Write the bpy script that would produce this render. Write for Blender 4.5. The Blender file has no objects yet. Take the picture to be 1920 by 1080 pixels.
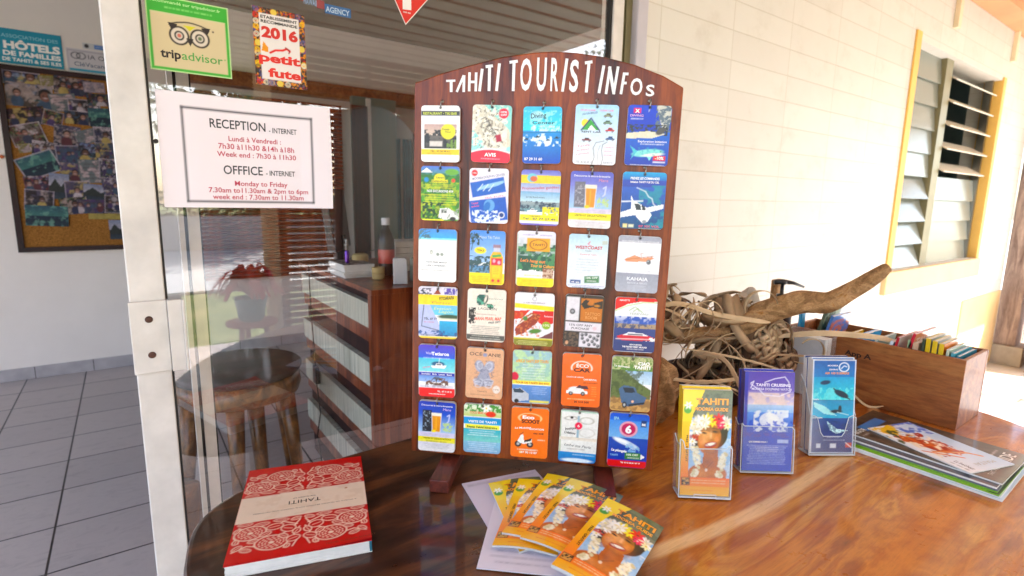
import bpy, math, random
import numpy as np
from mathutils import Vector, Matrix, Euler

# ------------------------------------------------------------------ camera
SC = bpy.context.scene
COL = SC.collection
cam_d = bpy.data.cameras.new('camera'); cam = bpy.data.objects.new('camera', cam_d); COL.objects.link(cam)
cam_d.sensor_width = 36.0; cam_d.lens = 18.825; cam_d.clip_start = 0.02; cam_d.clip_end = 400
CX = Vector((0.81280372, -0.58228919, 0.01701205))
CYD = Vector((-0.082142, -0.14347386, -0.98623929))
CZF = Vector((0.57671727, 0.80022156, -0.16444649))
M = Matrix((CX, -CYD, -CZF)).transposed().to_4x4(); M.translation = Vector((0, 0, 1.30))
cam.matrix_world = M
cam_d.dof.use_dof = True; cam_d.dof.focus_distance = 1.04; cam_d.dof.aperture_fstop = 4.5
SC.camera = cam

# ------------------------------------------------------------------ sky, sun, exposure
SUN_EL, SUN_AZ = math.radians(42), math.radians(24)      # sun stands towards -Y, swung to +X
w = bpy.data.worlds.new('World'); SC.world = w; w.use_nodes = True
nt = w.node_tree; bg = nt.nodes['Background']; sky = nt.nodes.new('ShaderNodeTexSky')
sky.sky_type = 'NISHITA'; sky.sun_disc = False; sky.sun_elevation = SUN_EL
sky.sun_rotation = math.pi - SUN_AZ
sky.altitude = 0; sky.air_density = 1.0; sky.dust_density = 2.0; sky.ozone_density = 1.0
nt.links.new(sky.outputs[0], bg.inputs[0]); bg.inputs[1].default_value = 0.14
sd = bpy.data.lights.new('sun', 'SUN'); sd.energy = 3.6; sd.angle = math.radians(0.6); sd.color = (1, .98, .955)
so = bpy.data.objects.new('sun', sd); COL.objects.link(so)
sdir = Vector((math.sin(SUN_AZ)*math.cos(SUN_EL), -math.cos(SUN_AZ)*math.cos(SUN_EL), math.sin(SUN_EL)))
so.rotation_euler = sdir.to_track_quat('Z', 'Y').to_euler()
SC.view_settings.view_transform = 'Standard'; SC.view_settings.look = 'None'
SC.view_settings.gamma = 1; SC.view_settings.exposure = 2.72
SC.render.engine = 'CYCLES'
cy = SC.cycles; cy.use_denoising = True
try: cy.denoiser = 'OPENIMAGEDENOISE'
except Exception: pass
cy.max_bounces = 10; cy.diffuse_bounces = 6; cy.glossy_bounces = 4; cy.transparent_max_bounces = 24
cy.transmission_bounces = 6; cy.caustics_reflective = False; cy.caustics_refractive = False
cy.sample_clamp_indirect = 8

# ------------------------------------------------------------------ colour + materials
def lin(c):
    return c/12.92 if c <= .04045 else ((c+.055)/1.055)**2.4
def C(h):
    if isinstance(h, (tuple, list, np.ndarray)): return tuple(h[:3])
    h = h.lstrip('#'); return tuple(lin(int(h[i:i+2], 16)/255) for i in (0, 2, 4))

def new_mat(name):
    m = bpy.data.materials.new(name); m.use_nodes = True
    n = m.node_tree; return m, n, n.nodes['Principled BSDF']
def setp(b, **k):
    for a, v in k.items():
        i = b.inputs.get(a.replace('_', ' '))
        if i is not None: i.default_value = v
def node(n, t, **k):
    x = n.nodes.new(t)
    for a, v in k.items(): setattr(x, a, v)
    return x
def ramp(n, stops, interp='LINEAR'):
    r = n.nodes.new('ShaderNodeValToRGB'); r.color_ramp.interpolation = interp
    e = r.color_ramp.elements
    while len(e) < len(stops): e.new(.5)
    for i, (p, c) in enumerate(stops):
        e[i].position = p; e[i].color = (*C(c), 1)
    return r
def mapping(n, scale=(1, 1, 1), rot=(0, 0, 0), loc=(0, 0, 0)):
    t = n.nodes.new('ShaderNodeTexCoord'); m = n.nodes.new('ShaderNodeMapping')
    m.inputs['Scale'].default_value = scale; m.inputs['Rotation'].default_value = rot; m.inputs['Location'].default_value = loc
    n.links.new(t.outputs['Object'], m.inputs[0]); return m
def noise(n, vec, scale, detail=4, rough=.55, dist=0):
    x = n.nodes.new('ShaderNodeTexNoise'); x.inputs['Scale'].default_value = scale
    x.inputs['Detail'].default_value = detail; x.inputs['Roughness'].default_value = rough; x.inputs['Distortion'].default_value = dist
    n.links.new(vec, x.inputs['Vector']); return x
def bump(n, b, h, strength=.2, dist=.002):
    x = n.nodes.new('ShaderNodeBump'); x.inputs['Strength'].default_value = strength; x.inputs['Distance'].default_value = dist
    n.links.new(h, x.inputs['Height']); n.links.new(x.outputs[0], b.inputs['Normal']); return x
def mixc(n, a, bb, f, blend='MIX'):
    x = n.nodes.new('ShaderNodeMix'); x.data_type = 'RGBA'; x.blend_type = blend
    for s, v in ((6, a), (7, bb), (0, f)):
        if hasattr(v, 'links') or hasattr(v, 'is_linked'): n.links.new(v, x.inputs[s])
        elif s == 0: x.inputs[0].default_value = v
        else: x.inputs[s].default_value = (*C(v), 1)
    return x.outputs[2]

MATS = {}
def simple(name, col, rough=.5, vary=.12, scale=8, bumpy=0, metal=0, coat=0, spec=.5):
    """procedural paint / plastic: two tones mixed by noise, slight roughness change"""
    m, n, b = new_mat(name); mp = mapping(n)
    c = np.array(C(col)); ns = noise(n, mp.outputs[0], scale, 5)
    r = ramp(n, [(.3, tuple(c*(1-vary))), (.7, tuple(np.minimum(1, c*(1+vary*.6))))])
    n.links.new(ns.outputs[0], r.inputs[0]); n.links.new(r.outputs[0], b.inputs['Base Color'])
    setp(b, Roughness=rough, Metallic=metal, Coat_Weight=coat, Coat_Roughness=.08, Specular_IOR_Level=spec)
    if bumpy: bump(n, b, noise(n, mp.outputs[0], scale*6, 6).outputs[0], bumpy)
    MATS[name] = m; return m
def printed(name, rough, coat, wob=0):
    """ink on paper: colour comes from the print's own colour attribute"""
    m, n, b = new_mat(name); a = node(n, 'ShaderNodeAttribute', attribute_name='Col')
    n.links.new(a.outputs['Color'], b.inputs['Base Color'])
    setp(b, Roughness=rough, Coat_Weight=coat, Coat_Roughness=.06)
    if wob: bump(n, b, noise(n, mapping(n).outputs[0], wob, 2).outputs[0], .25, .004)
    MATS[name] = m; return m
def wood(name, stops, scale=(3, 3, 30), grain=2.5, rough=.35, coat=0, dist=1.5, bmp=.12, rot=(0, 0, 0), coat_rough=.1, planks=0, fine_dark=.62):
    m, n, b = new_mat(name); mp = mapping(n, scale, rot)
    a = noise(n, mp.outputs[0], grain, 8, .62, dist)
    fine = noise(n, mp.outputs[0], grain*9, 4, .7, .3)
    r = ramp(n, stops); n.links.new(a.outputs[0], r.inputs[0])
    r2 = ramp(n, [(.32, tuple([fine_dark]*3)), (.6, (1, 1, 1))]); n.links.new(fine.outputs[0], r2.inputs[0])
    base = mixc(n, r.outputs[0], r2.outputs[0], .75, 'MULTIPLY')
    if planks:
        t = n.nodes.new('ShaderNodeTexCoord'); sx = n.nodes.new('ShaderNodeSeparateXYZ'); n.links.new(t.outputs['Object'], sx.inputs[0])
        dv = node(n, 'ShaderNodeMath', operation='DIVIDE'); dv.inputs[1].default_value = planks; n.links.new(sx.outputs[0], dv.inputs[0])
        fl = node(n, 'ShaderNodeMath', operation='FLOOR'); n.links.new(dv.outputs[0], fl.inputs[0])
        wn = n.nodes.new('ShaderNodeTexWhiteNoise'); wn.noise_dimensions = '1D'; n.links.new(fl.outputs[0], wn.inputs['W'])
        pr = ramp(n, [(0, (.62, .55, .5)), (1, (1.15, 1.1, 1.05))]); n.links.new(wn.outputs['Value'], pr.inputs[0])
        base = mixc(n, base, pr.outputs[0], .9, 'MULTIPLY')
    n.links.new(base, b.inputs['Base Color'])
    setp(b, Roughness=rough, Coat_Weight=coat, Coat_Roughness=coat_rough, Specular_IOR_Level=.3)
    bump(n, b, fine.outputs[0], bmp, .001)
    MATS[name] = m; return m
def clear(name, tint=(1, 1, 1), ior=1.45, milk=0.0, rough=0.02, mcol=(.85, .87, .88)):
    """thin clear sheet: light passes straight, fresnel reflection, a little milky scatter"""
    m = bpy.data.materials.new(name); m.use_nodes = True; n = m.node_tree; n.nodes.clear()
    out = n.nodes.new('ShaderNodeOutputMaterial'); tr = n.nodes.new('ShaderNodeBsdfTransparent'); tr.inputs[0].default_value = (*tint, 1)
    gl = n.nodes.new('ShaderNodeBsdfGlossy'); gl.inputs['Roughness'].default_value = rough
    fr = n.nodes.new('ShaderNodeFresnel'); fr.inputs[0].default_value = ior
    body = tr.outputs[0]
    if milk:
        df = n.nodes.new('ShaderNodeBsdfDiffuse'); df.inputs[0].default_value = (*mcol, 1)
        mm = n.nodes.new('ShaderNodeMixShader'); mm.inputs[0].default_value = milk
        n.links.new(tr.outputs[0], mm.inputs[1]); n.links.new(df.outputs[0], mm.inputs[2]); body = mm.outputs[0]
    ge = n.nodes.new('ShaderNodeNewGeometry'); fm = node(n, 'ShaderNodeMath', operation='SUBTRACT'); fm.use_clamp = True
    n.links.new(fr.outputs[0], fm.inputs[0]); n.links.new(ge.outputs['Backfacing'], fm.inputs[1])      # reflect at the outer face only
    mx = n.nodes.new('ShaderNodeMixShader'); n.links.new(fm.outputs[0], mx.inputs[0])
    n.links.new(body, mx.inputs[1]); n.links.new(gl.outputs[0], mx.inputs[2]); n.links.new(mx.outputs[0], out.inputs[0])
    MATS[name] = m; return m

# ------------------------------------------------------------------ mesh builder
class MB:
    def __init__(s): s.v = []; s.f = []; s.c = []; s.m = []; s.n = 0; s.mi = 0; s.col = (.8, .8, .8)
    def add(s, verts, faces, cols=None):
        verts = np.asarray(verts, float).reshape(-1, 3); k = len(verts)
        s.v.append(verts)
        if cols is None: cols = np.tile(np.array(C(s.col)), (k, 1))
        else:
            cols = np.asarray(cols, float)
            if cols.ndim == 1: cols = np.tile(cols, (k, 1))
        s.c.append(cols)
        o = s.n
        for f in faces: s.f.append(tuple(i+o for i in f)); s.m.append(s.mi)
        s.n += k; return s
    def box(s, a, b, mat=None):
        x0, y0, z0 = a; x1, y1, z1 = b
        v = [(x0,y0,z0),(x1,y0,z0),(x1,y1,z0),(x0,y1,z0),(x0,y0,z1),(x1,y0,z1),(x1,y1,z1),(x0,y1,z1)]
        if mat is not None: v = [tuple(mat @ Vector(p)) for p in v]
        return s.add(v, [(0,3,2,1),(4,5,6,7),(0,1,5,4),(1,2,6,5),(2,3,7,6),(3,0,4,7)])
    def prism(s, pts, z0, z1, mat=None):
        k = len(pts); v = [(x, y, z0) for x, y in pts] + [(x, y, z1) for x, y in pts]
        if mat is not None: v = [tuple(mat @ Vector(p)) for p in v]
        f = [tuple(range(k))[::-1], tuple(range(k, 2*k))] + [(i, (i+1) % k, (i+1) % k+k, i+k) for i in range(k)]
        return s.add(v, f)
    def lathe(s, prof, c=(0, 0, 0), seg=24, mat=None, caps=True):
        v = []; f = []
        for r, z in prof:
            for i in range(seg):
                a = 2*math.pi*i/seg; v.append((c[0]+r*math.cos(a), c[1]+r*math.sin(a), c[2]+z))
        for j in range(len(prof)-1):
            for i in range(seg):
                f.append((j*seg+i, j*seg+(i+1) % seg, (j+1)*seg+(i+1) % seg, (j+1)*seg+i))
        if caps: f += [tuple(range(seg))[::-1], tuple(range((len(prof)-1)*seg, len(prof)*seg))]
        if mat is not None: v = [tuple(mat @ Vector(p)) for p in v]
        return s.add(v, f)
    def tube(s, pts, r, seg=8, caps=True, flat=1.0):
        pts = [Vector(p) for p in pts]; k = len(pts); v = []; f = []
        rr = r if isinstance(r, (list, tuple, np.ndarray)) else [r]*k
        t0 = (pts[1]-pts[0]).normalized(); up = Vector((0, 0, 1)) if abs(t0.z) < .9 else Vector((1, 0, 0))
        nn = t0.cross(up).normalized()
        for i in range(k):
            t = (pts[min(i+1, k-1)]-pts[max(i-1, 0)]).normalized()
            nn = (nn-t*nn.dot(t)).normalized(); bb = t.cross(nn)
            for j in range(seg):
                a = 2*math.pi*j/seg; v.append(tuple(pts[i]+nn*(rr[i]*math.cos(a))+bb*(rr[i]*flat*math.sin(a))))
        for i in range(k-1):
            for j in range(seg): f.append((i*seg+j, i*seg+(j+1) % seg, (i+1)*seg+(j+1) % seg, (i+1)*seg+j))
        if caps: f += [tuple(range(seg))[::-1], tuple(range((k-1)*seg, k*seg))]
        return s.add(v, f)
    def sphere(s, c, r, seg=16, rings=10, mat=None, fn=None):
        v = []; f = []; r3 = r if isinstance(r, (tuple, list)) else (r, r, r)
        for j in range(rings+1):
            th = math.pi*j/rings
            for i in range(seg):
                a = 2*math.pi*i/seg; d = Vector((math.sin(th)*math.cos(a), math.sin(th)*math.sin(a), math.cos(th)))
                k = fn(d) if fn else 1
                p = Vector((c[0]+d.x*r3[0]*k, c[1]+d.y*r3[1]*k, c[2]+d.z*r3[2]*k))
                v.append(tuple(mat @ p) if mat is not None else tuple(p))
        for j in range(rings):
            for i in range(seg): f.append((j*seg+i, (j+1)*seg+i, (j+1)*seg+(i+1) % seg, j*seg+(i+1) % seg))
        return s.add(v, f)
    def build(s, name, mat, parent=None, smooth=False, bevel=0, org=None, seg=2):
        me = bpy.data.meshes.new(name); V = np.concatenate(s.v)
        o = bpy.data.objects.new(name, me); COL.objects.link(o)
        if parent is not None:
            o.parent = parent; p = parent; sh = np.zeros(3); loc_ = False
            while p is not None:
                sh += np.array(p.location); loc_ = loc_ or bool(p.get('_local')); p = p.parent
            if not loc_: V = V-sh
        elif org is not None:
            V = V-np.array(org); o.location = org
        me.from_pydata(V.tolist(), [], s.f)
        at = me.color_attributes.new('Col', 'FLOAT_COLOR', 'POINT')
        cc = np.ones((len(V), 4), np.float32); cc[:, :3] = np.concatenate(s.c); at.data.foreach_set('color', cc.ravel())
        for mm in (mat if isinstance(mat, (list, tuple)) else [mat]): me.materials.append(mm)
        me.polygons.foreach_set('material_index', np.array(s.m, np.int32))
        if smooth: me.polygons.foreach_set('use_smooth', np.ones(len(s.f), bool))
        me.update()
        if bevel:
            bm = o.modifiers.new('bevel', 'BEVEL'); bm.width = bevel; bm.segments = seg; bm.limit_method = 'ANGLE'
        return o

def tag(o, label=None, cat=None, group=None, kind=None):
    if label: o['label'] = label
    if cat: o['category'] = cat
    if group: o['group'] = group
    if kind: o['kind'] = kind
    return o
def thing(name, label, cat, loc=(0, 0, 0), group=None, mat=None):
    o = bpy.data.objects.new(name, None); COL.objects.link(o); o.empty_display_size = .05
    if mat is not None: o.matrix_world = mat; o.location = mat.translation; o['_local'] = 1
    else: o.location = loc
    return tag(o, label, cat, group)
def frame(o, u, v, n):
    m = Matrix((Vector(u), Vector(v), Vector(n))).transposed().to_4x4(); m.translation = Vector(o); return m

# ------------------------------------------------------------------ lettering
_GL = {}
def glyph(s, bold=0.0, shear=0.0):
    k = (s, bold, shear)
    if k not in _GL:
        cu = bpy.data.curves.new('t', 'FONT'); cu.body = s; cu.resolution_u = 3; cu.offset = bold; cu.shear = shear
        ob = bpy.data.objects.new('t', cu); me = bpy.data.meshes.new_from_object(ob)
        v = np.zeros(len(me.vertices)*3); me.vertices.foreach_get('co', v); v = v.reshape(-1, 3)[:, :2]
        f = [tuple(p.vertices) for p in me.polygons]
        bpy.data.objects.remove(ob); bpy.data.curves.remove(cu); bpy.data.meshes.remove(me)
        _GL[k] = (v, f)
    return _GL[k]

# ------------------------------------------------------------------ printed artwork on a colour grid
class Art:
    """coordinates: x 0..100 across, y 0..H down; every sample is a mesh vertex with its own ink colour"""
    def __init__(s, w, h, res=.0013, bg='#ffffff', corner=0, seed=1):
        s.w, s.h = w, h; s.H = 100*h/w; s.nx = max(2, int(round(w/res)))+1; s.ny = max(2, int(round(h/res)))+1
        s.k = 100/w; cr = corner*s.k; yy = np.linspace(0, s.H, s.ny); ins = np.zeros(s.ny)
        if cr:
            d = np.minimum(yy, s.H-yy); q = d < cr; ins[q] = cr-np.sqrt(np.maximum(0, cr**2-(cr-d[q])**2))
        t = np.linspace(0, 1, s.nx)
        s.X = ins[:, None]+t[None, :]*(100-2*ins[:, None]); s.Y = np.repeat(yy[:, None], s.nx, 1)
        s.C = np.tile(np.array(C(bg)), (s.ny, s.nx, 1)); s.T = []; s.rng = np.random.RandomState(seed); s.aa = 100/s.nx*.7
    def mask(s, m, c, a=1):
        m = np.clip(m, 0, 1)[..., None]*a; s.C = s.C*(1-m)+np.array(C(c))*m; return s
    def soft(s, d): return np.clip(.5-d/(2*s.aa), 0, 1)
    def loc(s, cx, cy, ang):
        a = math.radians(ang); dx, dy = s.X-cx, s.Y-cy
        return dx*math.cos(a)+dy*math.sin(a), -dx*math.sin(a)+dy*math.cos(a)
    def rect(s, x0, y0, x1, y1, c, a=1, ang=0):
        u, v = s.loc((x0+x1)/2, (y0+y1)/2, ang)
        return s.mask(s.soft(np.maximum(abs(u)-(x1-x0)/2, abs(v)-(y1-y0)/2)), c, a)
    def ell(s, cx, cy, rx, ry, c, a=1, ang=0):
        u, v = s.loc(cx, cy, ang)
        return s.mask(s.soft((np.sqrt((u/rx)**2+(v/ry)**2)-1)*min(rx, ry)), c, a)
    def ring(s, cx, cy, rx, ry, t, c, ang=0):
        u, v = s.loc(cx, cy, ang)
        return s.mask(s.soft(abs((np.sqrt((u/rx)**2+(v/ry)**2)-1)*min(rx, ry))-t/2), c)
    def grad(s, y0, c0, y1, c1, x0=-9, x1=999):
        t = np.clip((s.Y-y0)/(y1-y0), 0, 1)[..., None]; m = ((s.Y >= y0) & (s.Y <= y1) & (s.X >= x0) & (s.X <= x1))[..., None]
        s.C = np.where(m, np.array(C(c0))*(1-t)+np.array(C(c1))*t, s.C); return s
    def poly(s, pts, c, a=1):
        x, y = s.X, s.Y; ins = np.zeros(x.shape, bool); k = len(pts)
        for i in range(k):
            (x1, y1), (x2, y2) = pts[i], pts[(i+1) % k]
            if y1 == y2: continue
            q = ((y1 > y) != (y2 > y)) & (x < (x2-x1)*(y-y1)/(y2-y1)+x1); ins ^= q
        return s.mask(ins.astype(float), c, a)
    def line(s, pts, w, c, a=1):
        d = np.full(s.X.shape, 1e9)
        for (x1, y1), (x2, y2) in zip(pts, pts[1:]):
            L = (x2-x1)**2+(y2-y1)**2+1e-9; t = np.clip(((s.X-x1)*(x2-x1)+(s.Y-y1)*(y2-y1))/L, 0, 1)
            d = np.minimum(d, np.hypot(s.X-x1-t*(x2-x1), s.Y-y1-t*(y2-y1)))
        return s.mask(s.soft(d-w/2), c, a)
    def field(s, sc):
        """smooth random field 0..1 with feature size sc"""
        out = 0; amp = 1; tot = 0
        for o in range(3):
            g = s.rng.rand(int(s.H/sc)+3, int(100/sc)+3); gx, gy = s.X/sc, s.Y/sc; ix, iy = gx.astype(int), gy.astype(int)
            fx, fy = gx-ix, gy-iy; fx = fx*fx*(3-2*fx); fy = fy*fy*(3-2*fy)
            out = out+amp*((g[iy, ix]*(1-fx)+g[iy, ix+1]*fx)*(1-fy)+(g[iy+1, ix]*(1-fx)+g[iy+1, ix+1]*fx)*fy); tot += amp; amp *= .6; sc = max(sc/2, 1.5)
        return out/tot
    def blot(s, x0, y0, x1, y1, c, sc=8, th=.5, a=1, sharp=8):
        m = np.clip((s.field(sc)-th)*sharp+.5, 0, 1)*((s.X >= x0) & (s.X <= x1) & (s.Y >= y0) & (s.Y <= y1))
        return s.mask(m, c, a)
    def glow(s, cx, cy, rx, ry, c, a=.6, ang=0):
        """a soft-edged patch of ink"""
        u, v = s.loc(cx, cy, ang); return s.mask(np.exp(-((u/rx)**2+(v/ry)**2)*1.2), c, a)
    def grain(s, amt=.16, sc=6):
        f = (s.field(sc)-.5)*2+(s.rng.rand(*s.X.shape)-.5)*.5; s.C = np.clip(s.C*(1+amt*f[..., None]), 0, 1); return s
    def dashes(s, x0, x1, y, h, c, a=.8):
        """a line of small print too fine to read"""
        x = x0
        while x < x1-2:
            l = s.rng.uniform(2, 7); s.rect(x, y-h/2, min(x1, x+l), y+h/2, c, a*s.rng.uniform(.6, 1)); x += l+s.rng.uniform(.9, 1.8)
        return s
    def para(s, x0, x1, y0, y1, n, c, a=.7):
        for i in range(n):
            y = y0+(y1-y0)*i/max(1, n-1); q = s.rng.uniform(0, .12)*(x1-x0); s.dashes(x0+q, x1-q, y, (y1-y0)/max(1, n)*.38, c, a)
        return s
    def flower(s, x, y, r, c, core='#f0d040', n=6, a0=0):
        for i in range(n):
            a = a0+2*math.pi*i/n; s.ell(x+math.cos(a)*r*.55, y+math.sin(a)*r*.55, r*.5, r*.22, c, 1, math.degrees(a))
        return s.ell(x, y, r*.18, r*.18, core)
    def text(s, t, x0, y, x1, h, c, bold=.0, ang=0, shear=0, flip=False):
        """cap height h, baseline y, stretched to x0..x1"""
        s.T.append((t, x0, y, x1, h, c, bold, ang, shear)); return s
    def emit(s, mb, o, u, v, n, off=0.0, bend=None):
        """o = lower left corner"""
        o, u, v, n = (np.array(q, float) for q in (o, u, v, n))
        def P(x, y, z):
            x = np.asarray(x, float); y = np.asarray(y, float)
            zz = z+(bend(x/100, 1-y/s.H) if bend else 0)
            return o+np.multiply.outer(x/s.k, u)+np.multiply.outer((s.H-y)/s.k, v)+np.multiply.outer(np.broadcast_to(zz, x.shape), n)
        lum = s.C.mean(2, keepdims=True); s.C = np.clip(lum+(s.C-lum)*1.22, 0, .92)
        V = P(s.X, s.Y, off).reshape(-1, 3); nx, ny = s.nx, s.ny
        i = np.arange(ny-1)[:, None]*nx+np.arange(nx-1)[None, :]; i = i.ravel()
        F = np.stack([i+nx, i+nx+1, i+1, i], 1).tolist()
        mb.add(V, F, s.C.reshape(-1, 3))
        for q, (t, x0, y, x1, h, c, bold, ang, shear) in enumerate(s.T):
            g, f = glyph(t, bold, shear)
            if not len(g): continue
            gx = (g[:, 0]-g[:, 0].min())/(np.ptp(g[:, 0])+1e-9)*(x1-x0); gy = -g[:, 1]/.73*h
            a = math.radians(ang); X = x0+gx*math.cos(a)-gy*math.sin(a); Y = y+gx*math.sin(a)+gy*math.cos(a)
            mb.add(P(X, Y, off+.00025+.00002*(q % 3)), f, np.array(C(c)))
# ------------------------------------------------------------------ materials of the place
rng = random.Random(7)
printed('paper', .55, 0); printed('laminate', .34, .12, 30); printed('cover', .3, .6, 14); printed('matte_print', .75, 0)
simple('white_paint', '#cfc8c2', .4, .16, 14, .08, coat=.15); simple('white_plastic', '#c9ccd2', .3, .04); simple('dark_gap', '#1a1512', .6)
simple('dark_ceiling', '#4c443c', .7); simple('interior_paint', '#e6ddd8', .8, .05, 3, .05); simple('greygreen_paint', '#66756c', .6, .1, 3)
simple('skirting_tile', '#a8a2a6', .35, .15, 12); simple('yellow_paint', '#e2b45a', .6, .1, 5, .05); simple('pale_yellow', '#dcbb86', .6, .1, 5, .05); simple('salmon_paint', '#dc8e62', .65, .12, 5, .04)
simple('cream_paint', '#dccfae', .6, .07, 5, .04); simple('soffit_paint', '#cfc5b4', .6, .1, 6, .05); simple('black_plastic', '#161517', .3, .2); simple('steel', '#9a968f', .3, .1, 20, metal=1)
simple('rust', '#4a2a1c', .7, .3, 60); simple('olive_metal', '#7c7453', .4, .15, 8); simple('lilac_metal', '#b4aeb6', .35, .08, 8); simple('teal_cloth', '#1f6f86', .8, .3, 12)
simple('pages', '#dddbd8', .8, .08, 40); simple('masking_tape', '#b9a26c', .7, .08, 30); simple('purple_metal', '#5c14a0', .2, .15, 20, metal=.6, coat=.6)
simple('cardboard', '#b58a5c', .85, .12, 10); simple('pot_glaze', '#3f7d80', .3, .15, 10, coat=.4); simple('red_leaf', '#d01c38', .5, .4, 20); simple('green_leaf', '#2f5a1c', .5, .5, 3)
simple('bark', '#5b4634', .9, .3, 20, .3); simple('stone', '#a39a8d', .9, .15, 14, .3); simple('orange_clay', '#b65a2c', .7, .12, 10)
clear('door_glass', (.99, .97, .95), 2.35, 0, .01); clear('acrylic', (.975, .98, .985), 1.4, .05, .03); simple('acrylic_edge', '#d6dde2', .2, .03, coat=.5); wood('foot_wood', [(.3, '#34120c'), (.5, '#5e2418'), (.7, '#6e3020')], (14, 14, 2), 2.2, .5, .1); clear('bottle_glass', (.35, .33, .3), 1.7, .05)
clear('louvre_glass', (.55, .6, .54), 1.5, .6, .2, (.36, .37, .31))
wood('board_wood', [(.3, '#2e0e03'), (.48, '#7c3408'), (.62, '#a04e10'), (.78, '#4a1a05')], (14, 1.3, 14), 2.2, .36, .22, .8, .25, coat_rough=.16, planks=.083)
wood('counter_wood', [(.3, '#3c160a'), (.46, '#743216'), (.6, '#9c5028'), (.75, '#501e0e')], (16, 16, .7), 1.8, .3, .4, .6)
wood('stool_wood', [(.3, '#33200f'), (.5, '#6e4620'), (.66, '#966028'), (.8, '#503014')], (6, 6, 3), 2.5, .35, .3, 1.5)
wood('crate_wood', [(.3, '#6e3a1a'), (.5, '#96582c'), (.66, '#ac703c'), (.8, '#7c4420')], (9, 1.6, 9), 2.0, .5, .15, 1.2, .15)
wood('driftwood', rot=(0, 0, math.radians(38)), stops=[(.3, '#6a4c30'), (.48, '#a07a50'), (.6, '#bc9468'), (.7, '#a8763c'), (.85, '#7a5a3c')], scale=(2.5, 12, 12), grain=3, rough=.85, coat=0, dist=.8, bmp=.9, fine_dark=.45)
wood('cork', [(.3, '#6e4418'), (.5, '#96642a'), (.7, '#b27c3a')], (30, 30, 30), 4, .9, 0, .2, .3)
wood('dark_frame_wood', [(.3, '#1c0c0c'), (.7, '#34161a')], (5, 5, 5), 3, .6, .04)
wood('grey_planks', [(.3, '#6c5850'), (.5, '#9a8478'), (.7, '#c0a898')], (8, 8, 1), 3, .8, 0, 1)

def wall_mat():
    m, n, b = new_mat('block_paint'); t = n.nodes.new('ShaderNodeTexCoord'); sp = n.nodes.new('ShaderNodeSeparateXYZ'); cb = n.nodes.new('ShaderNodeCombineXYZ')
    n.links.new(t.outputs['Object'], sp.inputs[0])
    ax = node(n, 'ShaderNodeMath', operation='ADD'); ax.inputs[1].default_value = 3.852; n.links.new(sp.outputs[0], ax.inputs[0])
    az = node(n, 'ShaderNodeMath', operation='ADD'); az.inputs[1].default_value = -.0138; n.links.new(sp.outputs[2], az.inputs[0])
    n.links.new(ax.outputs[0], cb.inputs[0]); n.links.new(az.outputs[0], cb.inputs[1])
    br = n.nodes.new('ShaderNodeTexBrick'); br.offset = 0; n.links.new(cb.outputs[0], br.inputs['Vector'])
    for k, v in (('Scale', 1), ('Mortar Size', .0028), ('Mortar Smooth', .6), ('Brick Width', .3935), ('Row Height', .0996)): br.inputs[k].default_value = v
    c1, c2 = C('#cbc6be'), C('#d0ccc4'); br.inputs['Color1'].default_value = (*c1, 1); br.inputs['Color2'].default_value = (*c2, 1); br.inputs['Mortar'].default_value = (*C('#bfb8ac'), 1)
    ns = noise(n, t.outputs['Object'], 5, 9, .72); r = ramp(n, [(.3, (.84, .81, .77)), (.46, (.97, .96, .95)), (.7, (1, 1, 1))]); n.links.new(ns.outputs[0], r.inputs[0])
    n.links.new(mixc(n, br.outputs[0], r.outputs[0], .8, 'MULTIPLY'), b.inputs['Base Color']); setp(b, Roughness=.55)
    inv = node(n, 'ShaderNodeMath', operation='SUBTRACT'); inv.inputs[0].default_value = 1; n.links.new(br.outputs['Fac'], inv.inputs[1])
    ad = node(n, 'ShaderNodeMath', operation='MULTIPLY_ADD'); ad.inputs[1].default_value = .12; n.links.new(noise(n, t.outputs['Object'], 60, 4).outputs[0], ad.inputs[0]); n.links.new(inv.outputs[0], ad.inputs[2])
    bump(n, b, ad.outputs[0], .28, .003); MATS['block_paint'] = m
wall_mat()
def tile_mat(name, lo, hi, grout, px, py, wx, wy, mortar, rough, vein=True):
    m, n, b = new_mat(name); mp = mapping(n, loc=(-px, -py, 0)); br = n.nodes.new('ShaderNodeTexBrick'); br.offset = 0
    n.links.new(mp.outputs[0], br.inputs['Vector'])
    for k, v in (('Scale', 1), ('Mortar Size', mortar), ('Mortar Smooth', .2), ('Brick Width', wx), ('Row Height', wy), ('Bias', 0)): br.inputs[k].default_value = v
    br.inputs['Color1'].default_value = (*C(lo), 1); br.inputs['Color2'].default_value = (*C(hi), 1); br.inputs['Mortar'].default_value = (*C(grout), 1)
    mp2 = mapping(n, (1, 2.2, 1), (0, 0, .6)); ns = noise(n, mp2.outputs[0], 9, 8, .7, 1.2); r = ramp(n, [(.3, (.78, .77, .78)), (.5, (1, 1, 1)), (.7, (.9, .89, .9))]); n.links.new(ns.outputs[0], r.inputs[0])
    n.links.new(mixc(n, br.outputs[0], r.outputs[0], .85, 'MULTIPLY'), b.inputs['Base Color']); setp(b, Roughness=rough)
    inv = node(n, 'ShaderNodeMath', operation='SUBTRACT'); inv.inputs[0].default_value = 1; n.links.new(br.outputs['Fac'], inv.inputs[1]); bump(n, b, inv.outputs[0], .5, .003)
    MATS[name] = m
tile_mat('slate_tile', '#c2b4ae', '#b7aaa5', '#302727', -.3165+3.25-.005, 2.262-3.265*3, .325, .3265, .0042, .38)
tile_mat('white_tile', '#d6d3ce', '#cecbc6', '#8c867c', 0, 0, .4, .4, .004, .35)

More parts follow.
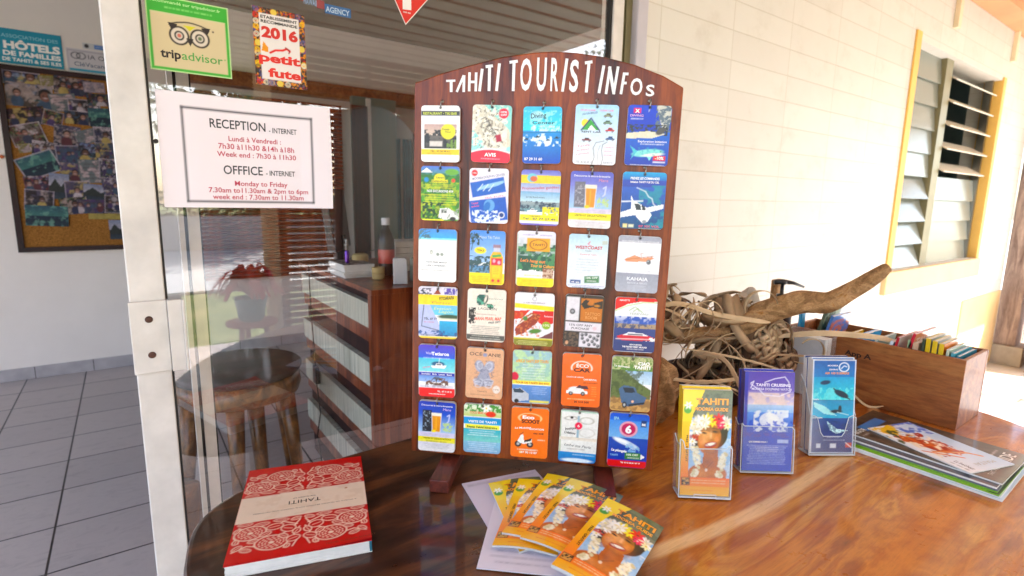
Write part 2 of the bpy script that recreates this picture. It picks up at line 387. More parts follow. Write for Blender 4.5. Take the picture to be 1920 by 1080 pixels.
def table_mat():
    m, n, b = new_mat('slab_wood'); t = n.nodes.new('ShaderNodeTexCoord')
    mp = n.nodes.new('ShaderNodeMapping'); mp.inputs['Scale'].default_value = (1.1, 5.5, 1); mp.inputs['Rotation'].default_value = (0, 0, math.radians(-6)); n.links.new(t.outputs['Object'], mp.inputs[0])
    big = noise(n, mp.outputs[0], 1.9, 6, .55, .9)
    mp3 = n.nodes.new('ShaderNodeMapping'); mp3.inputs['Scale'].default_value = (3.5, 60, 3); mp3.inputs['Rotation'].default_value = (0, 0, math.radians(-5)); n.links.new(t.outputs['Object'], mp3.inputs[0])
    fine = noise(n, mp3.outputs[0], 5, 6, .7, .8)
    warm = ramp(n, [(.30, '#5e2c0c'), (.41, '#9e5216'), (.48, '#c27624'), (.54, '#a85a16'), (.60, '#ca8834'), (.66, '#a65c18'), (.78, '#6c340e')]); n.links.new(big.outputs[0], warm.inputs[0])
    dark = ramp(n, [(.3, '#140804'), (.47, '#3a1c0c'), (.6, '#6e3e1c'), (.75, '#261108')]); n.links.new(big.outputs[0], dark.inputs[0])
    sp = n.nodes.new('ShaderNodeSeparateXYZ'); n.links.new(t.outputs['Object'], sp.inputs[0])
    # the slab's dark heartwood gives way to orange sapwood along its length
    mp4 = n.nodes.new('ShaderNodeMapping'); mp4.inputs['Scale'].default_value = (1, 1, 1); n.links.new(t.outputs['Object'], mp4.inputs[0])
    wv = noise(n, mp4.outputs[0], 3, 4, .5, .6)
    a = node(n, 'ShaderNodeMath', operation='MULTIPLY_ADD'); a.inputs[1].default_value = .3; n.links.new(wv.outputs[0], a.inputs[0]); n.links.new(sp.outputs[0], a.inputs[2])
    yy = node(n, 'ShaderNodeMath', operation='MULTIPLY_ADD'); yy.inputs[1].default_value = -.55; n.links.new(sp.outputs[1], yy.inputs[0]); n.links.new(a.outputs[0], yy.inputs[2])
    f = node(n, 'ShaderNodeMapRange'); f.inputs['From Min'].default_value = -.15; f.inputs['From Max'].default_value = .01; n.links.new(yy.outputs[0], f.inputs[0])
    base = mixc(n, dark.outputs[0], warm.outputs[0], f.outputs[0])
    # one pale sapwood streak sweeping along the slab
    x1 = node(n, 'ShaderNodeMath', operation='ADD'); x1.inputs[1].default_value = -.1; n.links.new(sp.outputs[0], x1.inputs[0])
    x2 = node(n, 'ShaderNodeMath', operation='MULTIPLY'); n.links.new(x1.outputs[0], x2.inputs[0]); n.links.new(x1.outputs[0], x2.inputs[1])
    y1 = node(n, 'ShaderNodeMath', operation='MULTIPLY_ADD'); y1.inputs[1].default_value = -.22; n.links.new(x2.outputs[0], y1.inputs[0]); n.links.new(sp.outputs[1], y1.inputs[2])
    y2 = node(n, 'ShaderNodeMath', operation='MULTIPLY_ADD'); y2.inputs[1].default_value = .07; n.links.new(wv.outputs[0], y2.inputs[0]); n.links.new(y1.outputs[0], y2.inputs[2])
    y3 = node(n, 'ShaderNodeMath', operation='ADD'); y3.inputs[1].default_value = .10; n.links.new(y2.outputs[0], y3.inputs[0])
    y4 = node(n, 'ShaderNodeMath', operation='ABSOLUTE'); n.links.new(y3.outputs[0], y4.inputs[0])
    sm = node(n, 'ShaderNodeMapRange'); sm.interpolation_type = 'SMOOTHSTEP'
    for k, v in (('From Min', .008), ('From Max', .02), ('To Min', .75), ('To Max', 0)): sm.inputs[k].default_value = v
    n.links.new(y4.outputs[0], sm.inputs[0]); sx_ = node(n, 'ShaderNodeMath', operation='MULTIPLY'); n.links.new(sm.outputs[0], sx_.inputs[0]); n.links.new(f.outputs[0], sx_.inputs[1])
    base = mixc(n, base, '#eac48e', sx_.outputs[0])
    r2 = ramp(n, [(.36, (.66, .6, .54)), (.54, (1, 1, 1))]); n.links.new(fine.outputs[0], r2.inputs[0])
    n.links.new(mixc(n, base, r2.outputs[0], .55, 'MULTIPLY'), b.inputs['Base Color'])
    rr = ramp(n, [(.35, (.26, .26, .26)), (.65, (.5, .5, .5))]); n.links.new(noise(n, t.outputs['Object'], 14, 8, .7).outputs[0], rr.inputs[0]); n.links.new(rr.outputs[0], b.inputs['Roughness'])
    setp(b, Coat_Weight=.6, Coat_Roughness=.07, Specular_IOR_Level=.3); bump(n, b, noise(n, t.outputs['Object'], 26, 5).outputs[0], .06, .003); MATS['slab_wood'] = m
table_mat()
def lawn_mat():
    m, n, b = new_mat('lawn_grass'); mp = mapping(n); ns = noise(n, mp.outputs[0], 2.5, 9, .7)
    r = ramp(n, [(.3, '#4c5c22'), (.5, '#7d8a3c'), (.7, '#a9a566')]); n.links.new(ns.outputs[0], r.inputs[0]); n.links.new(r.outputs[0], b.inputs['Base Color']); setp(b, Roughness=.9)
    bump(n, b, noise(n, mp.outputs[0], 60, 3).outputs[0], 1, .03); MATS['lawn_grass'] = m
lawn_mat()

# ------------------------------------------------------------------ the setting
def struct(name, mb, mat, **k):
    return tag(mb.build(name, MATS[mat], **k), kind='structure')
struct('interior_floor', MB().box((-3.2, 1.30, -.06), (3.4, 4.95, 0)), 'slate_tile')
struct('porch_floor', MB().box((2.6, -2.8, -.08), (12, 1.295, -.004)), 'white_tile')
struct('porch_floor', MB().box((-6, -2.8, -.08), (2.598, 1.295, -.005)), 'slate_tile')  # darker tile made up for this unseen part, to dim its reflection in the glass
struct('lawn', MB().box((-60, -80, -.3), (80, -2.805, -.1)), 'lawn_grass')
struct('ground', MB().box((-60, -2.79, -.4), (80, 60, -.12)), 'stone')
struct('road', MB().box((-60, -12.5, -.098), (80, -6.2, -.06)), 'white_tile')
cl = MB(); cl.box((-1.3, -4.2, 2.6), (3.3, 1.2, 2.66)); cl.box((3.3, -.9, 2.6), (9, 1.2, 2.66))  # unseen left edge cut short so sky and sun brighten the room
struct('porch_ceiling', cl, 'salmon_paint')

# block wall with its window
WT = 2.6
wl = thing('block_wall', 'cream painted block wall of the porch with a louvred window', 'wall', (1.343, 1.2, 0))
mb = MB(); WX0, WX1, WZ0, WZ1 = 3.475, 5.06, .93, 2.17
mb.box((1.343, 1.2, -.02), (WX0, 1.38, WT)); mb.box((WX1, 1.2, -.02), (5.88, 1.38, WT)); mb.box((WX0, 1.2, -.02), (WX1, 1.38, WZ0)); mb.box((WX0, 1.2, WZ1), (WX1, 1.38, WT))
mbw = mb.build('wall_blocks', MATS['block_paint'], wl)
mb = MB(); mb.box((3.435, 1.19, WZ0), (3.5, 1.3, 2.205)); mb.build('yellow_jamb', MATS['yellow_paint'], wl)
mb = MB(); mb.box((5.04, 1.19, WZ0), (5.10, 1.3, 2.19)); mb.build('yellow_jamb', MATS['yellow_paint'], wl)
mb = MB(); mb.box((3.41, 1.175, .80), (5.1, 1.34, .929)); mb.build('window_sill', MATS['pale_yellow'], wl, bevel=.004)
mb = MB(); mb.box((4.9, 1.192, 0), (5.878, 1.1995, .62)); mb.build('painted_dado', MATS['pale_yellow'], wl)
for x in (3.95, 5.14):
    mb = MB(); mb.box((x, 1.175, 2.31), (x+.045, 1.1995, 2.585)); mb.build('wall_batten', MATS['cream_paint'], wl)
mb = MB(); mb.box((1.343, 1.06, 2.505), (5.88, 1.199, 2.6)); mb.build('wall_plate', MATS['salmon_paint'], wl)
# louvre window
wi = thing('louvre_window', 'louvred window in the cream block wall, half its blades tilted open', 'window', (3.5, 1.26, WZ0))
mb = MB()
mb.box((4.06, 1.235, WZ0), (4.17, 1.29, WZ1)); mb.build('mullion', MATS['olive_metal'], wi)
for x in (3.5, 5.0):
    mb = MB(); mb.box((x, 1.24, WZ0), (x+.025, 1.285, WZ1)); mb.build('blade_channel', MATS['steel'], wi)
def blade(x0, x1, z, tilt, mat, h=.15):
    m = Matrix.Translation((0, 1.262, z)) @ Matrix.Rotation(math.radians(tilt), 4, 'X')
    MB().box((x0, -.004, -h/2), (x1, .004, h/2), m).build('louvre_blade', MATS[mat], wi)
for i in range(9): blade(3.528, 4.057, WZ0+.07+.137*i, (-20 if i < 4 else -6), 'louvre_glass')
for i in range(9): blade(4.173, 4.998, WZ0+.07+.137*i, (-8 if i < 4 else -58), 'louvre_glass' if i < 4 else 'soffit_paint', .15 if i < 4 else .125)
mb = MB(); mb.box((3.40, 2.9, 0), (6.3, 3.0, 2.6)); mb.box((3.42, 1.38, -.02), (3.48, 2.9, 2.6)); mb.box((6.2, 1.38, -.02), (6.3, 2.9, 2.6)); mb.box((3.42, 1.38, 2.6), (6.3, 3.0, 2.7)); mb.box((3.42, 1.38, -.1), (6.3, 3.0, -.02))
struct('back_room_wall', mb, 'greygreen_paint')

# porch ceiling battens: one per row
for i in range(26):
    y = 1.02-.2*i; x1 = 8.9 if y > -.85 else 3.25
    tag(MB().box((-1.3, y-.150, 2.582), (x1, y, 2.5995)).build('ceiling_batten', MATS['soffit_paint'] if y < .9 else MATS['cream_paint'], org=(0, y, 2.57)),
        'long cream batten nailed under the salmon porch ceiling', 'batten', 'battens under the porch ceiling')
tag(MB().box((-1.3, -4.28, 2.38), (3.35, -4.2, 2.7)).build('fascia_board', MATS['dark_frame_wood'], org=(0, -4.24, 2.38)), 'dark fascia board along the outer porch roof edge', 'fascia')
tag(MB().box((3.35, -.98, 2.5), (9, -.9, 2.7)).build('fascia_board', MATS['salmon_paint'], org=(5, -.94, 2.5)), 'salmon fascia board over the sunny side of the porch', 'fascia')

# reception room shell
ir = thing('reception_room', 'pale interior walls of the reception room behind the glass', 'room', (0, 4.87, 0))
mb = MB(); mb.box((-3.2, 4.87, 0), (3.42, 4.99, 2.7)); mb.build('back_wall', MATS['interior_paint'], ir)
mb = MB(); mb.box((-3.3, 1.2, 0), (-3.2, 4.99, .5)); mb.box((-3.3, 1.2, 2.4), (-3.2, 4.99, 2.7)); mb.box((3.3, 1.381, 0), (3.4, 4.87, 2.7)); mb.build('side_wall', MATS['interior_paint'], ir)  # unseen left side left open between its strips to let daylight in
mb = MB(); mb.box((-6, 1.2, -.02), (-3.0, 1.38, 2.6)); mb.box((-3.0, 1.2, 2.35), (1.343, 1.38, 2.6)); mb.build('front_wall', MATS['interior_paint'], ir)  # opening widened to the unseen left to brighten the interior
mb = MB(); mb.box((-3.2, 1.2, 2.7), (3.4, 4.99, 2.76)); mb.build('room_ceiling', MATS['dark_ceiling'], ir)
for i in range(21):
    x = -3.2+.3165-.0; x0 = -3.2+.325*i
    if x0 > 3.2: break
    MB().box((x0+.002, 4.858, .001), (x0+.323, 4.8695, .085)).build('skirting_tile', MATS['skirting_tile'], ir)
MB().box((-3.2, 4.86, .0005), (3.3, 4.8692, .0845)).build('skirting_grout', MATS['dark_gap'], ir)

# ------------------------------------------------------------------ sliding glass door
gd = thing('sliding_glass_door', 'white framed sliding glass door standing open, covered in stickers', 'glass door', (.02, 1.2, 0))
MB().box((-.0065, 1.184, .0), (.0495, 1.216, 2.2)).build('door_stile', MATS['white_paint'], gd, bevel=.0025)
MB().box((1.201, 1.184, .0), (1.243, 1.216, 2.2)).build('door_stile', MATS['white_paint'], gd, bevel=.0025)
MB().box((.0495, 1.186, .0), (1.201, 1.214, .09)).build('door_rail', MATS['white_paint'], gd)
MB().box((.0495, 1.186, 2.12), (1.201, 1.214, 2.2)).build('door_rail', MATS['white_paint'], gd)
MB().box((.0500, 1.1975, .09), (1.2005, 1.2025, 2.12)).build('door_pane', MATS['door_glass'], gd)
mb = MB(); mb.box((.050, 1.190, .09), (.0535, 1.210, 2.12)); mb.build('pane_gasket', MATS['dark_gap'], gd)
mb = MB(); mb.box((1.192, 1.190, .09), (1.2005, 1.210, 2.12)); mb.build('pane_gasket', MATS['dark_gap'], gd)
lp = MB().box((-.009, 1.176, .965), (.050, 1.1835, 1.102)).build('latch_plate', MATS['white_paint'], gd, bevel=.0015)
for z in (1.068, 1.0):
    m = Matrix.Translation((.0205, 1.176, z)) @ Matrix.Rotation(math.pi/2, 4, 'X')
    MB().lathe([(.0001, .003), (.005, .0026), (.0065, 0), (.0065, -.002)], seg=14, mat=m).build('latch_screw', MATS['rust'], lp)
mb = MB(); mb.box((.0505, 1.168, .965), (.0735, 1.1745, 1.102)); mb.box((.0735, 1.160, .965), (.0775, 1.1745, 1.102)); mb.box((.0505, 1.1745, .965), (.054, 1.188, 1.102)); mb.build('pull_handle', MATS['white_paint'], gd, bevel=.001)
g2 = thing('inner_sliding_leaf', 'second narrow white sliding door leaf seen through the glass', 'glass door', (.1, 1.285, 0))
MB().box((.0875, 1.272, 0), (.0965, 1.298, 2.2)).build('door_stile', MATS['white_paint'], g2)
MB().box((.0965, 1.278, 0), (.1025, 1.292, 2.2)).build('stile_groove', MATS['dark_gap'], g2)
MB().box((.1025, 1.268, 0), (.1235, 1.302, 2.2)).build('door_stile', MATS['white_paint'], g2)
MB().box((.1235, 1.275, 0), (.127, 1.295, 2.2)).build('pane_gasket', MATS['dark_gap'], g2)
fr = thing('door_frame', 'fixed door frame of white, olive and grey strips beside block wall', 'door frame', (1.29, 1.2, 0))
MB().box((1.2455, 1.205, 0), (1.2665, 1.26, 2.25)).build('olive_strip', MATS['olive_metal'], fr)
MB().box((1.2665, 1.215, 0), (1.2715, 1.26, 2.25)).build('dark_strip', MATS['dark_gap'], fr)
MB().box((1.2715, 1.202, 0), (1.296, 1.26, 2.25)).build('olive_strip', MATS['olive_metal'], fr)
MB().box((1.296, 1.178, 0), (1.3425, 1.26, 2.25)).build('grey_post', MATS['lilac_metal'], fr, bevel=.004)
MB().box((-3.0, 1.19, -.003), (1.342, 1.3, .006)).build('floor_track', MATS['steel'], fr)
# ------------------------------------------------------------------ display board
BO = Vector((0.44126177, 0.95904891, 0.782)); BU = Vector((0.74514049, -0.66664541, -0.01869651)); BV = Vector((0.0236959, -0.00155174, 0.99971801)); BN = Vector((-0.66648643, -0.74537339, 0.0146405))
BM = frame(BO, BU, BV, BN)
bd = thing('display_board', 'varnished wooden display board with white TAHITI TOURIST INFOS lettering and hooks', 'display board', mat=BM)
arc = [(0, .728), (.0501, .7454), (.1065, .7612), (.1647, .7755), (.2196, .7834), (.2585, .7857), (.2973, .7836), (.3489, .7767), (.4004, .7649), (.452, .7465), (.4888, .7268)]
MB().prism([(.4888, 0)][:0]+[(0, 0), (.4888, 0)]+arc[::-1], -.022, 0).build('panel', MATS['board_wood'], bd, bevel=.0025)
LET = [('T', 0.0602, 0.7123, 0.0775, 0.733), ('A', 0.0785, 0.7126, 0.0957, 0.7421), ('H', 0.1023, 0.7142, 0.1176, 0.7474), ('I', 0.1226, 0.7145, 0.1276, 0.7538), ('T', 0.1333, 0.7152, 0.1466, 0.7603), ('I', 0.1542, 0.7155, 0.159, 0.7635), ('T', 0.1769, 0.7158, 0.1919, 0.7688), ('O', 0.1974, 0.7162, 0.2182, 0.773), ('U', 0.2273, 0.7161, 0.2448, 0.7742), ('R', 0.2528, 0.7165, 0.2669, 0.774), ('I', 0.2745, 0.7161, 0.2812, 0.7729), ('S', 0.2868, 0.7153, 0.3026, 0.7713), ('T', 0.3128, 0.7154, 0.3259, 0.7691), ('I', 0.3399, 0.7146, 0.3473, 0.7619), ('N', 0.3516, 0.713, 0.3728, 0.7603), ('F', 0.3785, 0.7134, 0.3908, 0.7502), ('O', 0.3957, 0.7117, 0.4167, 0.7412), ('S', 0.4233, 0.7104, 0.4382, 0.7304)]
def stroke(mb, a, b, wd, z=.0016):
    a = np.array(a); b = np.array(b); d = (b-a)/np.linalg.norm(b-a); q = np.array([-d[1], d[0]])*wd/2
    P = [a-q, b-q, b+q, a+q]
    mb.prism([tuple(p) for p in P], .0002, z)
mb = MB(); mb.col = '#efeceb'
for i, (ch, x0, y0, x1, y1) in enumerate(LET):
    w_ = .0046; z = .0012+.00003*i; sl = .0022 if i >= 10 else 0
    def st(p, q, ww=w_): stroke(mb, (x0+(x1-x0)*p[0], y0+(y1-y0)*p[1]), (x0+(x1-x0)*q[0], y0+(y1-y0)*q[1]), ww, z)
    if ch == 'A': st((.12, 0), (.85, 1), .0042); z += .00002; st((.88, 0), (.88, 1), .0048)
    elif ch == 'T':
        st((0, .94), (1, 1-.02), .0048 if i else .0036); z += .00002; st((.52-(.12 if i > 10 else -.05), 0), (.55, .96), .0052)
    elif ch == 'I': st((.1, 0), (.9, 1), .0050)
    elif ch == 'N': st((.08, 0), (.28, 1), .0046); z += .00002; st((.24, .98), (.74, .02), .0052); z += .00002; st((.72, 0), (.95, 1), .0046)
    elif ch == 'H': st((.1, 0), (.1, 1)); st((.9, 0), (.9, 1)); z += .00002; st((.1, .5), (.9, .5), .0042)
    elif ch == 'F': st((.1, 0), (.4, 1)); z += .00002; st((.3, .94), (1, .94), .0044); st((.22, .52), (.82, .52), .0042)
    else:
        g, f = glyph(ch, .022); gx = x0+(g[:, 0]-g[:, 0].min())/np.ptp(g[:, 0])*(x1-x0); gy = y0+(g[:, 1]-g[:, 1].min())/np.ptp(g[:, 1])*(y1-y0)
        mb.add(np.stack([gx, gy, np.full(len(gx), .0012)], 1), f)
mb.build('lettering', MATS['matte_print'], bd)
for u0 in (.064, .375):
    m = Matrix.Identity(4)
    mb = MB(); mb.box((u0, -.0315, -.24), (u0+.037, -.006, .096)); mb.box((u0+.002, -.0059, -.060), (u0+.035, .30, -.0225)); mb.build('foot', MATS['foot_wood'], bd, bevel=.002)

CARDS = [[(0.054, 0.6354, 0.0726, 0.1016), (0.1485, 0.6376, 0.0722, 0.1025), (0.2431, 0.6374, 0.0698, 0.1005), (0.3385, 0.6406, 0.0769, 0.1051), (0.4313, 0.6414, 0.0764, 0.1049)],
[(0.0549, 0.5262, 0.0739, 0.1011), (0.148, 0.525, 0.0735, 0.1012), (0.2433, 0.5249, 0.073, 0.1011), (0.3363, 0.5244, 0.0775, 0.1022), (0.4313, 0.5264, 0.0778, 0.1021)],
[(0.0512, 0.4085, 0.0742, 0.1016), (0.148, 0.409, 0.0676, 0.1027), (0.2404, 0.4108, 0.0723, 0.1047), (0.3371, 0.4109, 0.0729, 0.1007), (0.4301, 0.41, 0.0772, 0.1047)],
[(0.0541, 0.2959, 0.0774, 0.1029), (0.1493, 0.2967, 0.0749, 0.1029), (0.2424, 0.2944, 0.0756, 0.1031), (0.3362, 0.2964, 0.0731, 0.1011), (0.4334, 0.2951, 0.0766, 0.1043)],
[(0.0544, 0.1782, 0.0734, 0.1064), (0.1491, 0.18, 0.0731, 0.1021), (0.2438, 0.1787, 0.0759, 0.1066), (0.3397, 0.1803, 0.0744, 0.1055), (0.4346, 0.1793, 0.0759, 0.1078)],
[(0.0557, 0.0622, 0.0757, 0.1054), (0.1487, 0.0643, 0.0754, 0.1022), (0.2439, 0.0645, 0.074, 0.1035), (0.3391, 0.0637, 0.0736, 0.1069), (0.4365, 0.0644, 0.0751, 0.1103)]]
W_, K_ = '#f4f2ef', '#15130f'
def palm(a, x, y, s, c='#1d3a1a'):
    for k in range(7):
        t = -2.9+k*.47; a.line([(x, y), (x+math.cos(t)*s*.6, y+math.sin(t)*s*.5-s*.1), (x+math.cos(t)*s, y+math.sin(t)*s*.5+s*.25)], 1.6, c)
    a.line([(x, y), (x-s*.2, y+s*1.3)], 2, c)
def boat(a, x, y, s, c=W_):
    a.poly([(x-s, y), (x+s, y-s*.1), (x+s*.7, y+s*.25), (x-s*.8, y+s*.25)], c); a.poly([(x-s*.5, y), (x-s*.3, y-s*.35), (x+s*.35, y-s*.35), (x+s*.5, y)], c); a.rect(x-s*.28, y-s*.28, x+s*.3, y-s*.12, '#26343f')
def car(a, x, y, s, c, g='#20242a'):
    a.poly([(x-s, y+s*.25), (x-s, y-s*.05), (x-s*.55, y-s*.12), (x-s*.3, y-s*.45), (x+s*.4, y-s*.45), (x+s*.65, y-s*.1), (x+s, y), (x+s, y+s*.25)], c)
    a.poly([(x-s*.4, y-s*.13), (x-s*.24, y-s*.36), (x+s*.32, y-s*.36), (x+s*.5, y-s*.1)], g)
    for q in (-.58, .58): a.ell(x+q*s, y+s*.25, s*.2, s*.2, K_); a.ell(x+q*s, y+s*.25, s*.09, s*.09, '#a8a8a8')
def glass_beer(a, x, y, s):
    a.poly([(x-s*.5, y-s), (x+s*.5, y-s), (x+s*.4, y+s), (x-s*.4, y+s)], '#d8902c'); a.rect(x-s*.5, y-s*1.05, x+s*.5, y-s*.72, '#efe6d2'); a.rect(x-s*.1, y-s*.6, x+s*.05, y+s*.8, '#f0b860', .6)
    a.line([(x-s*.5, y-s), (x-s*.4, y+s), (x+s*.4, y+s), (x+s*.5, y-s)], 1.2, '#e8e4dc')
def scooter(a, x, y, s):
    for q in (-.62, .62): a.ell(x+q*s, y+s*.4, s*.34, s*.34, K_); a.ell(x+q*s, y+s*.4, s*.15, s*.15, '#b8b8b8')
    a.poly([(x-s*.7, y+s*.1), (x-s*.35, y-s*.6), (x-s*.1, y-s*.65), (x, y), (x+s*.8, y-s*.2), (x+s*.8, y+s*.15), (x, y+s*.4), (x-s*.4, y+s*.3)], '#ecebe8'); a.poly([(x, y), (x+s*.8, y-s*.3), (x+s*.7, y), (x, y+s*.2)], K_); a.line([(x-s*.1, y-s*.9), (x-s*.45, y-s*.6)], 1.6, K_)

def k11(a):
    a.rect(0, 13, 100, 25, '#2c2b1a'); a.text('RESTAURANT • TIKI BAR', 5, 22.5, 93, 6.5, '#d8e04a', .02); a.para(20, 80, 30, 41, 3, '#444444')
    a.grad(46, '#b79a94', 74, '#d6c2ae', 7, 92); a.grad(74, '#6a6056', 106, '#2d2a26', 7, 92); a.blot(7, 60, 92, 106, '#221c18', 9, .5); a.rect(22, 88, 55, 101, '#e6dfd6', .8)
    a.ell(70, 64, 19, 19, '#e2d818'); a.text('Happy', 55, 60, 74, 5, K_); a.text('Hour', 63, 67, 78, 5, K_); a.blot(66, 84, 92, 106, '#6f8a3a', 5, .5)
    a.rect(0, 108, 100, 122, '#f0c81c'); a.text('TEL  40 58 48 61', 24, 115, 74, 4.5, '#5a2f12'); a.dashes(18, 80, 119, 1.6, '#5a2f12'); a.para(8, 92, 127, 133, 2, '#666666')
def k12(a):
    a.grad(0, '#8cc6bb', 140, '#a5dcd9'); a.poly([(0, 0), (30, 0), (52, 22), (96, 60), (100, 100), (50, 118), (20, 80), (0, 60)], '#cfc8b4'); a.blot(0, 0, 90, 110, '#e6e2d4', 7, .48); a.blot(8, 10, 80, 112, '#8a8272', 5, .62)
    for k in range(7): a.line([(22+k*7, 36+k*9), (34+k*6, 30+k*9), (38+k*7, 44+k*8)], 1.5, '#1c1a18')
    a.rect(62, 72, 76, 90, '#a3203c', 1, -14); a.ell(80, 20, 12.5, 12.5, '#e3224c'); a.text('10%', 72, 19, 88, 5, W_, .02); a.text('OFF', 72, 26, 88, 5, W_, .02)
    a.ell(50, 190, 110, 84, W_); a.ell(50, 194, 112, 84, '#e22a4e'); a.text('AVIS', 34, 127, 64, 9, W_, .03); a.dashes(26, 74, 133, 1.6, '#ffd7dd')
def k13(a):
    a.grad(0, '#58b4dc', 60, '#5ad0dc'); a.grad(60, '#2a90cc', 144, '#0d4fae'); a.blot(0, 10, 100, 62, '#9adfe4', 10, .55); a.ell(35, 24, 18, 13, '#c9e6ee', .5); a.text('Diving', 20, 30, 60, 13, '#10222e', .01, -4); a.text('Center', 24, 44, 82, 8, '#183848', .01); a.blot(20, 48, 95, 62, W_, 5, .5, .5)
    a.blot(0, 68, 100, 100, '#eaf6fa', 9, .58, .9); a.line([(0, 66), (100, 64)], 1.2, '#24506e')
    for x, y in ((10, 82), (38, 76), (66, 84), (88, 78)): boat(a, x, y, 7, '#1b2733')
    a.text('87 29 31 60', 5, 136, 52, 7, W_, .02)
def k14(a):
    a.grad(0, '#a9cfec', 150, '#f1eeee'); a.dashes(12, 46, 13, 3, '#e0708a'); a.dashes(56, 90, 13, 3, '#e0708a'); a.text('LOCATION VEHICULES', 16, 25, 52, 4.5, '#1c3560', .01, -9)
    a.ell(24, 42, 9, 9, '#f2d45a'); a.poly([(16, 58), (36, 34), (58, 58)], '#3f9a3a'); a.poly([(30, 58), (38, 46), (50, 58)], '#f0f0ee'); a.line([(16, 58), (37, 31), (58, 58)], 3.2, '#1c2b58'); a.text('RENT CAR', 17, 64, 62, 4.5, '#20222a', .02)
    for (x, y, c) in ((76, 24, '#8a8f70'), (76, 40, '#6f8a6a'), (82, 57, '#cc2a30'), (84, 76, '#3d5a8c'), (30, 80, '#7a2a2e')): car(a, x, y, 11, c)
    a.line([(70, 82), (52, 86), (46, 98), (50, 120), (44, 140)], 1.2, K_); a.line([(78, 84), (68, 90), (66, 104), (70, 122), (66, 140)], 1.2, K_); a.line([(62, 92), (57, 110), (60, 140)], .9, '#888888')
    for q in range(3): a.text(('Tarifs', 'au départ', 'remise')[q], 8, 98+9*q, 38, 4, '#d05a70', 0, -9); a.dashes(72, 94, 96+9*q, 1.8, '#d05a70')
    a.text('TEL 40 82 00 10', 8, 134, 46, 5.5, '#7a8088'); a.text('PAPEETE', 72, 134, 94, 5.5, '#7a8088')
def k15(a):
    a.grad(0, '#2348b8', 60, '#1a3fae'); a.grad(60, '#2467c0', 140, '#22379c'); a.rect(13, 7, 30, 18, '#d8356c'); a.text('X', 16, 17, 27, 8, W_, .04); a.text('DIVING', 6, 26, 36, 5, '#f2b8cc', .01); a.dashes(8, 38, 31, 2, W_)
    a.poly([(64, 0), (100, 0), (100, 30), (92, 62), (80, 50)], '#c3c2b6'); a.blot(64, 0, 100, 60, '#5d6a74', 5, .5); a.line([(50, 0), (48, 14)], .8, W_); a.blot(0, 44, 95, 68, '#2a2a2a', 4, .48); a.poly([(0, 64), (50, 58), (90, 64), (60, 74), (0, 76)], '#d8d2bc'); a.ell(78, 58, 12, 7, '#4c4844', 1, -30)
    a.text('Exploration Initiation', 28, 84, 94, 5, W_, .01); a.dashes(34, 90, 88, 2, W_)
    a.ell(52, 108, 36, 8.5, '#8ad2cc', 1, -6); a.poly([(10, 92), (28, 104), (14, 124), (20, 108)], '#5cb4c0'); a.poly([(48, 112), (58, 126), (64, 112)], '#8ad2cc'); a.ell(64, 112, 24, 3.5, '#e6ecdf', 1, -6); a.ell(82, 104, 1.4, 1.4, K_); a.blot(24, 96, 80, 114, '#4ba2b4', 4, .62, .6)
    a.rect(66, 114, 94, 125, '#d81f3e'); a.text('-10%', 70, 122.5, 90, 7, W_, .03); a.rect(66, 127, 94, 130, W_, .8); a.dashes(14, 94, 136, 1.8, W_)
def k21(a):
    a.grad(0, '#5f78c8', 22, '#4f8a78'); a.grad(22, '#3f8a2a', 140, '#5c9a2c'); a.blot(0, 18, 100, 140, '#1f5a1c', 12, .5, .8); a.blot(0, 40, 100, 130, '#a9b82c', 8, .56, .7); a.poly([(0, 16), (14, 4), (30, 16)], W_); a.ell(80, 14, 18, 8, '#6aa23c'); a.ell(48, 30, 14, 12, '#e9dc4a'); a.text('TAHITI', 38, 31, 60, 5, '#1f4a1c', .02); a.rect(28, 34, 70, 41, '#e8da50'); a.text('EXPEDITION', 30, 40, 68, 4.5, '#1f4a1c', .02)
    a.ell(14, 34, 6, 6, '#3c8cc0'); a.ell(84, 35, 5, 5, '#dc5a3a'); a.para(6, 94, 46, 54, 3, '#f0e640', .9); a.text('NOS EXCURSIONS 4X4', 16, 65, 84, 6, W_, .02); a.para(6, 94, 72, 96, 5, '#e9e23c', .9); a.blot(4, 90, 60, 136, '#0f3a10', 7, .5)
    a.poly([(46, 128), (50, 106), (72, 104), (96, 118), (100, 132), (60, 134)], '#e9eae6'); a.rect(54, 108, 68, 117, '#39423c'); a.blot(48, 104, 100, 134, '#a9aea4', 5, .62); a.ell(84, 132, 8, 6, K_); a.rect(0, 134, 60, 140, '#f0e03a')
def k22(a):
    a.ell(13, 12, 8, 8, '#e84848'); a.text('10%', 8, 14, 18, 4, W_); a.text('MOOREA DOLPHIN CENTER', 8, 30, 92, 6, '#7a7e96', .01, -9); a.rect(4, 28, 92, 66, '#2c62b4', 1, -11)
    for q in (0, 1, 2): a.ell(40+q*16, 46-q*4, 20, 4.2, '#9cc2e0', 1, -22); a.line([(22+q*14, 56), (34+q*14, 40)], 2, '#d8e8f2')
    a.rect(2, 76, 98, 134, '#2a5cb2', 1, -8); a.ell(52, 92, 14, 15, '#6fa0d0'); a.ell(46, 96, 8, 13, '#3c70b4', 1, 20); a.blot(8, 104, 80, 136, '#dfeaf2', 6, .52); a.text('TARIF', 6, 92, 24, 5, '#e25a8a', .01, -8); a.text('spécial', 6, 99, 26, 5, '#e25a8a', .01, -8); a.ell(84, 116, 8, 8, W_); a.ell(84, 116, 6, 6, '#1d3c78'); a.text('SEA FUN', 40, 76, 88, 4, '#e25a8a', .0, -9)
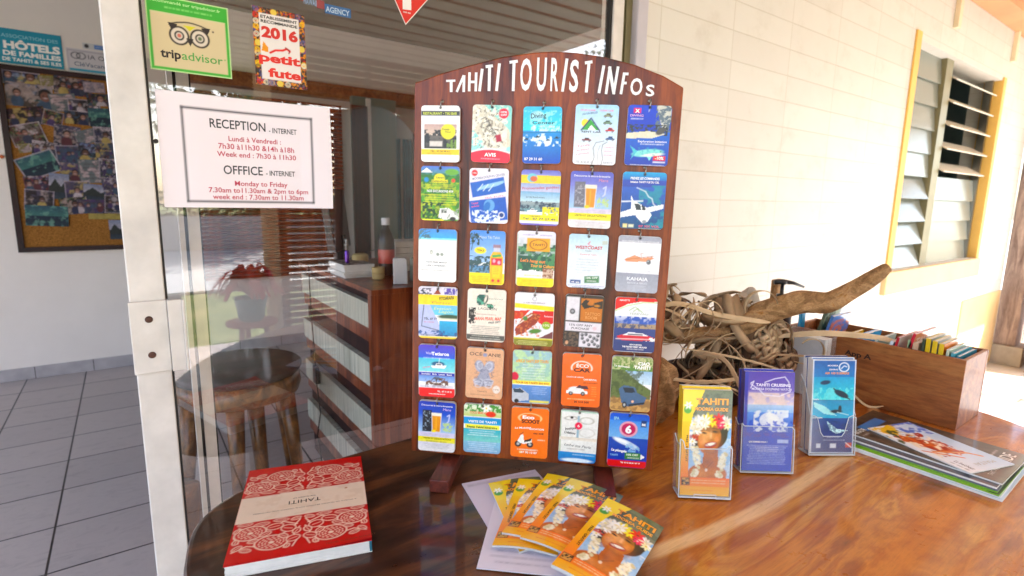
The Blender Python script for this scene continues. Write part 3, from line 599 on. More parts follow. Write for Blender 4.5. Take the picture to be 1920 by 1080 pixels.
def k23(a):
    a.grad(0, '#6a6ab8', 12, '#8a8cc8'); a.grad(12, '#e9c84c', 34, '#e9c84c'); a.ell(28, 20, 13, 11, '#7cc0c8'); a.ell(32, 22, 9, 7, '#c8684a'); a.text('Tiki Parc', 64, 20, 98, 8, '#e0d828', .02, 5); a.grad(34, '#9aa9cc', 56, '#c9c4d8'); a.text('Promenades guidées', 4, 50, 98, 6.5, '#c65a6e', .01, -4)
    a.grad(54, '#7fa8c8', 80, '#c4dbe2'); a.grad(80, '#9aa2a4', 106, '#5a8c96'); a.blot(0, 78, 100, 106, '#3c4a5a', 7, .56); a.text('Jet Ski Randonnées', 14, 70, 62, 4.5, '#5a6278'); boat(a, 32, 102, 14, '#eef0f2'); boat(a, 78, 96, 10, '#303a44'); a.ell(76, 86, 3, 5, '#242c38')
    a.blot(58, 92, 100, 112, '#e8da3a', 5, .4); a.rect(0, 112, 100, 128, '#efdf4a'); a.text('DEPART', 26, 118, 54, 4, '#303030'); a.text('Tel : 87 77 27 49', 8, 125, 92, 5.5, '#2a3a60', .01); a.rect(0, 128, 100, 134, '#f5f5f0'); a.rect(0, 134, 100, 140, '#7a68b8')
def k24(a, dark=False):
    a.grad(0, '#5a5cb0' if not dark else '#2c3c9c', 34, '#7f80c4' if not dark else '#2a52b4'); a.grad(34, '#8288c6' if not dark else '#2a52b4', 86, '#a9c8e0' if not dark else '#a8c4dc'); a.text('Découvrez la micro-brasserie', 8, 12.5, 92, 4.5, '#f2f0f0', .01); a.text('Mana', 66, 23, 88, 7, '#e08a9c' if not dark else '#d8b4e0', .0, 0, .2)
    a.rect(11, 24, 36, 84, '#6c6a74' if not dark else '#14161c'); a.blot(12, 28, 35, 80, '#9a98a0' if not dark else '#8a97a4', 5, .6); glass_beer(a, 49, 58, 26); a.ell(42, 82, 6, 4, '#e0c830'); a.line([(78, 38), (84, 34), (82, 52), (78, 56)], 3, '#c8ccec'); a.blot(66, 58, 92, 82, '#b8cc8c', 5, .52)
    a.grad(86, '#cfc6da', 140, '#e8e4e0'); a.para(12, 90, 91, 95, 2, '#7a6088', .6); a.grad(98, '#e6d838', 114, '#efe27a'); a.text('VISITES ET DEGUSTATIONS', 14, 105, 90, 4.5, '#5a4a20', .01); a.dashes(22, 78, 111, 2.4, '#6a5a20'); a.para(18, 88, 119, 130, 4, '#8a8480', .7)
def k24b(a): k24(a, True)
def k25(a):
    a.grad(0, '#3fa0cc', 18, '#2c6ab0'); a.grad(18, '#3a4ca4', 132, '#22305c'); a.text('PRENEZ LES COMMANDES', 18, 17, 84, 5.5, W_, .03); a.text('initiation TAHITI VUE DU CIEL', 18, 25, 84, 4.8, W_, .02); a.grad(34, '#3c5cb0', 132, '#1c4a70'); a.blot(40, 30, 100, 128, '#2a8a98', 16, .5, .8)
    a.line([(34, 36), (54, 44), (62, 56), (70, 60), (74, 72), (80, 78)], 1.8, '#dfe8ea'); a.poly([(0, 94), (26, 84), (46, 84), (98, 72), (98, 82), (60, 94), (30, 100), (0, 106)], '#e4e8ec'); a.poly([(22, 54), (28, 66), (62, 82), (72, 98), (64, 114), (52, 118), (38, 104), (24, 84)], '#f0f2f2'); a.poly([(30, 72), (44, 74), (48, 88), (36, 88)], '#242c34'); a.poly([(47, 74), (56, 80), (58, 88), (50, 88)], '#242c34'); a.rect(0, 66, 50, 69, '#dfe4ea', 1, -3); a.ell(56, 114, 5, 4, '#8a9098')
    a.rect(7, 120, 17, 129, '#e6d6a0'); a.rect(20, 121, 32, 128, '#d8d8c0'); a.text('87 XX VOL', 44, 127, 92, 5, '#e8406c', .02); a.dashes(44, 92, 131, 2, '#f0e8c8')
def k31(a):
    a.grad(0, '#5c8cd2', 22, '#5aa6dc'); a.grad(22, '#74cddc', 28, '#a9dfe4'); a.grad(28, '#e6ece8', 40, W_); a.blot(0, 0, 34, 24, '#52707c', 6, .5); a.line([(2, 28), (14, 12), (30, 6)], 1.5, '#4c5a48'); a.ell(34, 60, 4, 6, '#9aa092'); a.ell(51, 65, 4.4, 4.4, '#8c9488'); a.ell(62, 65, 4.4, 4.4, '#8c9488'); a.ell(34, 61, 2, 3, '#e6e4da')
    a.text('TAHITI PEARL MARKET', 20, 88, 76, 4.6, '#4c4c4c', .01); a.text('10% OFFERED', 22, 97, 72, 4.6, '#4c4c4c', .01); a.dashes(8, 88, 107, 1.8, '#555555'); a.para(14, 86, 112, 128, 5, '#9ab0c2', .5)
def k32(a):
    a.grad(0, '#5c8ed8', 90, '#a6c4e8'); palm(a, 10, 22, 26); a.blot(0, 8, 26, 42, '#223a2c', 6, .5); a.text('Monoï Tiki Tahiti', 26, 22, 84, 8, '#d4e2f2', .0); a.ell(30, 56, 17, 10, '#e8dc5a'); a.text('TIKI', 20, 59, 40, 6, '#8a4a20', .02); a.blot(0, 72, 60, 104, '#2d4a4c', 9, .42); a.grad(100, '#5a86ac', 124, '#6a8c9c', 0, 60); a.blot(0, 98, 60, 122, '#2a4650', 6, .52)
    a.grad(120, '#ecdc46', 155, '#e6d03c'); a.para(5, 62, 130, 144, 4, '#8a6a20', .8); a.poly([(60, 150), (58, 74), (66, 58), (88, 58), (96, 74), (94, 150)], '#e6b42c'); a.rect(66, 38, 88, 48, '#9a7c86'); a.rect(68, 47, 86, 58, '#c8c8d4'); a.rect(62, 76, 92, 96, '#c8364a'); a.ell(70, 84, 4, 5, '#f3b8c8'); a.ell(84, 88, 4, 5, '#f3b8c8'); a.rect(64, 66, 90, 73, '#4a9a54', 1, -8); a.rect(66, 100, 88, 132, '#f2cc34'); a.para(68, 86, 104, 120, 4, '#b8482c'); a.ell(68, 140, 4, 4, '#c8364a'); a.ell(84, 140, 4, 4, '#c8364a')
def k33(a):
    a.grad(0, '#e6e2ec', 40, '#c2c8c8'); a.grad(40, '#5c8a62', 100, '#3c7a4c'); a.blot(0, 34, 100, 104, '#24503c', 12, .5); a.blot(0, 34, 100, 64, '#b8c8c8', 9, .6, .7); a.dashes(14, 46, 10, 2.4, '#8a70a8'); a.dashes(60, 92, 10, 2.4, '#8a70a8'); a.rect(26, 18, 86, 52, '#e4a42c'); a.ring(56, 35, 22, 13, 1.8, '#7a4418'); a.text('TAHITI', 40, 38, 72, 6.5, '#7a4418', .02); a.text('BAMBOU SAFARI', 22, 60, 90, 4.5, '#7f8c8a'); a.text("Let's hang out", 10, 80, 76, 8, '#f08a34', .03, 2, .2); a.text('Tour to Culture', 38, 93, 100, 7.5, '#f0a030', .03, 1, .2)
    a.rect(70, 96, 98, 126, '#c8b09c'); a.blot(70, 96, 98, 126, '#8a5c48', 6, .5); a.dashes(22, 66, 116, 3.5, '#f0e04a'); a.rect(0, 122, 100, 147, '#efd73c'); a.para(8, 92, 129, 141, 4, '#a87c1c')
    a.rect(0, 0, 3, 147, '#c8ccc0')
def k34(a):
    a.grad(0, '#b6d2e0', 60, '#dfe6e8'); a.grad(60, '#dfe6e8', 140, '#dce2ea'); a.text('WESTCOAST', 17, 37, 86, 8, '#c02a3a', .03); a.line([(48, 24), (54, 18), (50, 26), (58, 28)], 1.4, '#d0606a'); a.text('TOURS', 42, 44, 58, 4, '#707880'); a.text('Catamaran Tours', 30, 53, 72, 4.6, '#d8606c', 0, 0, .2)
    a.para(20, 80, 64, 92, 5, '#b4bcc4', .9); a.dashes(24, 78, 98, 1.6, '#c0c6cc'); a.rect(84, 14, 98, 24, '#b0ac84', .5, -6); a.rect(45, 106, 83, 124, '#4c7c54', 1, -4); a.text('10% OFF', 49, 114, 79, 5, '#e8f0e4', .02, -4); a.dashes(52, 78, 119, 2.4, W_); a.rect(9, 118, 36, 127, '#2c4a86'); a.text('réf. app', 12, 125, 33, 4.5, W_, .02); a.dashes(4, 96, 132, 1.8, '#8c6aa8'); a.text('WWW.WESTCOASTTAHITI.COM', 14, 138, 84, 2.8, '#30406a', .02)
def k35(a):
    a.rect(0, 0, 100, 16, '#a3a5b0'); a.dashes(8, 94, 13, 1.6, W_); a.rect(0, 16, 100, 90, '#e6e6ea'); a.grad(90, '#9a9ca8', 140, '#a8abb6'); a.poly([(18, 56), (40, 46), (58, 52), (80, 48), (86, 52), (68, 60), (40, 62), (20, 62)], '#d89a7a'); a.line([(18, 58), (50, 52), (84, 46)], 1.2, '#a8683c'); a.line([(56, 48), (54, 42), (60, 40)], 1, '#b87a54'); a.ell(74, 61, 5.4, 6, '#606468'); a.ell(72.5, 59, 1.6, 1.6, '#c0c4c6'); a.dashes(24, 80, 84, 1.2, '#b8b8c0')
    a.text('KAHAIA', 26, 107, 76, 8.5, '#eceef2', .02); a.text('BIJOUX & PERLES', 28, 115, 74, 4, '#dcdfe6'); a.para(28, 74, 120, 131, 4, '#d0d3dc', .7)
def k41(a):
    a.rect(0, 0, 100, 20, '#d8d2dc'); a.blot(0, 4, 34, 20, '#34384a', 5, .46); a.blot(66, 2, 100, 18, '#5a4c9c', 5, .46); a.poly([(40, 18), (50, 4), (58, 18)], '#8a3a22'); a.grad(20, '#e8c82c', 46, '#ecd23c'); a.text('FITOARAPA', 54, 34, 92, 9, '#2a2c14', .02, -6, .2); a.text('Tour', 30, 42, 88, 5, '#c08a3c', 0, 0, .2); a.grad(46, '#7eb8d8', 72, '#72c4d4'); a.text('Evasion', 40, 58, 84, 7, '#d8e29a', .0, 0, .2); a.text('Lagon', 52, 66, 90, 7, '#d8e29a', .0, 0, .2)
    a.poly([(0, 46), (30, 46), (52, 90), (60, 128), (0, 128)], '#b8bedc'); a.line([(14, 48), (8, 102), (70, 116)], 2, '#232a3c'); a.text('TÉL. 87 77', 14, 85, 48, 5.6, '#2c2c34', .02); a.dashes(14, 44, 91, 3, '#c88aa0'); a.ell(80, 76, 30, 6, '#2c4a2c'); a.rect(52, 80, 100, 84, '#d6d8c0'); a.grad(86, '#28a6cc', 126, '#2a86b4', 54, 100); a.blot(0, 112, 100, 128, '#3c5a8c', 6, .52); a.dashes(6, 98, 125, 3, K_); a.rect(0, 128, 100, 136, '#e8c63c')
def k42(a):
    a.C[:] = C('#e6dcce'); a.ell(38, 28, 14, 13, '#5ca488'); a.blot(24, 14, 52, 42, '#20504a', 5, .5); a.ell(48, 26, 6, 11, K_, .9, 15); a.ell(47, 26, 3, 9, '#e6dcce', 1, 15); a.ell(60, 44, 9, 6, '#5ca488', 1, 20); a.blot(50, 38, 72, 52, '#264a40', 4, .5); a.text('tattoo', 56, 26, 92, 5, '#8a9a8a', 0, 0, .2); a.text('LAGOON', 28, 54, 78, 7, '#6a6660', .0, 0, .2); a.blot(5, 50, 22, 92, K_, 4, .45); a.ell(13, 58, 6, 5, K_); a.line([(12, 62), (10, 92)], 3, K_); a.ell(14, 78, 5, 8, K_)
    a.dashes(24, 76, 66, 2.4, '#9a5a50'); a.text('MANA PEARL MAP', 20, 82, 90, 8.5, '#e6735c', .04, -2, .2); a.text('FREE GIFT', 56, 90, 90, 5, '#40403c', .02, -8, .2); a.para(8, 90, 98, 116, 5, K_, .9); a.rect(0, 120, 100, 134, '#4a4a44'); a.para(8, 92, 124, 130, 2, '#e6e2d6', .9)
def k43(a):
    a.C[:] = C('#e6e2e6'); a.dashes(22, 80, 25, 2.6, '#b0a8b0'); a.ring(50, 15, 5, 5, 1, '#8a8a90'); a.rect(0, 30, 100, 42, '#d8d23a', 1, 3); a.text('LE MEHERIO', 30, 27, 76, 4, '#9890a0'); a.poly([(0, 48), (40, 44), (20, 66), (0, 70)], '#c8442c'); a.poly([(46, 46), (100, 44), (100, 76), (70, 80), (44, 62)], '#c81c2c'); a.text('Restaurant', 76, 60, 98, 5, '#f4d0d0', .01)
    a.poly([(2, 96), (20, 66), (44, 50), (66, 56), (58, 76), (24, 106), (6, 112)], '#8a341c'); a.blot(2, 50, 66, 112, '#c8744c', 5, .58, .8); a.line([(10, 82), (44, 56)], 3, '#ead8cc'); a.ell(54, 98, 16, 6, '#4c7a2c', 1, -8); a.ell(28, 66, 6, 6, '#4c7a3a'); a.ell(82, 82, 11, 10, '#8aa83a'); a.text('10%', 75, 84, 90, 6, '#f0ecc0', .02); a.poly([(64, 116), (100, 96), (100, 116)], '#6a3a3c'); a.rect(0, 116, 100, 122, '#c8c04a'); a.rect(0, 120, 100, 140, '#7c7a1c'); a.para(6, 92, 125, 133, 3, '#efe8b0', .9)
def k44(a):
    a.C[:] = C('#2b211c'); a.rect(4, 6, 37, 68, '#dcd8dc'); a.ell(20, 44, 7, 7.4, '#3c3c42'); a.ell(20, 44, 3.6, 3.8, '#9a9aa0'); a.rect(41, 8, 96, 68, '#b8702c'); a.poly([(41, 24), (52, 10), (62, 14), (56, 24), (72, 20), (96, 12), (96, 34), (70, 30), (50, 36)], '#231610'); a.ell(66, 22, 8, 4, '#b8702c'); a.ell(82, 26, 7, 3, '#c88440'); a.text('TATTOO', 52, 52, 92, 8, '#d8934c', .02); a.text('ROOM', 54, 62, 84, 8, '#d8934c', .02)
    a.rect(4, 72, 96, 96, '#dcd6dc'); a.text('15% OFF ANY', 14, 82, 74, 5.5, '#3a343a', .01); a.text('PURCHASE', 20, 91, 66, 5.5, '#3a343a', .01); a.ell(80, 86, 5, 5, '#d8a8b0', .5); a.rect(42, 99, 96, 137, '#d6d2d8'); a.blot(2, 100, 38, 137, '#5c4a3c', 6, .5); a.ell(10, 128, 4, 5, '#c89a7a')
    for x, y in ((49, 105), (59, 103), (70, 108), (80, 112), (90, 105), (50, 114), (64, 118), (76, 121), (88, 116), (55, 124), (68, 130), (82, 128), (91, 132)): a.ell(x, y, 4.2, 4.4, '#34343a'); a.ell(x-.8, y-1, 1.6, 1.6, '#a0a0a6')
def k45(a):
    a.C[:] = C('#e6e8ec'); a.poly([(0, 0), (100, 0), (100, 8), (60, 9), (30, 16), (0, 32)], '#d8203c'); a.line([(0, 34), (30, 20), (66, 11), (100, 10)], 2.6, '#b8cc8a'); a.text('NAVETTE', 10, 9, 34, 4, W_, .02); a.line([(34, 32), (48, 22), (58, 32)], 1.5, '#8ca850'); a.line([(44, 34), (54, 26), (66, 36)], 1.5, '#8ca850'); a.text('TEREVAU', 34, 42, 80, 5, '#a8b29c', .01); a.para(66, 94, 22, 30, 3, '#9aa4b0', .6)
    a.grad(46, '#cfd4e4', 66, '#6474b0'); a.blot(0, 46, 100, 66, '#3c58a8', 9, .5); a.grad(64, '#5a5c70', 78, '#3a3c5c'); a.blot(0, 64, 100, 76, '#a08c74', 5, .55); a.grad(77, '#34407a', 136, '#2a3468'); a.poly([(6, 98), (30, 90), (80, 92), (98, 98), (96, 106), (20, 108)], '#c22c44'); a.poly([(22, 94), (36, 86), (70, 88), (84, 94)], '#e4e4ea'); a.rect(34, 90, 70, 93, '#2a2c3c'); a.line([(6, 104), (98, 102)], 1.8, '#f0d8dc'); a.blot(78, 98, 100, 108, W_, 4, .5)
    a.text('NEW IN MOOREA', 40, 119, 70, 3.6, W_, .02); a.text('THE FASTEST FERRY AROUND', 22, 125, 82, 4, W_, .03); a.dashes(34, 78, 129, 1.6, W_)
def k51(a):
    a.grad(0, '#5a46b4', 36, '#3c60c4'); a.grad(36, '#58b8cc', 74, '#8ad2d4'); a.text('Visit', 20, 26, 40, 7, '#d8d0ec', .01); a.text('Tetiaroa', 36, 28, 84, 9.5, W_, .03); a.dashes(14, 88, 36, 2.6, '#c8d0ea'); a.ell(54, 52, 18, 7, '#2c5a7c'); boat(a, 56, 58, 22); a.line([(56, 50), (58, 36)], 1.2, W_); a.text('10% OFF', 12, 66, 32, 4.2, '#e88aa8', .02, -8)
    a.rect(0, 76, 100, 86, '#28309a'); a.text('Snorkeling   Birds   Lagoon   Beach', 8, 83, 92, 4.6, W_, .02); a.grad(86, '#6a90cc', 104, '#a2b8dc'); a.blot(18, 92, 82, 118, '#6a4a3c', 6, .5); palm(a, 50, 96, 14, '#3c3428'); a.rect(4, 112, 96, 120, '#c8c4d0', .7); a.rect(0, 120, 100, 146, '#d8142c'); a.text('TEL : 87 71 29 22', 52, 131, 92, 4.5, W_, .02); a.text('www.visittetiaroa.com', 28, 138, 74, 4, W_, .01)
def k52(a):
    a.C[:] = C('#d3a686'); a.text('OCÉ', 8, 21, 42, 9.5, '#3a2c2c', .0); a.text('ANIE', 58, 21, 92, 9.5, '#3a2c2c', .0); a.ell(50, 18, 6, 5, '#8a90a8')
    a.ell(36, 50, 12, 17, '#a4a4b2', 1, -18); a.ell(63, 50, 13, 17, '#a4a4b2', 1, 18); a.ring(37, 48, 7, 10, 2, '#cfcfd8', -18); a.ring(62, 48, 8, 10, 2, '#cfcfd8', 18); a.poly([(46, 50), (54, 50), (68, 84), (30, 84)], '#9c9caa'); a.ell(48, 94, 26, 12, '#9a9aa8')
    for q in range(3): a.ring(34, 90+q*7, 12-q*2, 5, 1.5, '#c8c8d2'); a.ring(62, 90+q*7, 12-q*2, 5, 1.5, '#c8c8d2')
    a.blot(22, 34, 76, 106, '#6c6c7c', 5, .62, .6); a.ell(84, 112, 10, 11, '#e8dcd2'); a.text('10%', 77, 114, 91, 4.5, '#b08a6a', .01); a.text('TAHITI', 32, 122, 58, 3.8, '#8a644c'); a.dashes(14, 82, 130, 2, '#8a644c', .8)
def k53(a):
    a.grad(0, '#9ab8c0', 80, '#9cc0a4'); a.blot(0, 0, 100, 78, '#b4d0a4', 10, .5); a.text('AFRICA TAHITI JEEP TOURS', 8, 32, 92, 8, '#e8a02c', .03, -1); a.para(20, 90, 38, 74, 6, '#dfe6e6', .8); a.ell(6, 70, 10, 12, '#c82c4c'); a.rect(0, 80, 100, 90, '#e2d860'); a.text('TOUR DE TAHITI EN 4X4', 8, 88, 94, 5.2, '#d04a34', .02); a.grad(92, '#6a8ec4', 140, '#5a7cac'); a.para(50, 92, 98, 114, 4, '#c4d2ea', .7)
    a.poly([(0, 104), (22, 100), (44, 116), (44, 132), (0, 140)], '#b8bcc4'); a.poly([(2, 104), (22, 102), (34, 112), (6, 114)], '#34404c'); a.ell(12, 136, 6, 6, K_); a.rect(46, 132, 96, 138, '#d8d070')
def k54(a):
    a.C[:] = C('#e2702c'); a.ring(50, 38, 26, 18, 2.4, '#f0e6dc'); a.rect(22, 44, 80, 60, '#e2702c'); a.text('ÉCO', 36, 36, 68, 9, '#efe6dc', .03); a.text('CAR', 30, 48, 72, 10, '#2c1c14', .03); a.text('Location de voitures', 12, 64, 56, 4.5, W_, .01, 0, .2); a.text('CAR RENTAL', 56, 70, 90, 4.5, W_, .02); a.dashes(56, 92, 77, 2.4, '#5a2a10')
    car(a, 40, 100, 27, '#ecebe8', '#3a3a48'); a.ell(36, 96, 18, 8, '#e6e5e4'); a.poly([(36, 92), (44, 84), (66, 86), (70, 94)], '#4a2c34'); a.para(76, 92, 88, 112, 5, '#f0b08a', .6); a.dashes(16, 90, 122, 2.4, '#f6cbaa'); a.text('89 510 500', 34, 132, 72, 5.5, '#3c1c10', .02)
def k55(a):
    a.grad(0, '#7c8c54', 36, '#4c7a2c'); a.blot(0, 0, 100, 34, '#c8c69c', 5, .52, .7); a.text('La destination', 6, 26, 44, 5, W_, .02, 4); a.text('CIAO', 64, 20, 92, 8.5, W_, .04); a.text('TAHITI', 54, 30, 94, 8.5, W_, .04); a.grad(36, '#9ab8d4', 70, '#c8dae2'); a.poly([(0, 36), (30, 34), (70, 66), (100, 84), (100, 110), (0, 110)], '#5c6a3c'); a.blot(0, 36, 80, 100, '#3c4a24', 8, .5, .8); a.grad(108, '#b08c5c', 144, '#c09a68'); a.blot(0, 96, 100, 140, '#7c5c3c', 9, .52, .7)
    a.poly([(20, 84), (32, 74), (60, 78), (66, 92), (90, 104), (84, 122), (44, 130), (28, 120)], '#4a6280'); a.poly([(30, 80), (56, 80), (62, 92), (36, 94)], '#1c2632'); a.ell(36, 126, 6, 8, K_); a.ell(36, 126, 2.6, 3.6, '#c8c8c8'); a.ell(56, 116, 3, 3, '#f0c0a0'); a.rect(46, 120, 86, 125, '#1c222c', 1, -12)
def k62(a):
    a.grad(0, '#e2e8dc', 34, '#b8c474'); a.blot(0, 0, 100, 20, '#4c8a3c', 6, .5); a.flower(60, 10, 14, '#f4f2ea'); a.ell(72, 26, 14, 8, '#d84c34'); a.text('COCO BEACH', 16, 26, 58, 6, '#e8642c', .03); a.rect(0, 36, 100, 40, '#5c9ac4'); a.grad(38, '#3c8cc4', 56, '#4c9cc8'); a.text('VISITE DE TAHITI', 12, 51, 88, 6.5, W_, .03); a.rect(4, 56, 96, 68, '#e8e464'); a.text('Repas Tahiti Itinéraire', 9, 66, 90, 6, '#2c3a2c', .02); a.grad(68, '#48a8b8', 106, '#8ccabc'); a.para(10, 92, 74, 86, 3, W_, .9); a.grad(104, '#8ab8cc', 140, '#8ca8c4'); a.para(8, 92, 106, 128, 5, '#e8f0f4', .8)
def k63(a):
    a.C[:] = C('#ee7a14'); a.ring(50, 28, 30, 13, 1.6, '#f8d8b0'); a.rect(26, 22, 76, 48, '#ee7a14'); a.text('Eco', 30, 30, 62, 9, W_, .04); a.text('SCOOT', 28, 42, 76, 9.5, '#2c1408', .04); a.text('La Mobilité', 10, 60, 54, 5, W_, .02, -4, .2); a.text('LOCATION', 50, 60, 88, 4.6, W_, .03); a.text('dès 20€', 60, 72, 88, 4.2, '#3c1c0c', .02); scooter(a, 36, 92, 26); a.dashes(72, 92, 88, 2.4, W_); a.dashes(18, 76, 118, 3, W_); a.text('87 70 12 07', 28, 128, 72, 5.5, W_, .03); a.ell(27, 125.5, 3.4, 3.4, '#f6cfa0')
def k64(a):
    a.C[:] = C('#e4e4e0'); a.line([(0, 0), (4, 146)], 3, '#9aa87c'); a.grad(0, '#8cb49c', 6, '#dfe2de'); a.ring(28, 22, 16, 5, 1, '#8a8478', -4); a.ell(30, 20, 4, 3.5, K_); a.ring(70, 26, 18, 9, 2, '#b2b0a4'); a.ring(72, 60, 20, 12, 1.2, '#c0beb4'); a.rect(45, 14, 51, 80, '#7aa4b8', .8); a.ell(49, 42, 10, 10, '#dc3458'); a.text('6', 46, 45, 52, 7, W_, .02); a.text('boutique', 14, 56, 44, 7, '#2c2824', .02, -10, .2); a.text('Créations', 12, 65, 42, 7, '#2c2824', .02, 4, .2)
    a.grad(76, '#d8cfc0', 84, '#e4dfd4'); a.text('Leihe ma Perle', 14, 100, 86, 7.5, '#5a5450', 0, 3, .3); a.dashes(22, 70, 108, 1.8, '#8a8480'); a.grad(118, '#3c88c4', 146, '#2c70b4'); a.dashes(38, 96, 124, 2.8, '#c8e0f0'); a.ell(50, 140, 40, 6, '#dfeaf2')
def k65(a):
    a.grad(0, '#2a52b8', 20, '#3c6ac4'); a.grad(20, '#5a90d8', 66, '#7cacd8'); a.grad(66, '#2c50a4', 146, '#20389c'); a.text('SPA', 10, 18, 24, 8, '#8cc0d8', .04); a.rect(80, 16, 94, 34, '#223a6a'); a.text('BE', 82, 30, 92, 6, W_, .04); a.ell(49, 42, 23, 21, '#b4305c'); a.ring(49, 42, 19, 17, 1.4, '#e8c0cc'); a.text('6', 41, 52, 57, 20, W_, .05); a.ring(49, 42, 21.5, 19.5, 1.1, '#f4dce4')
    a.ell(40, 78, 30, 7, '#dfe8f0', 1, 20); a.ell(62, 86, 18, 5, '#c2d4e4', 1, 24); a.poly([(44, 84), (58, 78), (72, 98), (62, 98)], '#a8c0d8'); a.ell(34, 75, 18, 3, '#f6fafc', 1, 20); a.text('La plongée', 8, 103, 48, 6.8, W_, .04, 5, .2); a.blot(44, 88, 80, 104, '#8cb8d8', 5, .5)
    a.text('TAHITI', 6, 117, 26, 5, '#8ac0e8', .03); a.rect(44, 106, 84, 124, '#3c7a3c'); a.text('10% OFF', 48, 114, 78, 5.4, '#e8f4dc', .03); a.dashes(52, 80, 120, 2.4, W_); a.poly([(84, 108), (96, 116), (84, 124)], W_); a.rect(0, 128, 100, 147, '#d41a3c'); a.text('Tél. 40 43 58 88 / 87 17', 34, 136, 84, 4, W_, .03)
CARD_ART = [[(k11, 'white card with a sepia restaurant photo, yellow sun disc and yellow band', W_), (k12, 'aqua island map card with crimson base and white AVIS', W_), (k13, 'turquoise sea card of jet skis with 87 29 31 60 at the foot', W_), (k14, 'pale blue card of small drawn cars along a winding road', W_), (k15, 'deep blue shark card with a red -10% patch', '#2348b8')],
 [(k21, 'jungle green card with yellow text and a white jeep', W_), (k22, 'white card with two tilted blue dolphin photos', '#e6e0e8'), (k23, 'yellow and grey-blue jet ski tour card in the second row', W_), (k24, 'faded violet card with a beer glass in the second row', W_), (k25, 'blue card of a white propeller plane over a reef', W_)],
 [(k31, 'white pearl earring card under a blue beach strip', W_), (k32, 'blue palm lagoon card with an orange oil bottle', W_), (k33, 'green jungle card with orange TAHITI square and yellow foot', W_), (k34, 'pale blue card lettered WESTCOAST in red', W_), (k35, 'grey and white jewellery card lettered KAHAIA', W_)],
 [(k41, 'yellow topped lagoon card with a dark wooded islet', W_), (k42, 'cream card with a green fish and orange slanted title', '#e6dcce'), (k43, 'white, red and olive card of a grilled dish', W_), (k44, 'black framed card with orange TATTOO panel and black pearls', '#2b211c'), (k45, 'navy card of a red and white ferry under a crimson corner', W_)],
 [(k51, 'violet and aqua Tetiaroa card with red foot', W_), (k52, 'tan card lettered OCÉANIE with a grey carved figure', '#d3a686'), (k53, 'pale green card with yellow bands and a silver car', W_), (k54, 'orange card lettered ÉCO CAR with a small white car', '#e2702c'), (k55, 'green hillside card of a blue off-road vehicle, lettered CIAO TAHITI', W_)],
 [(k24b, 'deep blue card with a beer glass in the bottom row', W_), (k62, 'teal card with white blossom and a yellow text band', W_), (k63, 'orange card lettered Eco SCOOT with a white scooter', '#ee7a14'), (k64, 'pale grey bracelet card with a crimson dot and blue foot', '#e4e4e0'), (k65, 'blue card with a crimson 6 badge and diving airplane', '#2a52b8')]]
for r in range(6):
    for c in range(5):
        cu, cv, w_, h_ = CARDS[r][c]; fn, lab, bg = CARD_ART[r][c]
        rr = random.Random(r*5+c)
        m = BM @ Matrix.Translation((cu, cv-h_/2, 0)) @ Matrix.Rotation(math.radians(rr.uniform(-.9, .9)), 4, 'Z')
        t = thing('info_card', lab+(' hanging on the board' if len(lab.split()) < 12 else ''), 'card', mat=m, group='hanging cards on the display board')
        a = Art(w_, h_, .00125, bg, .006, r*5+c+1); fn(a); a.grain(.13, 5); a.ell(50, 5.5, 3.2, 3.2, '#0c0a08')
        mb = MB()
        def outline(w, h, q=.006):
            P = []
            for (x, y, s0) in ((w/2-q, q, -90), (w/2-q, h-q, 0), (-w/2+q, h-q, 90), (-w/2+q, q, 180)):
                P += [(x+q*math.cos(math.radians(s0+i*18)), y+q*math.sin(math.radians(s0+i*18))) for i in range(6)]
            return P
        th = .0055+rr.uniform(0, .004)
        a.emit(mb, (-w_/2, 0, .002+th+.0003), (1, 0, 0), (0, 1, 0), (0, 0, 1)); mb.mi = 1; mb.prism(outline(w_, h_), .002, .002+th)
        mb.build('card_stack', [MATS['laminate'], MATS['pages']], t)
        z1 = .002+th
        hk = MB().tube([(cu, cv+h_/2+.009, -.001), (cu, cv+h_/2+.010, .008), (cu+.001, cv+h_/2+.006, z1+.006), (cu, cv+h_/2-.002, z1+.0045), (cu-.001, cv+h_/2-.0042, z1+.001)], .0011, 7)
        hk.lathe([(.0032, 0), (.0032, .0012), (.001, .002)], (0, 0, 0), 10, Matrix.Translation((cu, cv+h_/2+.009, 0)))
        hk.build('hook', MATS['steel'], bd, smooth=True)
# ------------------------------------------------------------------ slab table
def smooth_poly(pts, n=6):
    P = [np.array(p, float) for p in pts]; out = []; k = len(P)
    for i in range(k):
        p0, p1, p2, p3 = P[(i-1) % k], P[i], P[(i+1) % k], P[(i+2) % k]
        for j in range(n):
            t = j/n; out.append(tuple(.5*((2*p1)+(-p0+p2)*t+(2*p0-5*p1+4*p2-p3)*t*t+(-p0+3*p1-3*p2+p3)*t**3)))
    return out
tb = thing('slab_table', 'long varnished slab table, dark at one rounded end and orange at the other', 'table', (.9, .6, 0))
edge = smooth_poly([(.029, .80), (.033, .90), (.058, .985), (.115, 1.042), (.20, 1.068), (.33, 1.079), (.55, 1.085), (.9, 1.087), (1.3, 1.085), (1.7, 1.08), (1.875, 1.04), (1.90, .9), (1.885, .6), (1.86, .38), (1.80, .24), (1.70, .1), (1.45, -.02), (1.1, -.07), (.7, -.02), (.4, .12), (.2, .34), (.07, .6)], 6)
MB().prism(edge, .69, .75).build('table_top', MATS['slab_wood'], tb, bevel=.009, seg=3)
for x, y, r_ in ((.32, .72, .075), (1.55, .45, .085), (1.5, .9, .07)):
    MB().lathe([(r_*1.15, 0), (r_, .1), (r_*.92, .35), (r_*1.1, .69)], (x, y, 0), 18).build('leg', MATS['stool_wood'], tb, smooth=True)

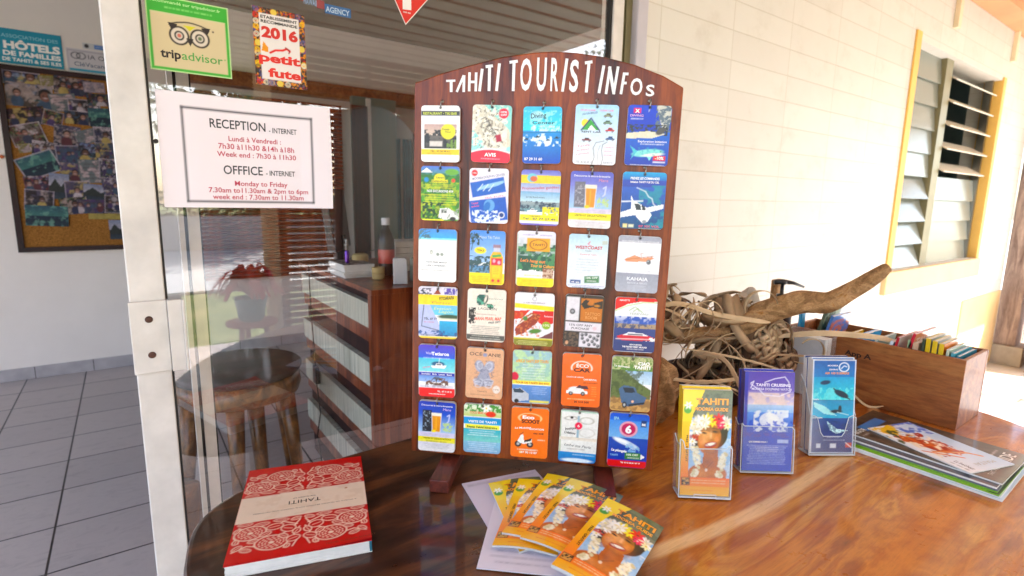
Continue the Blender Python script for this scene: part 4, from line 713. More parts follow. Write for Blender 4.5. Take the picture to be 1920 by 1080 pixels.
# ------------------------------------------------------------------ red planner
def planner_art(w, h):
    a = Art(w, h, .00135, '#c2141e', 0, 5); CR = '#ecd6c0'; RD = '#c2141e'; H = a.H
    def vine(pts, t=1.0):
        for fx in (0, 1):
            for fy in (0, 1): a.line([((100-x) if fx else x, (H-y) if fy else y) for x, y in pts], t, CR)
    def both(f):
        for fx in (0, 1):
            for fy in (0, 1): f(lambda x: 100-x if fx else x, lambda y: H-y if fy else y, -1 if fx ^ fy else 1)
    rg = random.Random(3)
    def round_(x, y, rx, ry, ang):
        def g(X, Y, s):
            cx, cy_ = X(x), Y(y); a.ell(cx, cy_, rx+1.6, ry+1.6, CR, 1, ang*s); a.ell(cx, cy_, rx+.4, ry+.4, RD, 1, ang*s)
            for ring_, n in ((.82, 15), (.6, 11), (.4, 7)):
                for q in range(n):
                    t = 2*math.pi*(q+ring_*3)/n; a.ell(cx+math.cos(t)*rx*ring_, cy_+math.sin(t)*ry*ring_, .95, .6, CR, .95, math.degrees(t)+90)
            a.ell(cx, cy_, 2.1, 1.6, CR)
        both(g)
    def leaf(x, y, rx, ry, ang):
        def g(X, Y, s): a.ell(X(x), Y(y), rx+.9, ry+.9, CR, 1, ang*s); a.ell(X(x), Y(y), rx, ry, RD, 1, ang*s); a.line([(X(x-rx*.7*math.cos(math.radians(ang))), Y(y-rx*.7*math.sin(math.radians(ang)))), (X(x+rx*.6*math.cos(math.radians(ang))), Y(y+rx*.6*math.sin(math.radians(ang))))], .6, CR)
        both(g)
    vine([(3, 14), (12, 19), (22, 16), (30, 24), (42, 32), (48, 44)], 1.1); vine([(4, 44), (14, 36), (26, 38), (36, 44), (46, 38)], 1.1); vine([(44, 10), (47, 18), (44, 26), (48, 34)], 1.1); vine([(6, 24), (2, 32), (6, 40)], 1.0); vine([(38, 10), (40, 14), (38, 18)], .9)
    round_(29, 19, 10.5, 7.6, -8); round_(13, 35, 10, 7.6, 8)
    for l in ((44, 20, 4.4, 3.2, 20), (40, 34, 5, 4, -20), (30, 39, 5.5, 3.4, 10), (46, 29, 3, 2.2, 60), (6, 18, 3.2, 1.8, 40), (12, 14, 3.4, 1.6, -20), (4, 26, 2.4, 1.6, 80), (24, 31, 3.6, 2.0, 30), (37, 25, 3.2, 1.8, -40), (16, 24, 3, 1.6, 10), (20, 45, 5, 1.8, 6), (8, 48, 4.6, 1.7, 0), (34, 47, 5, 1.6, -4), (45, 46, 3.2, 1.5, 20), (40, 12, 2, 1.4, 70), (3, 40, 2.2, 1.3, 60)): leaf(*l)
    a.rect(0, 50, 100, H-50, CR); a.rect(0, 49, 30, 51, RD, .5, 2); a.rect(0, 0, 100, 8, RD); a.rect(0, H-7, 100, H, RD)
    a.ell(84, 57, 1.1, .9, '#b8622c'); a.blot(2, 52, 98, H-52, '#dcc0a4', 9, .62, .3)
    a.T.append(('TAHITI', 63, 65.5, 88, 5.4, '#1c1614', -.004, 180, 0)); a.T.append(('THE ISLANDS OF', 59, 61, 77, 1.6, '#4a3c34', 0, 180, 0)); a.T.append(('A WORLD OF ISLANDS BEYOND YOUR DREAMS AND MEMORIES', 92, 77, 172, 1.3, '#7c6a5c', 0, 180, 0))
    a.T.append(('TRAVEL PLANNER 2016-2017', 67, H-3.6, 103, 2.2, '#8a3a1c', 0, 0, 0))
    return a
# the planner lies with its far edge against nothing: A4 sheet, corners measured on the slab
pu = Vector((.206, -.062, 0)).normalized(); pv = Vector((.0865, .270, 0)); pv = (pv-pu*pv.dot(pu)).normalized(); PW, PH = .208, .288
PM = frame(Vector((.073, .800, .7505)), pu, pv, Vector((0, 0, 1)))
pl = thing('travel_planner', 'thick red floral book with cream band, lying upside down on dark wood', 'book', mat=PM)
lift = lambda x, y: .004*np.maximum(0, (x-.55)/.45)**2*np.maximum(0, (.12-y)/.12)
mb = MB(); planner_art(PW, PH).emit(mb, (0, 0, .0205), (1, 0, 0), (0, 1, 0), (0, 0, 1), .0004, lift); mb.col = '#c2141e'
mb.add([(0, 0, .0204), (PW, 0, .0204), (PW, PH, .0204), (0, PH, .0204), (0, 0, .0192), (PW, 0, .0192), (PW, PH, .0192), (0, PH, .0192)], [(4, 5, 1, 0), (5, 6, 2, 1), (6, 7, 3, 2), (7, 4, 0, 3), (7, 6, 5, 4)])
mb.build('front_cover', MATS['cover'], pl)
mb = MB()
for i in range(9): q = random.Random(i).uniform(0, .0012); mb.box((.001+q, .0015+q, .0012+.002*i), (PW-.004, PH-.0015, .0031+.002*i))
mb.build('page_block', MATS['pages'], pl)
MB().box((0, 0, 0), (PW, PH, .0011)).build('back_cover', MATS['pages'], pl)
MB().box((PW-.0035, .0005, .0012), (PW-.0003, PH, .0191)).build('spine', MATS['teal_cloth'], pl)

# ------------------------------------------------------------------ guide booklets
def guide_art(w, h, res=.0012, seed=1):
    a = Art(w, h, res, '#8fb8d8', 0, seed); H = a.H; k = H/200
    def y(v): return v*k
    a.grad(0, '#5f6a4c', y(52), '#74786a'); a.blot(0, 0, 100, y(50), '#3e4a34', 12, .5, .6); a.grad(y(52), '#7fb0dc', y(200), '#bcd4e6')
    a.blot(60, y(90), 100, y(160), '#dfeaf2', 18, .5, .5)
    # hair, face
    a.ell(60, y(82), 33, y(30), '#1c120e', 1, -12); a.ell(32, y(94), 13, y(20), '#1c120e'); a.ell(82, y(72), 13, y(18), '#1f1410', 1, 10)
    a.poly([(46, y(110)), (74, y(112)), (78, y(150)), (94, y(166)), (10, y(168)), (26, y(150)), (44, y(140))], '#b5652f'); a.ell(54, y(158), 40, y(20), '#b5652f')
    a.glow(40, y(158), 16, y(10), '#e09a62', .6); a.glow(72, y(156), 16, y(8), '#cf8650', .5); a.glow(54, y(136), 10, y(9), '#7c3c1a', .6)
    a.ell(56, y(92), 23, y(29), '#c0733c', 1, 14); a.glow(50, y(84), 15, y(11), '#e8ac74', .8, 14); a.glow(44, y(97), 8, y(7), '#eeb480', .7); a.glow(70, y(94), 6, y(7), '#dc9860', .6); a.glow(76, y(104), 7, y(16), '#8a4420', .6, 14); a.glow(58, y(118), 12, y(4), '#8f4a22', .6); a.blot(34, y(112), 74, y(130), '#9c5224', 9, .5, .5)
    a.ell(60, y(74), 20, y(6), '#3a2016', .5, 14)
    a.ell(45, y(81), 5, y(1.8), '#2a1610', 1, 12); a.ell(67, y(78), 5, y(1.8), '#2a1610', 1, 6); a.line([(39, y(77)), (50, y(75))], 1.3, '#2a1610'); a.line([(62, y(72)), (74, y(73))], 1.3, '#2a1610')
    a.glow(59, y(86), 2.6, y(8), '#f0bc8c', .8); a.glow(60, y(94), 5, y(2), '#8f4c26', .7)
    a.ell(59, y(103), 13, y(6), '#a8403a', 1, -14); a.ell(59, y(102), 9.5, y(2.8), '#f2ece2', 1, -14); a.line([(48, y(100)), (59, y(107)), (71, y(99))], .8, '#7c3a28')
    a.ell(40, y(96), 5, y(5), '#d88a5c', .5); a.ell(72, y(92), 4, y(5), '#d88a5c', .5)
    a.line([(40, y(134)), (50, y(150)), (66, y(134))], .7, '#5a2c18'); a.ell(52, y(151), 2.6, y(3), '#e6d6c4')
    # lei
    rg = random.Random(4)
    for q in range(70):
        t = rg.random(); a.ell(26+7*math.sin(t*3)+rg.uniform(-6, 6), y(108+t*56), 3.6, y(2.4), '#f3ecd4' if q % 3 else '#d9cda6', 1, rg.uniform(0, 90))
        a.ell(82+4*math.cos(t*3)+rg.uniform(-6, 6), y(118+t*46), 3.4, y(2.3), '#f3ecd4' if q % 3 else '#cfc39c', 1, rg.uniform(0, 90))
    for (x, v, r, c, co) in ((24, 66, 13, '#f4f0e6', '#e6d24a'), (38, 58, 13, '#f6f2ea', '#e6d24a'), (30, 76, 11, '#efe9dc', '#d9c43c'), (22, 98, 9, '#f4f0e6', '#e0c84a'), (52, 54, 12, '#f2d81c', '#c87a14'), (62, 60, 10, '#f4e02c', '#c87a14'), (74, 54, 12, '#d8143c', '#7a0820'), (84, 60, 11, '#e03060', '#f6e4ea'), (92, 66, 9, '#f2ecc0', '#e0c030'), (46, 66, 9, '#f6f0d0', '#d9c43c'), (78, 66, 8, '#e6286a', '#f6d0dc')):
        a.flower(x, y(v), r, c, co, 7, v)
    a.blot(16, y(84), 34, y(96), '#c83a1c', 5, .4, .8)
    for (x, v, r) in ((30, 62, 12), (46, 58, 9), (24, 76, 10), (90, 58, 8)):
        for q in range(16): t = rg.uniform(0, 6.28); k_ = rg.uniform(.2, 1.1)*r; a.ell(x+k_*math.cos(t), y(v)+k_*math.sin(t), 4, 1.6, rg.choice(['#f7f3ea', '#e6dcc4', '#ffffff', '#cfc6a6']), .9, math.degrees(t))
    a.grain(.16, 5)
    # cover furniture
    a.poly([(0, 0), (44, 0), (36, y(18)), (22, y(44)), (16, y(70)), (0, y(80))], '#f0d21c'); a.ell(10, y(38), 8, y(8), '#4f9a34'); a.flower(11, y(30), 8, '#f6f3ea')
    a.grad(y(60), '#f0c81c', y(166), '#f08414', 0, 15); a.grad(y(166), '#ee7a18', y(182), '#f08a20'); a.grad(y(182), '#f2a81c', H, '#f2b41c')
    a.dashes(22, 92, y(171), 1.8, '#fbe2c4', .8); a.dashes(22, 92, y(176), 1.8, '#fbe2c4', .8); a.dashes(22, 70, y(190), 1.6, '#c8661c', .8)
    a.rect(2, y(166), 19, y(181), '#2c1a12'); a.blot(3, y(167), 18, y(180), '#c89a5c', 4, .5)
    a.T.append(('FREE - GRATUIT', 9, y(86), 65, 4.2, '#2c1c10', .02, 90, 0))
    for dx, c in ((.9, '#4a2408'), (0, '#f6a41c')): a.T.append(('TAHITI', 26+dx, y(27)+dx, 92+dx, 13, c, .04, 0, 0)); 
    for dx, c in ((.6, '#4a2408'), (0, '#f6a82c')): a.T.append(('MOOREA GUIDE', 24+dx, y(39)+dx, 92+dx, 7, c, .04, 0, 0))
    return a
GW, GH = .104, .21
def guide(tl, down, z, th, lab, dz=0.0, tilt=0, pages_=True, wx=GW):
    dn = Vector((down[0], down[1], 0)).normalized(); u = Vector((-dn.y, dn.x, 0)); v = -dn
    o = Vector((tl[0], tl[1], 0))+dn*GH; o.z = z
    vv = (v+Vector((0, 0, tilt))).normalized(); uu = (u+Vector((0, 0, dz))).normalized(); nn = uu.cross(vv).normalized(); vv = nn.cross(uu)
    t = thing('guide_booklet', lab, 'booklet', mat=frame(o, uu, vv, nn), group='fanned guide booklets on the table')
    arch = lambda x, y: .005*np.sin(np.pi*np.clip(x, 0, 1))*(1-.5*y)
    mb = MB(); guide_art(GW, GH).emit(mb, (0, 0, th), (1, 0, 0), (0, 1, 0), (0, 0, 1), 0, arch); mb.build('cover', MATS['cover'], t, smooth=True)
    mb = MB()
    N = 10
    for L in range(4):
        zz0 = th*L/4; zz1 = th*(L+1)/4-.0003; q = .0008*(L % 2)
        V = []; F = []
        for i in range(N+1):
            x = i/N
            for (yy, Y) in ((0, q), (1, GH-q)):
                b = float(arch(x, yy)); V += [(x*(GW-.0015), Y, zz0+b-.0006), (x*(GW-.0015), Y, zz1+b-.0006)]
        for i in range(N):
            k = i*4; F += [(k, k+4, k+5, k+1), (k+2, k+3, k+7, k+6), (k+1, k+5, k+7, k+3), (k, k+2, k+6, k+4)]
        F += [(0, 1, 3, 2), (N*4, N*4+2, N*4+3, N*4+1)]
        mb.add(V, F)
    mb.build('page_block', MATS['pages'], t)
guide((.528, .800), (-.037, -.103), .7545, .003, 'lowest orange guide booklet, mostly hidden, its yellow spine leaning left')
guide((.583, .775), (-.155, -.140), .7590, .003, 'second lowest guide booklet in the fan of five')
guide((.636, .752), (-.187, -.108), .7640, .003, 'middle guide booklet of the fan, between two more on each side')
guide((.656, .706), (-.191, -.092), .7690, .003, 'second guide booklet from the top of the fan, face half covered', dz=-.06)
guide((.655, .609), (-.186, -.075), .7745, .005, 'topmost guide booklet of the fan, whole smiling face showing', dz=-.20)
def sheet(tl, down, w_, h_, z, lab, tint='#d8d2dc', fn=None, tilt=0):
    dn = Vector((down[0], down[1], 0)).normalized(); u = Vector((-dn.y, dn.x, 0)); o = Vector((tl[0], tl[1], 0))+dn*h_; o.z = z
    t = Art(w_, h_, .003, tint, 0, 8)
    if fn: fn(t)
    mb = MB(); t.emit(mb, (0, 0, .0016), (1, 0, 0), (0, 1, 0), (0, 0, 1)); mb.col = tint; mb.box((0, 0, 0), (w_, h_, .0014))
    ob = mb.build('paper_leaflet', MATS['paper']); ob.matrix_world = frame(o, u, -dn, Vector((0, 0, 1)))
    return tag(ob, lab, 'leaflet')
def sfn(a):
    a.dashes(6, 94, 7, 1.2, '#8a8490'); a.dashes(6, 60, 10, 1.2, '#8a8490'); a.ell(36, 82, 9, 10, '#6a5a4c'); a.ell(34, 80, 4, 5, '#b8a88c')
sheet((.490, .836), (-.036, -.152), .157, .21, .7502, 'pale lilac leaflet under the guide fan, its far corner sticking out', '#cfc6d2', sfn)
sheet((.520, .76), (-.11, -.12), .15, .20, .7521, 'white leaflet peeking out at the lower left of the guide fan', '#dcd6e0', lambda a: a.para(8, 92, a.H-30, a.H-12, 3, '#9a94a4'))
sheet((.600, .740), (-.16, -.12), .15, .21, .7502, 'white printed leaflet under the near end of the guide fan', '#d9d8e2', lambda a: a.para(6, 94, a.H-14, a.H-6, 2, '#8088a0'))

# ------------------------------------------------------------------ leaflet holders
def holder(o, u, w_, d_, hf, hb, lab, shape='plain'):
    u = Vector((u[0], u[1], 0)).normalized(); n = Vector((u.y, -u.x, 0)); up = Vector((0, 0, 1)); bk = -n
    lean = math.radians(7); v = (up*math.cos(lean)+bk*math.sin(lean)).normalized(); nn = u.cross(v)
    m = frame(Vector((o[0], o[1], .7505)), u, v, nn)
    t = thing('leaflet_holder', lab, 'leaflet holder', mat=m, group='clear leaflet holders')
    th = .0022
    if shape == 'notch':
        P = [(0, .004), (w_, .004), (w_, hf), (w_*.92, hf+.004), (w_*.84, hf), (w_*.76, hf*.62), (w_*.7, hf*.52), (w_*.3, hf*.52), (w_*.24, hf*.62), (w_*.16, hf), (w_*.08, hf+.004), (0, hf)]
    elif shape == 'step': P = [(0, .004), (w_*.3, .004), (w_*.3, .010), (w_*.72, .010), (w_*.72, .003), (w_, .003), (w_, hf), (w_*.93, hf+.006), (w_*.9, hf), (w_*.1, hf-.002), (w_*.06, hf+.012), (0, hf+.016)]
    else: P = [(0, .004), (w_, .004), (w_, hf-.006), (w_*.95, hf), (w_*.05, hf), (0, hf+.006)]
    MB().prism(P, -th, 0).build('front_panel', MATS['acrylic'], t, bevel=.0006)
    MB().prism([(0, .004), (w_, .004), (w_, hb), (0, hb)], -d_-th, -d_).build('back_panel', MATS['acrylic'], t)
    for x in (0, w_-th):
        mm = Matrix(((0, 0, 1, x), (0, 1, 0, 0), (-1, 0, 0, 0), (0, 0, 0, 1)))
        MB().prism([(th+.0002, .004), (d_-.0002, .004), (d_-.0002, hb), (d_*.6, hb*.9), (th+.0002, hf+.004)], 0, th, mm).build('side_panel', MATS['acrylic'], t)
    MB().box((0, .0035, -d_), (w_, .006, 0)).build('holder_base', MATS['acrylic_edge'], t)
    zz = -th/2; ring_ = MB(); Q = [(x, y_, zz) for x, y_ in P]
    for i in range(len(Q)): ring_.tube([Q[i], Q[(i+1) % len(Q)]], .00085, 6)
    for x in (.0011, w_-.0011): ring_.tube([(x, hf+.004, -th), (x, hb*.9, -d_*.6), (x, hb, -d_)], .0009, 6)
    ring_.build('edge_glint', MATS['acrylic_edge'], t)  # pale tubes added as the light that acrylic edges catch
    return m
def pile(m, w_, h_, n, x0, z0, arts, labs, name='leaflet', edge='#3a4a9c', th=.0022, group=None, ecol=None):
    for i in range(n):
        mm = m @ Matrix.Translation((x0+.0006*((i*7) % 3), .0075+(.002 if i else 0)*((i*5) % 3), z0-i*(th+.0006)))
        a = arts[min(i, len(arts)-1)](w_, h_); mb = MB(); a.emit(mb, (0, 0, .0002), (1, 0, 0), (0, 1, 0), (0, 0, 1)); mb.mi = 1; mb.box((.0004, 0, -th), (w_, h_-.0004, 0))
        if ecol: mb.mi = 0; mb.col = ecol; mb.box((-.0003, 0, -th+.0002), (.0003, h_-.0005, -.0002))
        ob = mb.build(name, [MATS['cover'], MATS['pages']]); ob.matrix_world = mm; tag(ob, labs[i], name.replace('_', ' '), group)
hu = (.0714, -.0569)
hm1 = holder((.7989, .5641), hu, .096, .043, .098, .112, 'clear leaflet holder with orange guides, nearest the board', 'step')
def gcopy(w, h): a = guide_art(w, h, .0013); return a
pile(hm1, .090, .2, 3, .003, -.003, [gcopy, lambda w, h: Art(w, h, .01, '#e6c428'), lambda w, h: Art(w, h, .01, '#d9b824')], ['front orange guide booklet standing in the clear holder nearest the board', 'guide booklet second in line in the holder nearest the board', 'rearmost guide booklet in the holder nearest the board'], 'guide_booklet', th=.011, ecol='#e0b81c')
def boat_art(w, h):
    a = Art(w, h, .0013, '#4a46a8', 0, 21); H = a.H; a.grad(0, '#4c3c9c', 40, '#6a5cb0'); a.grad(40, '#8a80c0', 68, '#d8cfe0'); a.blot(8, 44, 100, 70, '#f0dcc8', 12, .5, .6); a.grad(68, '#b8d0ec', 84, '#8ab4e4'); a.grad(84, '#6a94e0', H*.62, '#2440b0')
    a.blot(20, 78, 90, 124, '#eef4fc', 14, .48, .85); a.ell(52, 100, 20, 16, '#f2f6fc', .8); a.blot(0, 100, 100, 136, '#2c4cc0', 8, .55, .8)
    a.rect(0, 0, 7, H, '#3a3ca4'); a.grad(H*.66, '#2c4cb8', H, '#3456c0'); a.text('TAHITI CRUISING', 22, 30, 92, 6, '#f0eefc', .03); a.text('MOOREA DOLPHINS WATCH', 14, 38, 94, 5, '#e8e6fa', .02); a.line([(12, 26), (30, 38), (40, 48), (70, 50), (92, 40), (88, 20), (80, 10), (60, 14), (40, 22)], 1.4, '#f0eefc'); a.line([(12, 34), (18, 20), (12, 24)], 1.6, '#f0eefc')
    a.text('QUI SOMMES-NOUS ?', 12, H*.715, 50, 3.2, W_, .03); a.rect(70, H*.68, 92, H*.715, '#c8d4f0', .8); a.para(8, 92, H*.745, H*.93, 12, '#c4d0fa', .95); a.para(24, 76, H*.76, H*.80, 3, '#f0f2fc', .9); a.grain(.12, 6)
    return a
hm2 = holder((.9832, .5518), (.0851, -.0648), .107, .037, .100, .108, 'clear leaflet holder full of violet leaflets, middle one of three')
nv = lambda w, h: Art(w, h, .01, '#2c3aa0')
pile(hm2, .100, .205, 4, .0035, -.003, [boat_art, nv], ['front violet whale watching leaflet in the middle holder', 'second violet leaflet behind the front one in the middle holder', 'third violet leaflet in the middle holder', 'rearmost violet leaflet in the middle holder'], 'leaflet', th=.0075, ecol='#28308c')
def dive_art(w, h):
    a = Art(w, h, .0013, '#1470b4', 0, 33); H = a.H; a.grad(0, '#1a5aa0', 40, '#1480c0'); a.grad(40, '#14a0d0', 92, '#28c8d8'); a.grad(92, '#0c90bc', 134, '#18a8cc'); a.grad(134, '#0a4c8c', 166, '#0c3474'); a.grad(166, '#243c7c', H, '#2c3870')
    a.blot(4, 64, 96, 92, '#8ae8ec', 10, .55, .7); a.ell(30, 52, 12, 5, '#0a3a5c', 1, -8); a.ell(68, 78, 18, 7, '#0c2c40', 1, 24); a.line([(50, 66), (70, 82), (88, 90)], 3, '#0c2c40'); a.rect(2, 92, 98, 93, '#0a5c8c'); a.poly([(4, 96), (30, 106), (60, 128), (30, 124), (6, 108)], '#a8e4e8'); a.ell(58, 118, 14, 4, '#0a2430'); a.ell(66, 112, 4, 8, '#0a2430'); a.line([(60, 120), (86, 126)], 1.4, '#d0f0f0'); a.poly([(36, 140), (60, 158), (86, 162), (60, 170), (44, 160)], '#c8ecf0'); a.blot(30, 140, 90, 170, '#0a3c6c', 6, .55, .7)
    a.grain(.14, 6)
    a.ring(72, 17, 11, 10, 2.2, '#e8f2fa'); a.line([(66, 20), (72, 14), (78, 16)], 1.8, '#e8f2fa'); a.text('MOOREA', 34, 15, 58, 3.4, W_, .02); a.text('DIVING', 38, 24, 58, 3.4, W_, .02); a.text('AIR 100 SUBMERS', 28, 33, 84, 5, '#e89a5c', .03); a.text('TAHITI', 3, 92, 16, 3, W_, .03); a.text('BORA BORA', 3, 134, 26, 3, W_, .03)
    a.dashes(38, 68, 178, 1.6, '#c0d0e8'); a.dashes(30, 80, 184, 1.4, '#c0d0e8'); a.rect(14, 192, 24, 202, '#d8dce8'); a.rect(46, 192, 60, 202, '#dfe2ea'); a.rect(82, 190, 96, 201, '#c84a3c'); a.line([(82, 190), (96, 201)], 1.6, W_)
    for e in ((0, 0, 2.4, H), (97.6, 0, 100, H), (0, 0, 100, 2), (0, H-2, 100, H)): a.rect(*e, '#e8eef4')
    return a
hm3 = holder((1.1802, .5088), (.084, -.056), .103, .043, .088, .175, 'clear leaflet holder with turquoise diving leaflets, beside the magazine pile', 'notch')
pile(hm3, .097, .208, 5, .003, -.003, [dive_art, dive_art, lambda w, h: Art(w, h, .01, '#3a4a7c')], ['front turquoise diving leaflet in the holder beside the magazines', 'second diving leaflet standing slightly higher in the same holder', 'third leaflet of the turquoise diving holder', 'fourth leaflet of the turquoise diving holder', 'rearmost leaflet of the turquoise diving holder'], 'leaflet', th=.007)

# ------------------------------------------------------------------ magazine pile
ma = Vector((1, .02, 0)).normalized(); mn = Vector((ma.y, -ma.x, 0))
def magazine(o, ang, w_, h_, z, th, col, lab, fn=None, res=.003, bend=None, ecol=None):
    u = Matrix.Rotation(math.radians(ang), 3, 'Z') @ ma; v = Vector((-u.y, u.x, 0))
    a = Art(w_, h_, res, col, 0, int(z*10000))
    if fn: fn(a)
    mb = MB(); a.emit(mb, (0, 0, th+.0001), (1, 0, 0), (0, 1, 0), (0, 0, 1)); mb.col = ecol or '#dddbd8'; mb.mi = 0 if ecol else 1; mb.box((0, 0, 0), (w_, h_, th*.42)); mb.box((.0008, .0009, th*.44), (w_-.0008, h_-.0008, th*.97)); 
    ob = mb.build('magazine', [MATS['cover'], MATS['pages']]); ob.matrix_world = frame(Vector((o[0], o[1], z)), u, v, Vector((0, 0, 1)))
    return tag(ob, lab, 'magazine', 'magazines piled beside the crate')
MG = (1.302, .212)
def moff(a, b): return (MG[0]+ma.x*a-ma.y*b, MG[1]+ma.y*a+ma.x*b)
magazine(moff(0, 0), 0, 0.224, 0.300, .7505, .0045, '#c9d6e6', 'lowest magazine of the pile, pale blue with white pages')
magazine(moff(.004, .004), .6, 0.218, 0.300, .7552, .004, '#cfe4d0', 'pale green magazine second from the bottom of the pile')
magazine(moff(.0, .006), -.4, 0.214, 0.298, .7594, .0024, '#86b81c', 'bright lime green magazine low in the pile', lambda a: a.rect(0, a.H-8, 100, a.H, '#1e2a10'), ecol='#86b81c')
magazine(moff(.006, .010), .5, 0.210, 0.296, .7620, .0024, '#7cae1a', 'lime green magazine with dark edge in the middle of the pile', ecol='#7cae1a')
magazine(moff(.010, .010), 0, 0.208, 0.292, .7646, .0045, '#55565f', 'grey magazine just under the black one', ecol='#6a6c76')
magazine(moff(.006, .012), -.8, 0.208, 0.295, .7694, .0036, '#3c3c48', 'dark slate magazine second from the top of the pile')
def gfn(a):
    H = a.H; a.grad(0, '#1c1a1a', H, '#3e372f'); a.blot(0, 0, 100, H, '#584c3c', 12, .55, .5); a.rect(24, 12, 74, 24, '#3a78bc', .9)
    a.text('GUIDE', 44, H-8, 88, 11, '#e6e2dc', .01); a.text('TAHITI MAG', 12, H-10, 38, 4, '#c8c0b8', .01); a.text('VISIT', 12, H-17, 34, 4, '#c8c0b8', .01); a.dashes(44, 88, H-24, 2, '#c8c0b8'); a.text('MAGAZINE', 4, 22, 26, 6, '#d8d8d8', .02); a.dashes(4, 22, 27, 2, '#a8a8a8')
magazine(moff(.024, .008), -1.5, 0.204, 0.300, .7735, .0030, '#2a2725', 'black magazine lettered GUIDE near the top of the pile', gfn, .002)
# white brochure on top
wu = Vector((-.067+.0, -.208, 0)); wu = (Vector((1.32, .268, 0))-Vector((1.387, .476, 0))); L1 = wu.length; wu.normalize(); wv = Vector((-wu.y, wu.x, 0))
def bfn(a):
    H = a.H; a.C[:] = C('#e6e8ee'); a.grad(0, '#c0d4ea', H, '#e8eaf0'); a.blot(0, H*.4, 28, H, '#e0b81c', 8, .42); a.blot(0, 0, 30, H*.5, '#5a78c8', 9, .5); a.blot(10, H*.5, 40, H, '#3a4a24', 7, .55)
    a.poly([(22, H*.75), (44, H*.42), (66, H*.35), (74, H*.5), (58, H*.72), (34, H*.9)], '#c8662c'); a.blot(24, H*.3, 72, H*.9, '#f0e0cc', 7, .55); a.blot(24, H*.3, 72, H*.9, '#a8381c', 6, .6); a.line([(60, H*.8), (72, H*.3), (80, H*.2)], 3, '#d08a5c'); a.line([(56, H*.95), (78, H*.55)], 2, '#d0683c')
    a.T.append(('MAITAI', 88, H*.2, 88+H*.42, 5, '#b8b4ae', .0, 90, 0)); a.text('La fraicheur', 80, H*.85, 97, 5, '#3c3c44', .01); a.dashes(80, 97, H*.92, 2, '#5c5c64')
ob_a = Art(L1, .132, .0016, '#e6e8ee', 0, 77); bfn(ob_a); mb = MB(); ob_a.emit(mb, (0, 0, .0026), (1, 0, 0), (0, 1, 0), (0, 0, 1)); mb.mi = 1; mb.box((0, 0, 0), (L1, .132, .0024))
ob = mb.build('brochure', [MATS['cover'], MATS['pages']]); ob.matrix_world = frame(Vector((1.387, .476, .7768)), wu, wv, Vector((0, 0, 1))); tag(ob, 'white food brochure lying on top of the magazine pile', 'brochure')

# ------------------------------------------------------------------ crate of books
cr = thing('wooden_crate', 'brown plywood crate full of books on the far end of the table', 'crate', (1.72, .58, .7505))
X0, X1, Y0, Y1, Z0, Z1 = 1.632, 1.815, .372, .812, .7505, .931; T_ = .010
MB().box((X0, Y0, Z0), (X0+T_, Y1, Z1)).build('long_side', MATS['crate_wood'], cr, bevel=.0012)
MB().box((X1-T_, Y0, Z0), (X1, Y1, Z1)).build('long_side', MATS['crate_wood'], cr, bevel=.0012)
MB().box((X0+T_, Y0+.0005, Z0), (X1-T_, Y0+T_, Z1-.0005)).build('end_board', MATS['crate_wood'], cr, bevel=.0012)
MB().box((X0+T_, Y1-T_, Z0), (X1-T_, Y1-.0005, Z1-.0005)).build('end_board', MATS['crate_wood'], cr, bevel=.0012)
MB().box((X0+T_, Y0+T_, Z0+.001), (X1-T_, Y1-T_, Z0+.008)).build('crate_bottom', MATS['crate_wood'], cr)
mb = MB(); mb.col = '#241008'; g, f = glyph('App A', .03); mb.add(np.stack([np.full(len(g), X0-.0004), .640-g[:, 0]*.025, .880+g[:, 1]*.020], 1), f); mb.build('scrawled_mark', MATS['matte_print'], cr)
def book(y, th, xw, zt, col, lab, spine=None, lean=0, fn=None, x0=1.646, dx=0, zb=.76, rot=0):
    """standing file-fashion: spine faces the long near side, cover faces the near end"""
    m = Matrix.Translation((x0+dx, y, zb)) @ Matrix.Rotation(math.radians(rot), 4, 'Z') @ Matrix.Rotation(math.radians(lean), 4, 'X')
    h = zt-zb; a = Art(xw, h, .004, col, 0, int(y*1000))
    if fn: fn(a)
    mb = MB(); a.emit(mb, (0, -.0003, 0), (1, 0, 0), (0, 0, 1), (0, -1, 0)); mb.col = spine or col
    mb.box((-.0012, 0, 0), (0, th, h)); mb.box((0, 0, 0), (xw, .0008, h)); mb.box((0, th-.0008, 0), (xw, th, h)); mb.mi = 1; mb.box((.0001, .0009, .001), (xw-.001, th-.0009, h-.0015))
    ob = mb.build('guide_book', [MATS['cover'], MATS['pages']]); ob.matrix_world = m; return tag(ob, lab, 'book', 'books filed in the wooden crate')
ys = '#d9b818'
book(.388, .007, .13, .935, '#2a7890', 'teal book nearest the open end of the crate')
book(.399, .008, .135, .940, '#2c8a9c', 'second teal book from the near end of the crate')
book(.411, .006, .13, .946, '#b8c4b0', 'pale green book behind the two teal ones')
book(.423, .010, .12, .958, '#c87a3c', 'yellow-spined guide nearest the end of the crate', ys)
book(.437, .010, .12, .962, '#a8b0b4', 'yellow-spined guide between two others alike in colour', ys)
book(.451, .010, .12, .965, '#8c989c', 'yellow-spined guide farthest from the end of the crate', ys)
book(.463, .006, .12, .962, '#3c4a3a', 'dark green book beside the yellow spines')
book(.476, .012, .12, .948, '#c7a88c', 'tan book between the yellow spines and a green one')
book(.492, .008, .12, .952, '#9cb48c', 'pale green book beside the tan one')
def f1(a): a.grad(0, '#d88a5c', a.H*.7, '#cf6a34'); a.text('TAHITI', 8, 22, 90, 14, '#efe0d0', .03); a.dashes(10, 80, 34, 5, '#efe0d0'); a.poly([(0, a.H), (100, a.H*.55), (100, a.H)], '#2c4ca8')
book(.528, .007, .155, .975, '#d07a48', 'orange book leaning with its cover showing', '#c8243a', 12, f1)
book(.546, .006, .14, .955, '#e6e2e0', 'white book with red spine beside the orange one', '#b81c2c', 8)
